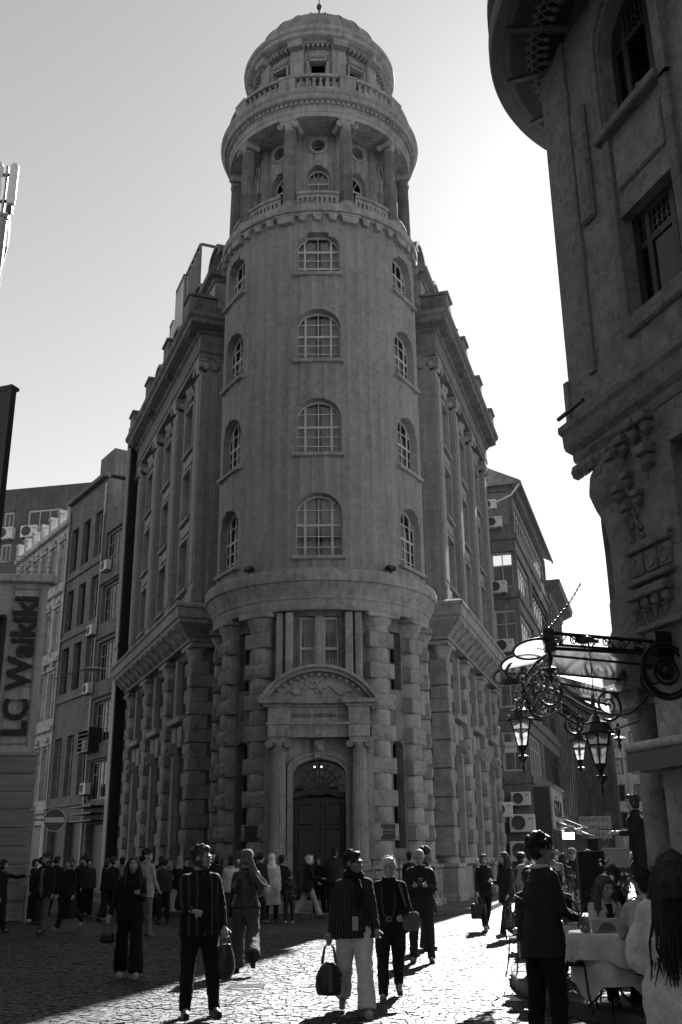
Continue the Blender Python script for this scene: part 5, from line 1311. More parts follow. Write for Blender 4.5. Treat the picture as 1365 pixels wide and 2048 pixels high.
# brackets: big volutes towards the wall and along the outer edge
vx, vy = V((.96, .28, 0)).normalized(), V((0, 0, 1))
for c_, r, tr, sx, st in (((4.35, 16.5, -.62), .3, 2.2, 1, 2.6), ((3.2, 15.6, -.55), .24, 2.0, -1, 2.6), ((3.3, 16.9, -.62), .22, 2.0, 1, 2.6), ((4.0, 17.6, -.8), .2, 2, -1, 2.4), ((4.85, 15.6, -.35), .34, 1.6, -1, 2.0)):
    MB().tube(spiral(c_, r, tr, vx * sx, vy, start=st), [.03 - .015 * i / 40 for i in range(41)], 6).build('scroll_bracket', 'black', ca)
for pts in ([(4.8, 15.6, -.55), (4.5, 15.9, -.85), (4.0, 16.2, -.75), (3.6, 16.3, -.5), (3.2, 16.2, -.45)], [(4.9, 15.5, -.2), (4.75, 15.4, .02), (4.5, 15.2, .06)], [(4.8, 16.4, -.9), (4.4, 16.8, -1.0), (4.0, 17.0, -.9), (3.5, 16.9, -.6), (3.2, 16.6, -.3)], [(2.75, 15.3, -.35), (2.85, 15.35, -.85), (3.1, 15.5, -.95), (3.4, 15.6, -.8)], [(5.0, 16.0, -1.2), (5.0, 15.9, -.6), (4.9, 15.8, -.1)], [(2.6, 15.2, -.12), (2.5, 15.2, -.3), (2.62, 15.2, -.4), (2.7, 15.2, -.3)]):
    P_ = [V(p) for p in pts]; sm_p = []
    for i in range(len(P_) - 1):
        p0, p1, p2, p3 = P_[max(0, i - 1)], P_[i], P_[i + 1], P_[min(len(P_) - 1, i + 2)]
        for k in range(8):
            t = k / 8; sm_p.append(.5 * ((2 * p1) + (-p0 + p2) * t + (2 * p0 - 5 * p1 + 4 * p2 - p3) * t * t + (-p0 + 3 * p1 - 3 * p2 + p3) * t ** 3))
    MB().tube(sm_p + [P_[-1]], .024, 6).build('scroll_arm', 'black', ca)
# round rosette at the wall
for r in (.42, .36, .2, .12): MB().tube([V((4.88, 15.0, -.34)) + vx * (r * cos(t * pi / 14)) + vy * (r * sin(t * pi / 14)) for t in range(29)], .028, 6).build('rosette_ring', 'black', ca)
MB().ball((4.88, 15.0, -.34), (.09, .05, .09), 12).build('rosette_boss', 'black', ca)
MB().box(-.3, .5, -.12, .12, -.2, .3).build('wall_plate', 'black', ca, T(5.05, 15.3, 0) @ RZ(20))
# trailing creeper in the ironwork
random.seed(31); q = MB()
for i in range(900):
    t = random.random() * (len(edge) - 4); k = int(t); p = edge[k] + (edge[k + 1] - edge[k]) * (t - k) + V((random.gauss(0, .12), random.gauss(0, .12), -.3 - abs(random.gauss(0, .16))))
    s_ = random.uniform(.02, .045); u1 = V((random.gauss(0, 1), random.gauss(0, 1), random.gauss(0, 1))).normalized(); u2 = u1.orthogonal().normalized()
    q.add([p - u1 * s_, p + u2 * s_ * .6, p + u1 * s_, p - u2 * s_ * .6], [(0, 1, 2, 3)])
MT['leaf'] = mat('dark_leaf', .05, .6, .3, 6, spec=.35)
stuff(q.build('creeper_leaves', 'leaf', ca))
# lanterns
MT['lglass'] = glass('lantern_glass', .7, 1.3, .3, .32)
def lantern(loc, s, label, top):
    r = thing('hanging_lantern', label, 'lantern', T(*loc) @ SC(s), 'lanterns under the canopy')
    n = 6
    rt = [(.2 * cos(2 * pi * k / n + .3), .2 * sin(2 * pi * k / n + .3)) for k in range(n)]
    for k in range(n):
        a, b = rt[k], rt[(k + 1) % n]
        MB().add([(a[0], a[1], .16), (b[0], b[1], .16), (b[0] * .45, b[1] * .45, -.3), (a[0] * .45, a[1] * .45, -.3)], [(0, 1, 2, 3)]).build('glass_pane', 'lglass', r)
        MB().tube([(a[0], a[1], .17), (a[0] * .45, a[1] * .45, -.31)], .012, 5).build('frame_bar', 'black', r)
    for f_, z in ((1.0, .16), (.82, -.02), (.45, -.3)): MB().tube([(p[0] * f_, p[1] * f_, z) for p in rt + rt[:1]], .014, 5).build('frame_ring', 'black', r)
    MB().lathe([(.25, .15), (.26, .17), (.22, .2), (.16, .3), (.17, .32), (.13, .34), (.08, .42), (.04, .44), (.02, .52)], n, m=RZ(17)).build('hood', 'black', r)
    MB().lathe([(0, -.78), (.012, -.74), (.03, -.66), (.01, -.6), (.05, -.56), (.1, -.5), (.1, -.47), (.03, -.45), (.04, -.4), (.09, -.32), (.09, -.3), (0, -.29)], 10).build('finial', 'black', r)
    MB().lathe([(.0, -.2), (.035, -.18), (.04, -.05), (.02, .0), (.015, .1)], 8).build('bulb', 'white', r)
    for s2 in (0, 2, 4): MB().tube([V((rt[s2][0], rt[s2][1], .16)) + V((rt[s2][0], rt[s2][1], 0)) * t + V((0, 0, .1 * sin(t * 9))) for t in (0, .1, .2, .3)], .01, 4).build('scroll', 'black', r)
    MB().tube([(0, 0, .5), (0, 0, top)], .01, 5).build('hanging_rod', 'black', r)
lantern((2.9, 16.5, 3.6), .92, 'leftmost lantern hanging from the canopy tip, its glass bright', .85)
lantern((4.12, 17.8, 3.42), .72, 'small bright lantern half behind the big dark one', .95)
lantern((3.48, 13.9, 3.08), .9, 'largest lantern, dark, hanging nearest under the canopy', 1.6)
lantern((5.15, 16.6, 2.85), .7, 'dim lantern hanging in the dark hotel entrance', 1.2)
# chain
chn = thing('canopy_chain', 'slack iron chain from the hotel wall down to the canopy', 'chain', None)
A_, B2 = V((4.38, 17.25, 6.42)), V((2.95, 14.9, 4.72)); L_ = (B2 - A_).length; n = 34
lk = MB().tube([(.022 * cos(t * pi / 5), 0, .04 * sin(t * pi / 5)) for t in range(11)], .008, 4).mesh('link', 'dark')
dq = (B2 - A_).to_track_quat('Z', 'Y').to_matrix().to_4x4()
for k in range(5, n): ob('link', lk, chn, M.Translation(A_ + (B2 - A_) * (k / n) + V((0, 0, -.1 * sin(pi * k / n)))) @ dq @ RZ(90 * (k % 2)))
for s2 in (-1, 1): MB().tube([A_ + (B2 - A_) * t + V((s2 * .03 * sin(pi * (t - .02) / .12), 0, -.02)) for t in (.02, .05, .08, .11, .14)], .01, 5).build('turnbuckle', 'dark', chn)
# pigeon sitting on the fascia bar and one on the roof
def pigeon(loc, rz, label):
    r = thing('pigeon', label, 'bird', T(*loc) @ RZ(rz))
    q = MB().ball((0, 0, .1), (.13, .06, .065), 10).ball((.11, 0, .17), (.035, .03, .04), 8).tube([(.06, 0, .12), (.11, 0, .17)], [.045, .028], 6).tube([(-.1, 0, .09), (-.22, 0, .05)], [.04, .02], 6).tube([(.13, 0, .17), (.165, 0, .16)], [.012, .003], 5)
    for s2 in (-1, 1): q.tube([(.0, s2 * .02, .06), (.01, s2 * .02, 0)], .006, 4)
    q.build('body', 'dark', r)
pigeon((3.62, 14.76, 4.6), 160, 'pigeon perched on the rail of the glass canopy')
pigeon((5.55, 41.6, 25.02), 60, 'pigeon perched on the roof edge of the right wing')
# ---------------------------------------------------------------- people
MT['skin'] = mat('skin', .30, .55, .05, 12, fine=.05, spec=.35)
MT['skin_d'] = mat('skin_tanned', .2, .55, .05, 12, fine=.05, spec=.35)
MT['hair'] = mat('dark_hair', .016, .6, .3, 30, spec=.3)
MT['hair_b'] = mat('brown_hair', .05, .6, .3, 30, spec=.3)
MT['hair_l'] = mat('light_brown_hair', .13, .5, .3, 30, spec=.4)
MT['hair_w'] = mat('white_hair', .5, .5, .15, 30, spec=.5)
for nm, b in (('blackcloth', .012), ('darkcloth', .025), ('navy', .035), ('denim', .07), ('midcloth', .12), ('beige', .28), ('palecloth', .42), ('whitecloth', .62)):
    MT[nm] = mat(nm, b, .85, .15, 8, 0, .35, 220, spec=.2, fine=.2)
MT['leather'] = mat('black_leather', .02, .4, .2, 20, 0, .2, 90, spec=.5)
MT['stripe_jacket'] = mat('striped_jacket_cloth', .012, .85, .1, 8, spec=.2, stripes=(0, .085, .26, .045))
MT['pinstripe'] = mat('pinstripe_blazer_cloth', .02, .85, .1, 8, spec=.2, stripes=(0, .03, .14, .09))
MT['dots'] = mat('patterned_cloth', .02, .85, .1, 8, spec=.2, dirt=0)
_n, _l = MT['dots'].node_tree.nodes, MT['dots'].node_tree.links
_v = _n.new('ShaderNodeTexVoronoi'); _v.inputs['Scale'].default_value = 22; _r = _n.new('ShaderNodeMapRange'); _r.inputs[1].default_value = .18; _r.inputs[2].default_value = .2; _r.inputs[3].default_value = .5; _r.inputs[4].default_value = .015
_l.new(_n.new('ShaderNodeTexCoord').outputs['Object'], _v.inputs['Vector']); _l.new(_v.outputs['Distance'], _r.inputs[0]); _l.new(_r.outputs[0], _n['Principled BSDF'].inputs['Base Color'])

def remeshed(mb, name, mt, voxel, smooth=3, fold=0., ffreq=9., fz=.45, it2=0, mats=None):
    me = bpy.data.meshes.new(name); me.from_pydata(mb.v, [], mb.f)
    o = bpy.data.objects.new(name + '_tmp', me)
    r = o.modifiers.new('r', 'REMESH'); r.mode = 'VOXEL'; r.voxel_size = voxel; r.use_smooth_shade = True
    if smooth: s_ = o.modifiers.new('s', 'SMOOTH'); s_.factor = .5; s_.iterations = smooth
    res = evaluated(o)
    bpy.data.objects.remove(o); bpy.data.meshes.remove(me)
    if fold:
        sd_ = V((random.uniform(0, 50), random.uniform(0, 50), random.uniform(0, 50)))
        nv = len(res.vertices); co = [0.] * (3 * nv); no_ = [0.] * (3 * nv)
        res.vertices.foreach_get('co', co); res.vertex_normals.foreach_get('vector', no_)
        for i in range(0, 3 * nv, 3):
            p = V((co[i] * ffreq, co[i + 1] * ffreq, co[i + 2] * ffreq * fz)) + sd_
            k = (noise.noise(p) * .65 + abs(noise.noise(p * 2.1)) * -.6 + .1) * fold
            co[i] += no_[i] * k; co[i + 1] += no_[i + 1] * k; co[i + 2] += no_[i + 2] * k
        res.vertices.foreach_set('co', co)
    res.materials.clear(); res.materials.append(MT[mt] if isinstance(mt, str) else mt); res.name = name
    res.polygons.foreach_set('use_smooth', [True] * len(res.polygons)); res.update()
    return res
def cap_(mb, pts, rs, n=10):
    mb.tube(pts, rs, n); mb.ball(pts[0], rs[0], n); mb.ball(pts[-1], rs[-1], n)
def loft(mb, rings, n=16):      # rings: (cx, cy, z, rx, ry)
    vs = [(cx + rx * cos(2 * pi * j / n), cy + ry * sin(2 * pi * j / n), z) for cx, cy, z, rx, ry in rings for j in range(n)]
    k = len(rings); fs = [(i * n + j, i * n + (j + 1) % n, (i + 1) * n + (j + 1) % n, (i + 1) * n + j) for i in range(k - 1) for j in range(n)]
    fs += [tuple(range(n - 1, -1, -1)), tuple((k - 1) * n + j for j in range(n))]; mb.add(vs, fs)

def person(label, loc, rz, h=1.72, top='blackcloth', bottom='darkcloth', shoe='black', hair='hair', hairstyle='short', skin='skin', female=False,
           legs=((8, 4, 2), (-8, 10, 2)), arms=((6, 8, 15), (-4, 8, 15)), head=(0, 0), lean=2, hem=.84, wide=0., flare=0., sleeve=.2, coat=0., collar=None, lod=1, seated=False,
           beard=False, glasses=False, puff=0., shirt=None, group=None, faceless=False, build=1.0, extra=None, scarf=None):
    """legs: (swing forward, knee bend, splay) viewer-left then viewer-right; arms: (swing forward, abduct, elbow bend[, inward])"""
    s = h / 1.72; vox = (.0095, .016, .026)[lod]; cvox = (.013, .02, .03)[lod]; nn = (12, 9, 7)[lod]
    sw = (.152 if female else .17) * (1 + .5 * (build - 1)); hw = .092
    J = {}
    # legs
    hipz = .90; J['hip'] = [V((-hw, 0, hipz)), V((hw, 0, hipz))]; low = 9; ft = []
    for i, (a, k, sp) in enumerate(legs):
        sx = -1 if i == 0 else 1
        d1 = V((sx * sin(radians(sp)), -sin(radians(a)), -cos(radians(a)))).normalized(); kn = J['hip'][i] + d1 * .42
        d2 = V((sx * sin(radians(sp * .5)), -sin(radians(a - k)), -cos(radians(a - k)))).normalized(); an = kn + d2 * .41
        pitch = max(0, (k - a) * .75) if not seated else 0
        fd = V((sx * .12, -cos(radians(pitch)), -sin(radians(pitch)))).normalized()
        J.setdefault('knee', []).append(kn); J.setdefault('ank', []).append(an); ft.append((an, fd, pitch))
        toe = an + fd * .19 + V((0, 0, -.06)); heel = an + V((0, .05, -.075)); low = min(low, toe.z - .02, heel.z - .01)
    dz = V((0, 0, -low))
    def lean_(p):
        p = V(p); q = p - V((0, 0, hipz)); a = radians(lean); return V((p.x, q.y * cos(a) - q.z * sin(a), hipz + q.y * sin(a) + q.z * cos(a)))
    sh = [lean_((-sw, 0, 1.385)), lean_((sw, 0, 1.385))]; el, wr, hd = [], [], []
    for i, ar in enumerate(arms):
        sx = -1 if i == 0 else 1; a, ab, eb = ar[:3]; inw = ar[3] if len(ar) > 3 else 10
        d1 = V((sx * sin(radians(ab)), -sin(radians(a)) * cos(radians(ab)), -cos(radians(a)) * cos(radians(ab)))); e_ = sh[i] + d1 * .285
        a2 = a + eb; d2 = V((-sx * sin(radians(inw)) * min(1, eb / 60) + sx * sin(radians(ab)) * max(0, 1 - eb / 60), -sin(radians(a2)), -cos(radians(a2)))).normalized(); w_ = e_ + d2 * .25
        el.append(e_); wr.append(w_); hd.append(d2)
    nk = lean_((0, .005, 1.44)); hc = lean_((0, -.02, 1.61))
    HM = M.Translation(hc) @ RZ(head[0]) @ RX(head[1]) @ SC(1.09)
    R0 = T(*loc) @ RZ(rz) @ M.Translation(dz * s) @ SC(s)
    root = thing('person', label, 'person', R0, group)
    # ---- body: one continuous surface
    b = MB()
    loft(b, [(0, 0, hipz - .08, .12 * build, .09), (0, 0, hipz, .145 * build, .1), (lean_((0, 0, 1.05)).x, lean_((0, 0, 1.05)).y, 1.05, .125 * build, .09), (0, lean_((0, 0, 1.25)).y, 1.25, .14 * build, .095), (0, lean_((0, 0, 1.38)).y, 1.38, .13, .075), (0, nk.y, 1.45, .06, .055)])
    for i in (0, 1):
        cap_(b, [J['hip'][i], J['knee'][i]], [.075, .052], nn); cap_(b, [J['knee'][i], J['knee'][i].lerp(J['ank'][i], .35), J['ank'][i]], [.05, .05, .034], nn)
        cap_(b, [J['ank'][i], J['ank'][i] + ft[i][1] * .14 + V((0, 0, -.04))], [.034, .028], nn)
        cap_(b, [sh[i], el[i]], [.048, .038], nn); cap_(b, [el[i], wr[i]], [.038, .025], nn)
    cap_(b, [nk - V((0, 0, .06)), hc - V((0, -.01, .08))], [.056, .05], nn)
    hb = MB(); hb.ball((0, .012, .03), (.074, .092, .088), 16); hb.ball((0, -.03, -.03), (.06, .062, .085), 14); hb.ball((0, -.048, -.083), (.036, .034, .03), 10)
    hb.tube([(0, -.086, .015), (0, -.098, -.02), (0, -.112, -.034)], [.012, .013, .015], 6); hb.ball((0, -.1, -.037), (.018, .012, .011), 8); hb.ball((0, -.082, .03), (.05, .02, .012), 8); hb.ball((0, -.09, -.062), (.024, .013, .009), 8)
    for sx in (-1, 1): hb.ball((sx * .077, .012, -.005), (.012, .022, .034), 8); hb.ball((sx * .042, -.066, -.022), (.025, .024, .022), 8)
    b.add(hb.v, hb.f, m=HM)
    for i in (0, 1):
        d = hd[i]; sx = -1 if i == 0 else 1
        side = d.cross(V((0, 1, 0))); side = side.normalized() if side.length > .2 else V((1, 0, 0)); side = side * (1 if side.dot(V((sx, 0, 0))) < 0 else -1); nor = d.cross(side).normalized()
        if lod < 2:
            pc = wr[i] + d * .05; 
            b.tube([wr[i], wr[i] + d * .03, wr[i] + d * .085], [.024, .034, .036], 8); b.ball(pc, .034, 8)
            fwd_ = nor if nor.y < 0 else -nor
            for f_, (off, ln) in enumerate(((-.03, .062), (-.01, .075), (.01, .07), (.028, .055))):
                p0 = wr[i] + d * .085 + side * off; p1 = p0 + (d * .8 + fwd_ * .35).normalized() * ln * .5; p2 = p1 + (d * .4 + fwd_ * .9).normalized() * ln * .5
                cap_(b, [p0, p1, p2], [.0098, .009, .008], 6)
            p0 = wr[i] + d * .03 + side * -.03; cap_(b, [p0, p0 + (d * .7 - side * .8).normalized() * .035, p0 + (d * 1.0 - side * .6 + fwd_ * .4).normalized() * .065], [.013, .011, .009], 6)
        else: b.ball(wr[i] + d * .07, (.035, .035, .06), 8)
    body_ = ob('body', remeshed(b, 'body', skin, vox, 2), root)
    if lod < 2 and not faceless:
        for sx in (-1, 1):
            MB().ball((sx * .031, -.083, .012), (.013, .007, .006), 8).build('eye', 'black', body_, HM)
            MB().tube([(sx * .014, -.093, .03), (sx * .034, -.089, .035), (sx * .052, -.076, .028)], .0045, 4).build('eyebrow', hair, body_, HM)
        MB().ball((0, -.098, -.058), (.023, .006, .004), 8).build('mouth', 'skin_d' if skin == 'skin' else 'darkcloth', body_, HM)
    if beard:
        q = MB(); q.ball((0, -.045, -.085), (.048, .045, .035), 12); q.ball((0, -.09, -.05), (.03, .014, .008), 8)
        for sx in (-1, 1): q.ball((sx * .056, -.02, -.05), (.014, .035, .05), 8)
        ob('beard', remeshed(q, 'beard', hair, .008, 1), root, HM)
    if glasses:
        q = MB()
        for sx in (-1, 1): q.ball((sx * .034, -.094, .012), (.026, .008, .018), 10)
        q.tube([(-.078, 0, .015), (-.06, -.085, .015), (.06, -.085, .015), (.078, 0, .015)], .004, 4); q.build('glasses', 'black', root, HM)
    # ---- trousers
    f = MB(); wd = wide
    zt = max(hem, .9) + .06
    loft(f, [(0, 0, hipz - .12, .16 * build, .118), (0, 0, hipz - .02, .178 * build, .13), (0, lean_((0, 0, 1.0)).y, 1.0, .15 * build, .112)])
    for i in (0, 1):
        k_, a_ = J['knee'][i], J['ank'][i]; up_ = V((0, 0, .0))
        cap_(f, [J['hip'][i], k_], [.112 * build, .084 + wd * .5], nn); f.tube([k_, k_.lerp(a_, .5), a_ + (a_ - k_) * .06], [.084 + wd * .5, .076 + wd * .8 + flare * .35, .07 + wd + flare], nn); f.ball(k_, .084 + wd * .5, nn)
    ob('trousers', remeshed(f, 'trousers', bottom, cvox, 3, .022, 9, .75), root)
    # ---- shoes
    for i in (0, 1):
        an, fd, pt = ft[i]; q = MB(); sd2 = fd.cross(V((0, 0, 1))).normalized(); dn = sd2.cross(fd).normalized(); dn = dn if dn.z < 0 else -dn
        p0 = an + dn * .035 - fd * .035; p1 = an + dn * .045 + fd * .06; p2 = an + dn * .05 + fd * .165
        cap_(q, [p0, p1, p2], [.046, .046, .036], 8); cap_(q, [an + V((0, 0, .02)), p0 + fd * .03], [.042, .045], 8)
        q.add([p + sd2 * w_ + dn * z_ for p, ww_ in ((p0 - fd * .035, .036), (p1, .044), (p2 + fd * .02, .036)) for w_ in (-ww_, ww_) for z_ in (.03, .048)], [(0, 2, 3, 1), (0, 4, 6, 2), (4, 8, 10, 6), (1, 3, 7, 5), (5, 7, 11, 9), (0, 1, 5, 4), (4, 5, 9, 8), (2, 6, 7, 3), (6, 10, 11, 7), (8, 9, 11, 10)])
        ob('shoe', remeshed(q, 'shoe', shoe, .011 if lod < 2 else .02, 2), root)
    # ---- top / jacket / coat
    t = MB(); g_ = .022
    yl = lambda z: lean_((0, 0, z)).y
    rings = []
    hz = hem if not coat else coat
    if coat: rings += [(0, 0, coat, .235 * build, .175), (0, 0, (coat + .86) / 2, .21 * build, .16)]
    rings += [(0, yl(max(hz, .7)), hz if not coat else .86, .2 * build + g_, .15 + g_), (0, yl(.98), .98, .182 * build + g_, .138 + g_), (0, yl(1.1), 1.1, (.148 if female else .163) * build + g_, .12 + g_), (0, yl(1.24), 1.24, .168 * build + g_, .128 + g_), (0, yl(1.34), 1.34, .158 * build + g_, .112 + g_), (0, yl(1.41), 1.41, .115 + g_, .088), (0, nk.y, 1.455, .078, .074), (0, nk.y, 1.49, .062, .064)]
    loft(t, rings, 18)
    for i in (0, 1):
        cap_(t, [sh[i], el[i]], [.061 + puff * .4, .053 + puff], nn); we = el[i].lerp(wr[i], 1 - sleeve * .3)
        cap_(t, [el[i], el[i].lerp(we, .5), we], [.053 + puff, .048 + puff, .04], nn)
        cap_(t, [sh[i], V((0, yl(1.4), 1.415))], [.06, .066], nn)
    jk = ob('coat' if coat else 'jacket', remeshed(t, 'jacket', top, cvox, 3, .024 + puff * .3, 8, .7), root)
    if lod < 2:     # collar
        q = MB()
        for sx in (-1, 1):
            q.add([V((sx * .015, yl(1.33) - .145, 1.30)), V((sx * .055, yl(1.44) - .075, 1.47)), V((sx * .085, yl(1.44) - .02, 1.475)), V((sx * .1, yl(1.4) - .1, 1.4)), V((sx * .06, yl(1.33) - .155, 1.34))], [(0, 1, 2, 3, 4)])
        q.tube([V((.075 * sin(radians(a)), yl(1.46) + .075 * cos(radians(a)), 1.475)) for a in range(-110, 111, 20)], .02, 6)
        q.build('collar', collar or top, jk)
    if shirt:
        q = MB(); vs = []
        for k in range(9):
            z = hz + .02 + (1.42 - hz - .02) * k / 8; w_ = .05 + .012 * sin(k)
            yy = yl(z) - (.158 if z < 1.3 else .158 - (z - 1.3) * .55) - .006
            vs += [(-w_, yy + .01, z), (0, yy - .006, z), (w_, yy + .01, z)]
        q.add(vs, [(3 * k + j, 3 * k + j + 1, 3 * k + j + 4, 3 * k + j + 3) for k in range(8) for j in (0, 1)], True); q.build('shirt', shirt, root)
    if scarf:
        q = MB()
        for k, (rr, z) in enumerate(((.095, 1.44), (.1, 1.475), (.088, 1.505))): q.tube([V((rr * cos(a * pi / 8), nk.y + .01 + rr * .9 * sin(a * pi / 8), z + .012 * sin(a * 1.7 + k))) for a in range(17)], .034, 8)
        q.tube([(.03, yl(1.4) - .12, 1.43), (.05, yl(1.3) - .17, 1.3), (.04, yl(1.15) - .165, 1.16)], [.045, .045, .05], 8)
        ob('scarf', remeshed(q, 'scarf', scarf, .013, 2, .01, 20), root)
    # ---- hair
    q = MB(); st = hairstyle; strands = []
    if st in ('short', 'curly', 'long', 'pony', 'bob', 'cap'):
        vs_ = MB(); vs_.ball((0, .02, .04), (.082, .098, .086), 16)
        if st == 'curly':
            for k in range(34):
                a, e = random.uniform(0, 2 * pi), random.uniform(.1, 1.4); q.ball((.085 * cos(a) * cos(e), .022 + .098 * sin(a) * cos(e), .05 + .09 * sin(e)), random.uniform(.022, .034), 7)
        q.add(vs_.v, vs_.f)
        q.ball((0, .05, -.01), (.074, .068, .07), 12)
        if st == 'short': q.ball((0, -.03, .1), (.06, .05, .03), 10)
        for sx in (-1, 1):
            if st in ('long', 'bob', 'pony'): q.ball((sx * .07, -.012, .01), (.018, .05, .06), 8)
    if st == 'bob':
        q.ball((0, .03, -.035), (.09, .085, .07), 12); q.ball((0, -.045, .085), (.066, .05, .04), 10)
    if st == 'long':
        for sx in (-1, 1):
            q.tube([(sx * .072, .0, .03), (sx * .095, -.005, -.08), (sx * .105, -.03, -.2), (sx * .1, -.05, -.34)], [.03, .042, .045, .02], 8)
        q.tube([(0, .06, .05), (0, .09, -.06), (0, .105, -.16)], [.07, .08, .07], 10)
        strands += [[V((.09 * sin(a_), .03 + .085 * cos(a_), .02)), V((.105 * sin(a_), .03 + .105 * cos(a_), -.1)), V((.125 * sin(a_), .025 + .125 * cos(a_), -.24)), V((.12 * sin(a_) + random.gauss(0, .015), .02 + .13 * cos(a_) + random.gauss(0, .012), -.36 - random.random() * .06)), V((.11 * sin(a_) + random.gauss(0, .03), .02 + .13 * cos(a_) + random.gauss(0, .02), -.46 - random.random() * .12))] for a_ in [random.uniform(-1.75, 1.75) for _ in range((150, 70, 0)[lod])]]
    if st == 'pony':
        for k in range(160):
            o_ = V((random.gauss(0, .011), random.gauss(0, .01), 0)); e = V((-.25 + random.gauss(0, .05), .05 + random.gauss(0, .03), -.43 + random.gauss(0, .06)))
            strands.append([V((-.02, .1, .03)) + o_, V((-.05, .14, -.1)) + o_ * 1.2, V((-.09, .13, -.22)) + o_ * 2.2, V((-.17, .1, -.33)) + o_ * 3.2, e])
    if st == 'cap':
        pass
    if st in ('hijab', 'beanie'):
        q.ball((0, .018, .03), (.093, .112, .1), 16)
        if st == 'hijab': q.ball((0, .03, -.06), (.088, .085, .1), 14); loft(q, [(0, .03, -.24, .15, .12), (0, .03, -.15, .1, .09), (0, .02, -.06, .085, .085)])
    if st == 'bald': q = None
    if q is not None and q.v:
        ob('headscarf' if st == 'hijab' else ('hat' if st == 'beanie' else 'hair'), remeshed(q, 'hair', hair, (.009, .013, .02)[lod], 1 if st != 'hijab' else 3, (.003 if st in ('pony', 'cap') else .012) if st != 'hijab' else .008, 26, .6), root, HM)
    if st in ('short', 'bob', 'curly') and lod < 2:
        for k in range((300, 120)[lod]):
            a_, e_ = random.uniform(0, 2 * pi), random.uniform(-.15, 1.5)
            if sin(a_) < -.2 and e_ < .75: continue
            n_2 = V((cos(a_) * cos(e_), sin(a_) * cos(e_), sin(e_))); c0 = V((.08 * n_2.x, .024 + .096 * n_2.y, .045 + .088 * n_2.z)); tg_ = (V((random.gauss(0, .5), random.gauss(.25, .5), random.gauss(-.5, .5)))); tg_ = tg_ - n_2 * tg_.dot(n_2) * .7
            strands.append([c0, c0 + tg_ * .012 + n_2 * .006, c0 + tg_ * .024 + n_2 * .01, c0 + tg_ * .034 + n_2 * .01, c0 + tg_ * .045 + n_2 * .007])
    if strands:
        q = MB()
        ks = .42 if st in ('short', 'bob', 'curly') else (.5 if st == 'pony' else 1.)
        for sd_ in strands: q.tube(sd_, [.012 * ks, .012 * ks, .0095 * ks, .007 * ks, .002 * ks], 4, caps=False)
        q.build('hair_strands', hair, root, HM)
    if st in ('cap', 'pony') and extra and 'cap' in extra:
        c_ = MB().lathe([(.0, .125), (.05, .118), (.084, .085), (.094, .04), (.096, .02)], 20, m=T(0, .014, .016) @ SC(1.04, 1.16, 1.06))
        c_.add([(-.07, -.075, .035), (-.05, -.15, .03), (0, -.17, .032), (.05, -.15, .03), (.07, -.075, .035), (0, -.09, .05)], [(0, 1, 2, 5), (2, 3, 4, 5)]); c_.build('cap', extra['cap'], root, HM)
    root['pz'] = 0; del root['pz']
    W_ = lambda p: R0 @ V(p)
    return dict(root=root, hand=[W_(wr[0] + hd[0] * .1), W_(wr[1] + hd[1] * .1)], sh=[W_(p) for p in sh], head=W_(hc), hip=[W_(p) for p in J['hip']], M=R0, neck=W_(nk))

def handbag(name, label, hand, rz, w=.3, hh=.24, dd=.14, drop=.22, mt='leather', shape='tote'):
    r = thing(name, label, 'bag', M.Translation(hand - V((0, 0, drop + hh))) @ RZ(rz))
    q = MB()
    if shape == 'duffel': loft(q, [(0, 0, -.01, w * .42, dd * .42), (0, 0, hh * .2, w * .5, dd * .5), (0, 0, hh * .55, w * .47, dd * .45), (0, 0, hh * .85, w * .3, dd * .3), (0, 0, hh, w * .1, dd * .16)], 14)
    elif shape == 'sack': loft(q, [(0, 0, 0, w * .3, dd * .4), (0, 0, hh * .3, w * .5, dd * .5), (0, 0, hh * .7, w * .4, dd * .42), (0, 0, hh, w * .25, dd * .2)], 14)
    else: q.box(-w / 2, w / 2, -dd / 2, dd / 2, 0, hh, ch=.03)
    ob('bag_body', remeshed(q, 'bag_body', mt, .012, 2, .01, 12), r)
    for sy in (-1, 1): MB().tube([(-w * .25, sy * dd * .3, hh * .9), (-w * .16, sy * dd * .12, hh + drop * .7), (0, 0, hh + drop), (w * .16, sy * dd * .12, hh + drop * .7), (w * .25, sy * dd * .3, hh * .9)], .01, 6).build('handle', 'midcloth', r)
    if shape == 'duffel': MB().box(-.02, .02, -dd * .5 - .004, -dd * .5 + .01, hh * .1, hh * .9).build('strap', 'midcloth', r)
    return r
def strap(p, a, b, mt='midcloth', nm='strap'): pass

random.seed(77)
WALK_A = ((22, 6, 2), (-14, 22, 2)); WALK_B = ((-14, 22, 2), (22, 6, 2)); STAND = ((3, 3, 4), (-3, 3, 4))
# -- the people nearest to the camera
p1 = person('man in striped open jacket and black trousers looking aside, standing front left', (-1.66, 12.3, 0), 22, 1.76, 'stripe_jacket', 'blackcloth', 'leather', 'hair_b', 'short', 'skin', legs=((3, 2, 5), (8, 3, 6)), arms=((12, 16, 62, 40), (2, 12, 22)), head=(48, 6), lean=-3, hem=.8, lod=0, beard=True, shirt='blackcloth', build=1.14, sleeve=.5)
handbag('handbag', 'dark slouchy handbag held low by the man in the striped jacket', p1['hand'][1], 20, .24, .36, .16, .08, 'leather', 'sack')
p2 = person('young woman all in black with long dark hair walking in the shade at left', (-3.2, 16.0, 0), 8, 1.66, 'blackcloth', 'blackcloth', 'palecloth', 'hair', 'long', female=True, legs=((-8, 16, 3), (16, 4, 3)), arms=((-4, 22, 18), (14, 8, 95, 20)), head=(6, -4), hem=.78, wide=.035, flare=.02, lod=1)
handbag('handbag', 'small dark handbag swinging from the arm of the woman in black', p2['hand'][0], 10, .2, .16, .1, .14)
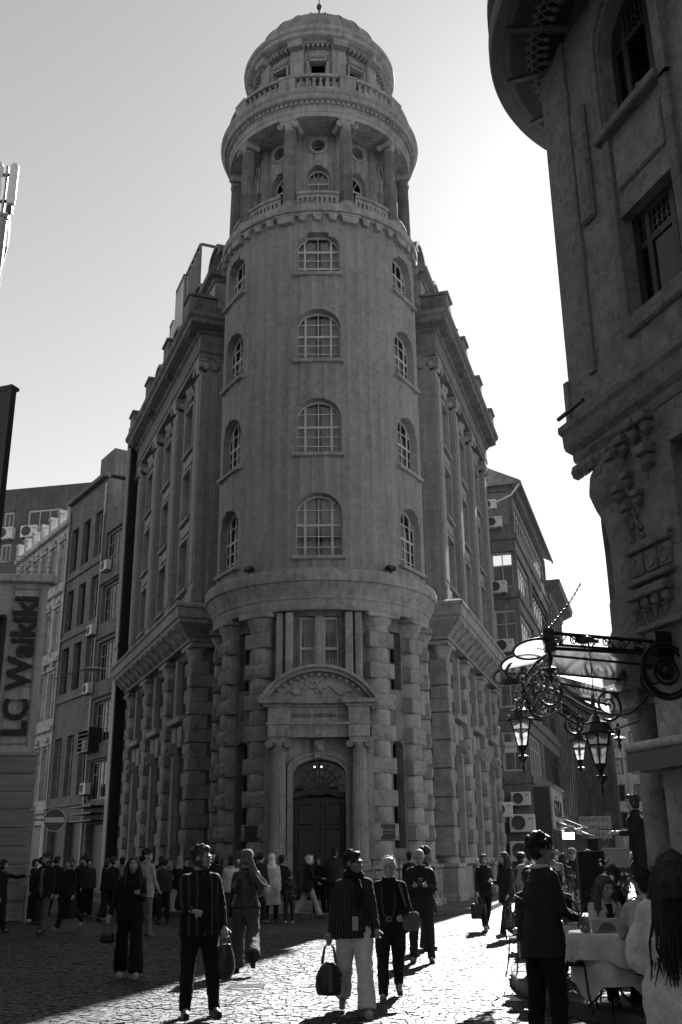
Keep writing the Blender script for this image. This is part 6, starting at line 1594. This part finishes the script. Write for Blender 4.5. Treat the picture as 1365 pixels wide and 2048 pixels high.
p3 = person('woman seen from behind in cap, black jacket and wide jeans, ponytail blowing', (-1.55, 16.7, 0), 184, 1.74, 'leather', 'denim', 'darkcloth', 'hair_l', 'pony', female=True, legs=((-22, 34, 3), (12, 4, 3)), arms=((14, 12, 70, 10), (20, 10, 60, 10)), head=(12, 6), hem=.92, wide=.035, flare=.015, lod=0, faceless=True, extra={'cap': 'midcloth'}, build=1.08)
p4 = person('woman in pinstriped blazer, scarf and white trousers walking with a black bag', (.1, 12.35, 0), 4, 1.71, 'pinstripe', 'whitecloth', 'palecloth', 'hair', 'short', 'skin_d', female=True, legs=((-14, 30, 2), (19, 4, 2)), arms=((-6, 13, 8), (14, 11, 20)), head=(52, 3), hem=.8, wide=.022, flare=.012, lod=0, scarf='blackcloth', build=1.2)
handbag('duffel_bag', 'black egg-shaped duffel bag carried by the woman in white trousers', p4['hand'][0], 8, .32, .34, .24, .2, 'leather', 'duffel')
bd = thing('name_badge', 'pale name badge on a lanyard over the pinstriped blazer', 'badge', p4['M'] @ T(.0, -.19, .98))
MB().box(-.035, .035, -.006, .006, -.09, .06, ch=.004).build('card', 'palecloth', bd)
for sx in (-1, 1): MB().tube([(0, 0, .06), (sx * .03, .01, .22), (sx * .07, .04, .4)], .004, 4).build('lanyard', 'darkcloth', bd)
p5 = person('older woman with short white hair in black jacket walking beside the blazer', (.56, 13.5, 0), 0, 1.64, 'blackcloth', 'blackcloth', 'midcloth', 'hair_w', 'bob', female=True, legs=((18, 4, 2), (-14, 28, 2)), arms=((8, 9, 24), (10, 14, 55, 30)), head=(0, 2), hem=.8, lod=0, build=1.14)
handbag('shoulder_bag', 'dark shoulder bag at the hip of the white-haired woman', p5['hip'][1] + V((.16, -.06, .2)), 15, .24, .22, .1, .05, 'midcloth')
MB().tube([p5['sh'][1] + V((-.03, -.11, .03)), p5['sh'][1] + V((.06, -.13, -.3)), p5['hip'][1] + V((.16, -.1, .12))], .016, 5).build('strap', 'midcloth', bpy.data.objects['shoulder_bag'], bpy.data.objects['shoulder_bag'].matrix_basis.inverted())
cm_ = thing('camera', 'small camera hanging at the waist of the white-haired woman', 'camera', p5['M'] @ T(-.02, -.2, .98))
MB().box(-.06, .06, -.02, .03, -.04, .04, ch=.008).build('camera_body', 'black', cm_); MB().lathe([(.03, 0), (.034, .03), (.025, .035)], 14, m=T(0, -.02, 0) @ RX(90)).build('lens', 'metal', cm_)
for sx in (-1, 1): MB().tube([(sx * .06, 0, .03), (sx * .09, .02, .2), (sx * .08, .08, .42)], .005, 4).build('neck_strap', 'midcloth', cm_)
p6 = person('bald man in dark jacket looking down at his phone in the sunlight', (1.27, 17.9, 0), -6, 1.74, 'darkcloth', 'navy', 'midcloth', 'hair', 'bald', legs=((2, 2, 5), (4, 3, 5)), arms=((12, 14, 92, 45), (12, 14, 92, 45)), head=(4, 24), hem=.8, lod=1, build=1.15)
ph = MB().box(-.04, .04, -.008, .008, -.07, .07, ch=.005).build('phone', 'black', None, M.Translation((p6['hand'][0] + p6['hand'][1]) / 2 + V((0, -.03, .04))) @ RX(-40)); tag(ph, 'black phone held by the bald man in dark jacket', 'phone')
p7 = person('man in dark suit with white collar standing front right, facing right', (1.83, 10.0, 0), 112, 1.79, 'darkcloth', 'blackcloth', 'leather', 'hair', 'curly', 'skin_d', legs=((4, 2, 3), (-4, 2, 3)), arms=((10, 10, 62, 25), (10, 10, 62, 25)), head=(-18, -2), hem=.72, lod=0, collar='whitecloth', build=1.05, beard=False)
p8 = person('woman from behind with long dark hair in loose white blouse, right edge', (1.86, 6.05, 0), 160, 1.64, 'whitecloth', 'blackcloth', 'leather', 'hair', 'long', female=True, legs=STAND, arms=((16, 16, 80, 10), (16, 16, 80, 10)), head=(4, 6), hem=.72, lod=0, puff=.035, faceless=True, sleeve=.1, build=1.08)
# -- middle distance
p9 = person('dark-haired man half hidden behind the man with the phone', (1.52, 20.3, 0), 80, 1.76, 'blackcloth', 'navy', 'leather', 'hair', 'curly', 'skin_d', legs=STAND, arms=((2, 8, 20), (2, 8, 20)), lod=1)
p10 = person('woman in black with a tote standing at the edge of the lane', (3.3, 25.2, 0), 10, 1.66, 'blackcloth', 'blackcloth', 'palecloth', 'hair_b', 'bob', female=True, legs=WALK_A, arms=((2, 10, 20), (8, 8, 70, 20)), lod=1, hem=.75)
handbag('tote_bag', 'dark tote hanging beside the woman at the edge of the lane', p10['hand'][0], 0, .36, .34, .12, .16)
p11 = person('long-haired woman in dark coat turning away, middle of the group by the lane', (3.45, 22.7, 0), -60, 1.7, 'darkcloth', 'blackcloth', 'midcloth', 'hair', 'long', female=True, legs=WALK_B, arms=((12, 8, 85, 25), (4, 8, 20)), lod=1, hem=.7)
handbag('shoulder_bag', 'dark shoulder bag held low by the long-haired woman', p11['hand'][1], 20, .26, .26, .12, .32)
p12 = person('curly-haired woman in black at the right of the group by the lane', (3.95, 23.7, 0), 120, 1.66, 'blackcloth', 'blackcloth', 'leather', 'hair', 'curly', female=True, legs=WALK_A, arms=((5, 8, 25), (5, 8, 25)), coat=.45, lod=1, faceless=True)
p13 = person('man in pale jacket seen from behind beyond the suit man', (3.6, 20.5, 0), 175, 1.74, 'beige', 'navy', 'leather', 'hair', 'short', legs=STAND, arms=((4, 10, 30), (4, 10, 30)), lod=1, faceless=True, build=1.2)
p14 = person('man in grey coat with pale shoulder stripe walking up the lane', (4.2, 21.5, 0), 170, 1.78, 'midcloth', 'beige', 'leather', 'hair_b', 'short', legs=WALK_A, arms=((10, 8, 20), (-8, 8, 20)), lod=1, coat=.6, faceless=True)
p15 = person('woman with black top and pale trousers walking up the lane', (5.0, 24.2, 0), 178, 1.66, 'blackcloth', 'beige', 'palecloth', 'hair', 'bob', female=True, legs=WALK_B, arms=((6, 10, 30), (6, 10, 30)), lod=1, hem=.92, wide=.02, faceless=True)
p16 = person('man in dark cap and black sweater coming down the lane', (5.6, 26.0, 0), 5, 1.76, 'blackcloth', 'darkcloth', 'leather', 'hair', 'cap', legs=WALK_A, arms=((12, 8, 80, 25), (8, 8, 60, 25)), lod=1, extra={'cap': 'midcloth'})
# -- shaded side at the left
p17 = person('bearded man in dark jacket over grey shirt striding across at left', (-7.2, 25.5, 0), -18, 1.76, 'blackcloth', 'denim', 'leather', 'hair', 'short', 'skin_d', legs=((-8, 26, 2), (14, 4, 2)), arms=((10, 14, 25), (-6, 8, 15)), lod=1, beard=True, shirt='midcloth', hem=.75)
p18 = person('woman in long black dress walking behind the striding bearded man', (-6.9, 26.6, 0), -30, 1.68, 'blackcloth', 'blackcloth', 'midcloth', 'hair_b', 'bob', female=True, legs=((16, 4, 2), (-18, 30, 2)), arms=((6, 8, 20), (-6, 8, 20)), lod=1, coat=.3)
p19 = person('woman at the left edge raising her arm towards the shop boards', (-8.3, 25.6, 0), 75, 1.64, 'blackcloth', 'blackcloth', 'leather', 'hair', 'bob', female=True, legs=WALK_A, arms=((4, 8, 15), (78, 12, 20, -20)), lod=1, coat=.35)
p20 = person('dark figure from behind left of the woman photographing', (-8.6, 31.5, 0), 160, 1.74, 'blackcloth', 'blackcloth', 'leather', 'hair', 'short', legs=WALK_A, arms=((4, 8, 20), (4, 8, 20)), lod=2)
p21 = person('woman in black holding a phone up to her face', (-9.6, 38.5, 0), 5, 1.7, 'blackcloth', 'blackcloth', 'palecloth', 'hair', 'bob', female=True, legs=STAND, arms=((30, 10, 120, 25), (24, 10, 110, 25)), lod=2, wide=.02)
p22 = person('long-haired woman in white top under an open black coat', (-8.5, 38.0, 0), 0, 1.68, 'blackcloth', 'blackcloth', 'palecloth', 'hair', 'long', female=True, legs=STAND, arms=((8, 8, 70, 30), (4, 8, 20)), lod=1, coat=.45, shirt='whitecloth')
p23 = person('woman in loose beige top with shoulder bag, seen from behind', (-7.7, 36.5, 0), 185, 1.68, 'beige', 'darkcloth', 'palecloth', 'hair', 'bob', female=True, legs=WALK_B, arms=((8, 14, 40), (8, 14, 40)), lod=1, faceless=True, puff=.02)
handbag('shoulder_bag', 'black shoulder bag on the back of the woman in the beige top', p23['hip'][1] + V((.08, -.16, .3)), 0, .24, .2, .1, .1)
p24 = person('tall curly-haired man in beige jacket behind the woman in black', (-4.6, 24.4, 0), 150, 1.82, 'beige', 'midcloth', 'leather', 'hair', 'curly', legs=STAND, arms=((6, 10, 30), (16, 10, 80, 15)), head=(-70, 4), lod=1, hem=.75, build=1.12)
p25 = person('woman in striped scarf facing the bank at the left', (-5.7, 31.0, 0), 165, 1.66, 'blackcloth', 'blackcloth', 'leather', 'hair', 'bob', female=True, legs=STAND, arms=((8, 8, 40), (8, 8, 40)), lod=2, scarf='palecloth')
p26 = person('woman in pale headscarf and white trousers photographing the bank', (-5.1, 32.6, 0), 178, 1.7, 'blackcloth', 'palecloth', 'palecloth', 'beige', 'hijab', female=True, legs=STAND, arms=((50, 14, 95, 15), (50, 14, 95, 15)), lod=1, wide=.025, faceless=True, hem=.78)
p27 = person('woman in patterned dress beside the pale headscarf', (-5.75, 33.0, 0), 60, 1.62, 'midcloth', 'darkcloth', 'leather', 'hair', 'bob', female=True, legs=STAND, arms=((20, 8, 80, 20), (10, 8, 60, 20)), lod=2, coat=.5)
p28 = person('man in dark cap standing behind the striped jacket', (-3.7, 29.5, 0), 20, 1.8, 'blackcloth', 'blackcloth', 'leather', 'hair', 'curly', legs=STAND, arms=((4, 8, 20), (4, 8, 20)), lod=2)
p29 = person('woman in white jacket with backpack strap left of the cap woman', (-2.9, 27.0, 0), 195, 1.66, 'palecloth', 'darkcloth', 'leather', 'hair', 'bob', female=True, legs=STAND, arms=((10, 12, 50, 15), (10, 12, 50, 15)), lod=1, faceless=True)
p30 = person('man in beanie between the white jacket and the cap woman', (-2.3, 28.6, 0), 150, 1.76, 'darkcloth', 'blackcloth', 'leather', 'darkcloth', 'beanie', legs=STAND, arms=((4, 8, 20), (4, 8, 20)), lod=2)
p31 = person('woman in long grey coat and white headscarf, seen from behind', (-2.0, 29.0, 0), 184, 1.72, 'palecloth', 'blackcloth', 'leather', 'whitecloth', 'hijab', female=True, legs=STAND, arms=((4, 10, 20), (12, 12, 30)), lod=1, coat=.42, faceless=True, build=1.12)
p32 = person('child in patterned jacket beside the long grey coat', (-1.5, 28.6, 0), 188, 1.28, 'dots', 'darkcloth', 'palecloth', 'hair', 'short', legs=STAND, arms=((8, 10, 30), (8, 10, 30)), lod=1, faceless=True)
p33 = person('grey-haired woman striding right in pale trousers before the door', (-1.05, 30.6, 0), 95, 1.7, 'blackcloth', 'beige', 'leather', 'hair_w', 'bob', female=True, legs=((24, 4, 1), (-22, 16, 1)), arms=((24, 8, 60), (10, 8, 50)), lod=1, flare=.03, hem=.74)
p34 = person('woman in dark glasses standing at the bank door', (-.75, 31.2, 0), -15, 1.64, 'blackcloth', 'blackcloth', 'palecloth', 'hair', 'bob', female=True, legs=STAND, arms=((10, 8, 80, 25), (10, 8, 80, 25)), lod=1, glasses=True)
p35 = person('tall man from behind before the bank door', (-.3, 30.9, 0), 172, 1.86, 'darkcloth', 'blackcloth', 'leather', 'hair', 'short', legs=STAND, arms=((8, 8, 60, 20), (8, 8, 60, 20)), lod=1, faceless=True, build=1.2)
p36 = person('dark silhouetted figure holding a tray at the hotel entrance', (4.92, 17.55, .85), -95, 1.72, 'blackcloth', 'blackcloth', 'leather', 'hair', 'bob', legs=STAND, arms=((14, 8, 80, 10), (14, 8, 80, 10)), lod=1)
tr = thing('tray', 'dark round tray carried by the figure at the hotel entrance', 'tray', M.Translation((p36['hand'][0] + p36['hand'][1]) / 2 + V((-.06, 0, .03)))); MB().lathe([(0, 0), (.16, 0), (.18, .02), (.16, .012), (0, .012)], 20).build('dish', 'dark', tr)
# -- more bystanders along the bank at left, and the crowd in the lane
rows = [(-9.3, 33.5, 30), (-10.4, 36.5, -20), (-6.6, 34.2, 175), (-4.3, 31.8, 160), (-3.3, 31.4, -150), (-8.9, 36.0, 90), (-4.9, 28.8, 200), (-3.1, 30.3, 30)]
protos = [p20, p28, p30, p21]
for i, (x, y, a) in enumerate(rows):
    src = protos[i % 4]['root']; lo = src.matrix_basis.translation.z
    dup(src, T(x, y, lo) @ RZ(a) @ SC(.94 + .03 * (i % 3)), ('dim dark-clad bystander in the shade, ' + ('behind the no-entry sign post', 'nearest the black gap box', 'left of the pale headscarf', 'right of the pale headscarf', 'beside the tower rail', 'by the shuttered shops', 'behind the tall beige jacket', 'behind the white jacket')[i]))['group'] = 'bystanders along the bank'
for i, (x, y, a) in enumerate(((-9.9, 34.8, 150), (-7.4, 33.4, 20), (-6.2, 35.6, 200), (-3.9, 33.2, 170), (-2.7, 31.6, 190), (-8.1, 33.0, -30), (-7.0, 31.0, 100), (-5.2, 34.8, 10), (1.9, 30.9, 160), (2.5, 31.4, -40), (-9.0, 30.6, 60), (-6.5, 29.6, 150), (-4.2, 30.2, -160), (-7.7, 31.8, 20), (-3.4, 28.2, 170), (-5.5, 30.0, -20), (-1.9, 31.9, 180), (-8.4, 29.2, 110))):
    src = protos[(i + 1) % 4]['root']; lo = src.matrix_basis.translation.z
    dup(src, T(x, y, lo) @ RZ(a) @ SC(.93 + .03 * (i % 3)), ('dim dark-clad bystander at the back of the shaded crowd' if i not in (8, 9) else 'dim bystander by the tower right of the door, ' + ('nearer' if i == 8 else 'farther') + ' of two'))['group'] = 'bystanders along the bank'
CK = ((p15, 'pale trousers'), (p16, 'dark cap'), (p13, 'pale jacket'), (p11, 'long dark hair'), (p12, 'long black coat'), (p10, 'black outfit'), (p9, 'navy jeans'), (p14, 'grey coat'))
for i in range(34):
    src = CK[i % 8][0]['root']; lo = src.matrix_basis.translation.z
    t_ = 26 + 44 * random.random() ** 1.3; off = random.uniform(-1.6, 2.2)
    x = 6.9 + (t_ - 30) * .315 + off; y = t_
    d = dup(src, T(x, y, lo) @ RZ(random.choice((0, 180)) + random.uniform(-20, 20)) @ SC(random.uniform(.93, 1.02)), 'walker with ' + CK[i % 8][1] + ' in the dense crowd far up the lane'); d['group'] = 'crowd in the lane'
# ---------------------------------------------------------------- terrace: table, chairs, diners, plants
def table(loc, rz, label, r=.36):
    t = thing('cafe_table', 'small round iron cafe table under ' + label, 'table', T(*loc) @ RZ(rz))
    MB().lathe([(0, .72), (r, .72), (r, .74), (0, .74)], 24).build('table_top', 'metal', t)
    for k in range(3):
        a = 2 * pi * k / 3 + .3; q = MB().tube([(.0, 0, .7), (.05 * cos(a), .05 * sin(a), .4), (.12 * cos(a), .12 * sin(a), .15), (.28 * cos(a), .28 * sin(a), .02)], .014, 6); q.build('leg', 'black', t)
    return t
def cloth(loc, rz, label, r=.37, drop=.3, tier=0.):
    q = MB(); N = 60; pr = [(0, .75), (r * .6, .752), (r, .75), (r + .015, .735)]
    rings = []
    for k in range(6): rings.append(k / 5)
    vs = []; np_ = len(pr) + 6
    for i in range(N):
        a = 2 * pi * i / N; w = sin(a * 7 + 1) * .6 + sin(a * 4 + .4) * .4
        for rr, z in pr: vs.append((rr * cos(a), rr * sin(a), z))
        for f_ in rings:
            dr = drop * (1 + .35 * max(0, cos(a * 4))); rr = r + .02 + f_ * (.03 + .03 * w); vs.append((rr * cos(a), rr * sin(a), .73 - .005 - f_ * dr))
    q.add(vs, [(i * np_ + j, ((i + 1) % N) * np_ + j, ((i + 1) % N) * np_ + j + 1, i * np_ + j + 1) for i in range(N) for j in range(np_ - 1)], True)
    return tag(q.build('tablecloth', 'whitecloth', None, T(*loc) @ RZ(rz)), label, 'tablecloth')
def chair(loc, rz, label):
    c_ = thing('cafe_chair', label, 'chair', T(*loc) @ RZ(rz), 'iron cafe chairs on the terrace')
    if 'chair' not in MESH:
        seat = MB().lathe([(0, .44), (.2, .44), (.21, .46), (.19, .475), (0, .47)], 20).mesh('seat', 'darkcloth')
        lg = [MB().tube([(sx * .15, sy * .15, .45), (sx * .17, sy * .17, .2), (sx * .21, sy * .21, 0)], .011, 5).mesh('leg', 'black') for sx in (-1, 1) for sy in (-1, 1)]
        bk = MB().tube([(-.18, .17, .45), (-.2, .22, .75), (-.1, .25, .95), (0, .26, 1.0), (.1, .25, .95), (.2, .22, .75), (.18, .17, .45)], .012, 6)
        for sx in (-1, 1): bk.tube([V((sx * (.09 + .05 * cos(t * .5)), .235, .72 + .08 * sin(t * .5) + .004 * t)) for t in range(16)], .008, 5)
        bk.tube([(0, .2, .46), (0, .24, .97)], .008, 5); MESH['chair'] = (seat, lg, bk.mesh('backrest', 'black'))
    seat, lg, bk = MESH['chair']; ob('seat', seat, c_)
    for l2 in lg: ob('leg', l2, c_)
    ob('backrest', bk, c_); return c_
zt = .15
TB = (2.72, 11.25, zt)
table(TB, 0, 'the white cloth on the terrace'); cloth(TB, 10, 'white tablecloth draped in two tiers over the terrace table', .38, .22)
q = cloth((TB[0] + .02, TB[1], zt - .04), 40, 'longer pale undercloth hanging below the white tablecloth', .365, .42)
nb = thing('napkin_box', 'pale napkin box with an arch motif on the tablecloth', 'napkin box', T(2.66, 11.02, zt + .757) @ RZ(6))
MB().box(-.13, .13, -.05, .05, 0, .13, ch=.008).build('box', 'palecloth', nb); MB().prism([(.09 * cos(pi * k / 10), .015 + .08 * sin(pi * k / 10)) for k in range(11)], -.056, -.051).build('arch_motif', 'midcloth', nb)
tg = tag(MB().lathe([(.0, 0), (.05, 0), (.055, .045), (.05, .045), (.045, .006), (0, .006)], 16).build('ashtray', 'metal', None, T(2.46, 11.05, zt + .757)), 'small round metal ashtray on the tablecloth', 'ashtray')
def glass_(loc, label): return tag(MB().lathe([(0, 0), (.035, 0), (.006, .01), (.005, .09), (.03, .11), (.042, .15), (.038, .2)], 16).build('wine_glass', 'glass', None, T(*loc)), label, 'glass')
sit = ((88, 88, 6), (88, 88, 6))
d1 = person('long-haired woman in white jacket with dark piping seated at the table', (2.86, 11.95, zt), 12, 1.66, 'palecloth', 'blackcloth', 'leather', 'hair_b', 'long', female=True, legs=sit, arms=((25, 12, 62, 25), (25, 12, 62, 25)), head=(10, 14), lean=10, hem=.84, lod=0, seated=True, shirt='blackcloth')
d2 = person('dark-haired man in white shirt seated with his back to us at the table', (2.98, 10.55, zt), 168, 1.74, 'palecloth', 'blackcloth', 'leather', 'hair', 'short', legs=sit, arms=((30, 12, 60, 20), (30, 12, 60, 20)), head=(10, 8), lean=12, hem=.84, lod=0, seated=True, faceless=True, build=1.1)
chair((2.9, 12.1, zt), 12, 'iron chair under the woman in the white jacket'); chair((3.0, 10.4, zt), 168, 'iron chair under the man in the white shirt')
chair((2.32, 11.2, zt), 70, 'empty scrolled iron chair beside the white tablecloth')
# second table behind
table((3.2, 14.3, zt), 0, 'the second white cloth behind'); cloth((3.2, 14.3, zt), 0, 'pale cloth on the second terrace table behind the first', .38, .25)
glass_((2.52, 13.0, zt + .757 + .0), 'wine glass catching light behind the seated woman'); table((2.55, 13.0, zt), 20, 'the wine glass behind the suit man'); cloth((2.55, 13.0, zt), 30, 'cloth on the far left terrace table with a wine glass', .34, .2)
d3 = person('dark-haired diner seen from behind beyond the suit man', (2.75, 13.75, zt), 190, 1.7, 'blackcloth', 'blackcloth', 'leather', 'hair', 'bob', female=True, legs=sit, arms=((25, 10, 60, 20), (25, 10, 60, 20)), lean=6, lod=1, seated=True, faceless=True)
d4 = person('curly-haired diner in dark clothes beside the suit man', (2.45, 14.2, zt), 150, 1.7, 'blackcloth', 'blackcloth', 'leather', 'hair', 'curly', legs=sit, arms=((25, 10, 60, 20), (25, 10, 60, 20)), lean=6, lod=1, seated=True, faceless=True)
d5 = person('diner in black at the second terrace table', (3.75, 14.6, zt), -90, 1.72, 'blackcloth', 'blackcloth', 'leather', 'hair', 'short', legs=sit, arms=((25, 10, 60, 20), (25, 10, 60, 20)), lean=6, lod=1, seated=True)
for k, (x, y, a) in enumerate(((2.78, 13.95, 190), (2.38, 14.4, 150), (3.95, 14.6, -90))): chair((x, y, zt), a, ('iron chair under the dark-haired diner', 'iron chair under the curly-haired diner', 'iron chair under the diner in black')[k])
chair((3.0, 15.2, zt), 0, 'iron chair at the second table'); chair((3.5, 13.5, zt), 200, 'empty iron chair near the hotel wall')
# menu board and planters
mb_ = thing('menu_board', 'large black board standing behind the terrace tables', 'board', T(3.78, 16.2, zt) @ RZ(8))
MB().box(-.22, .22, -.04, .04, .2, 1.56, ch=.015).build('panel', 'black', mb_)
for sx in (-1, 1): MB().tube([(sx * .18, 0, 0), (sx * .18, 0, .3)], .02, 6).build('leg', 'black', mb_)
random.seed(55)
def planter(loc, label, s=1.0):
    p = thing('planter', 'dark box planter holding ' + label, 'planter', T(*loc)); MB().box(-.35 * s, .35 * s, -.16, .16, 0, .42, ch=.02).box(-.38 * s, .38 * s, -.19, .19, .38, .44, ch=.01).build('box', 'dark', p)
    b_ = thing('shrub', label, 'plant', T(loc[0], loc[1], loc[2] + .42)); q = MB(); stm = MB()
    for k in range(9):
        x = random.uniform(-.28, .28) * s; tip = V((x * 1.8, random.uniform(-.2, .2), random.uniform(.4, .85) * s)); stm.tube([(x, 0, -.02), V((x, 0, 0)).lerp(tip, .5) + V((0, 0, .06)), tip], .007, 4)
        for j in range(46):
            f_ = random.uniform(.2, 1.05); c_ = V((x, 0, 0)).lerp(tip, f_) + V((random.gauss(0, .07), random.gauss(0, .07), random.gauss(0, .05)))
            d = V((random.gauss(0, 1), random.gauss(0, 1), random.gauss(0, .6))).normalized(); w_ = d.orthogonal().normalized(); l_2 = random.uniform(.04, .085)
            q.add([c_, c_ + d * l_2 * .5 + w_ * l_2 * .22, c_ + d * l_2, c_ + d * l_2 * .5 - w_ * l_2 * .22], [(0, 1, 2, 3)])
    stuff(q.build('leaves', 'leaf', b_)); stm.build('stems', 'dark', b_)
planter((4.2, 15.9, zt), 'leafy shrub right of the black board', 1.2); planter((3.0, 16.6, zt), 'leafy shrub left of the black board'); planter((4.7, 14.2, zt), 'leafy shrub against the hotel wall behind the tables', 1.1); planter((3.75, 17.6, zt), 'leafy shrub farthest back on the terrace', 1.1)
# dark easel sign on a post
es = thing('post_sign', 'small pale sign on a thin post among the terrace plants', 'sign', T(4.35, 16.9, zt)); MB().tube([(0, 0, 0), (0, 0, 1.35)], .02, 6).build('post', 'white', es); MB().box(-.22, .22, -.015, .015, 1.3, 1.6, ch=.01).build('board', 'letter', es)
bpy.data.scenes.remove(TMP)
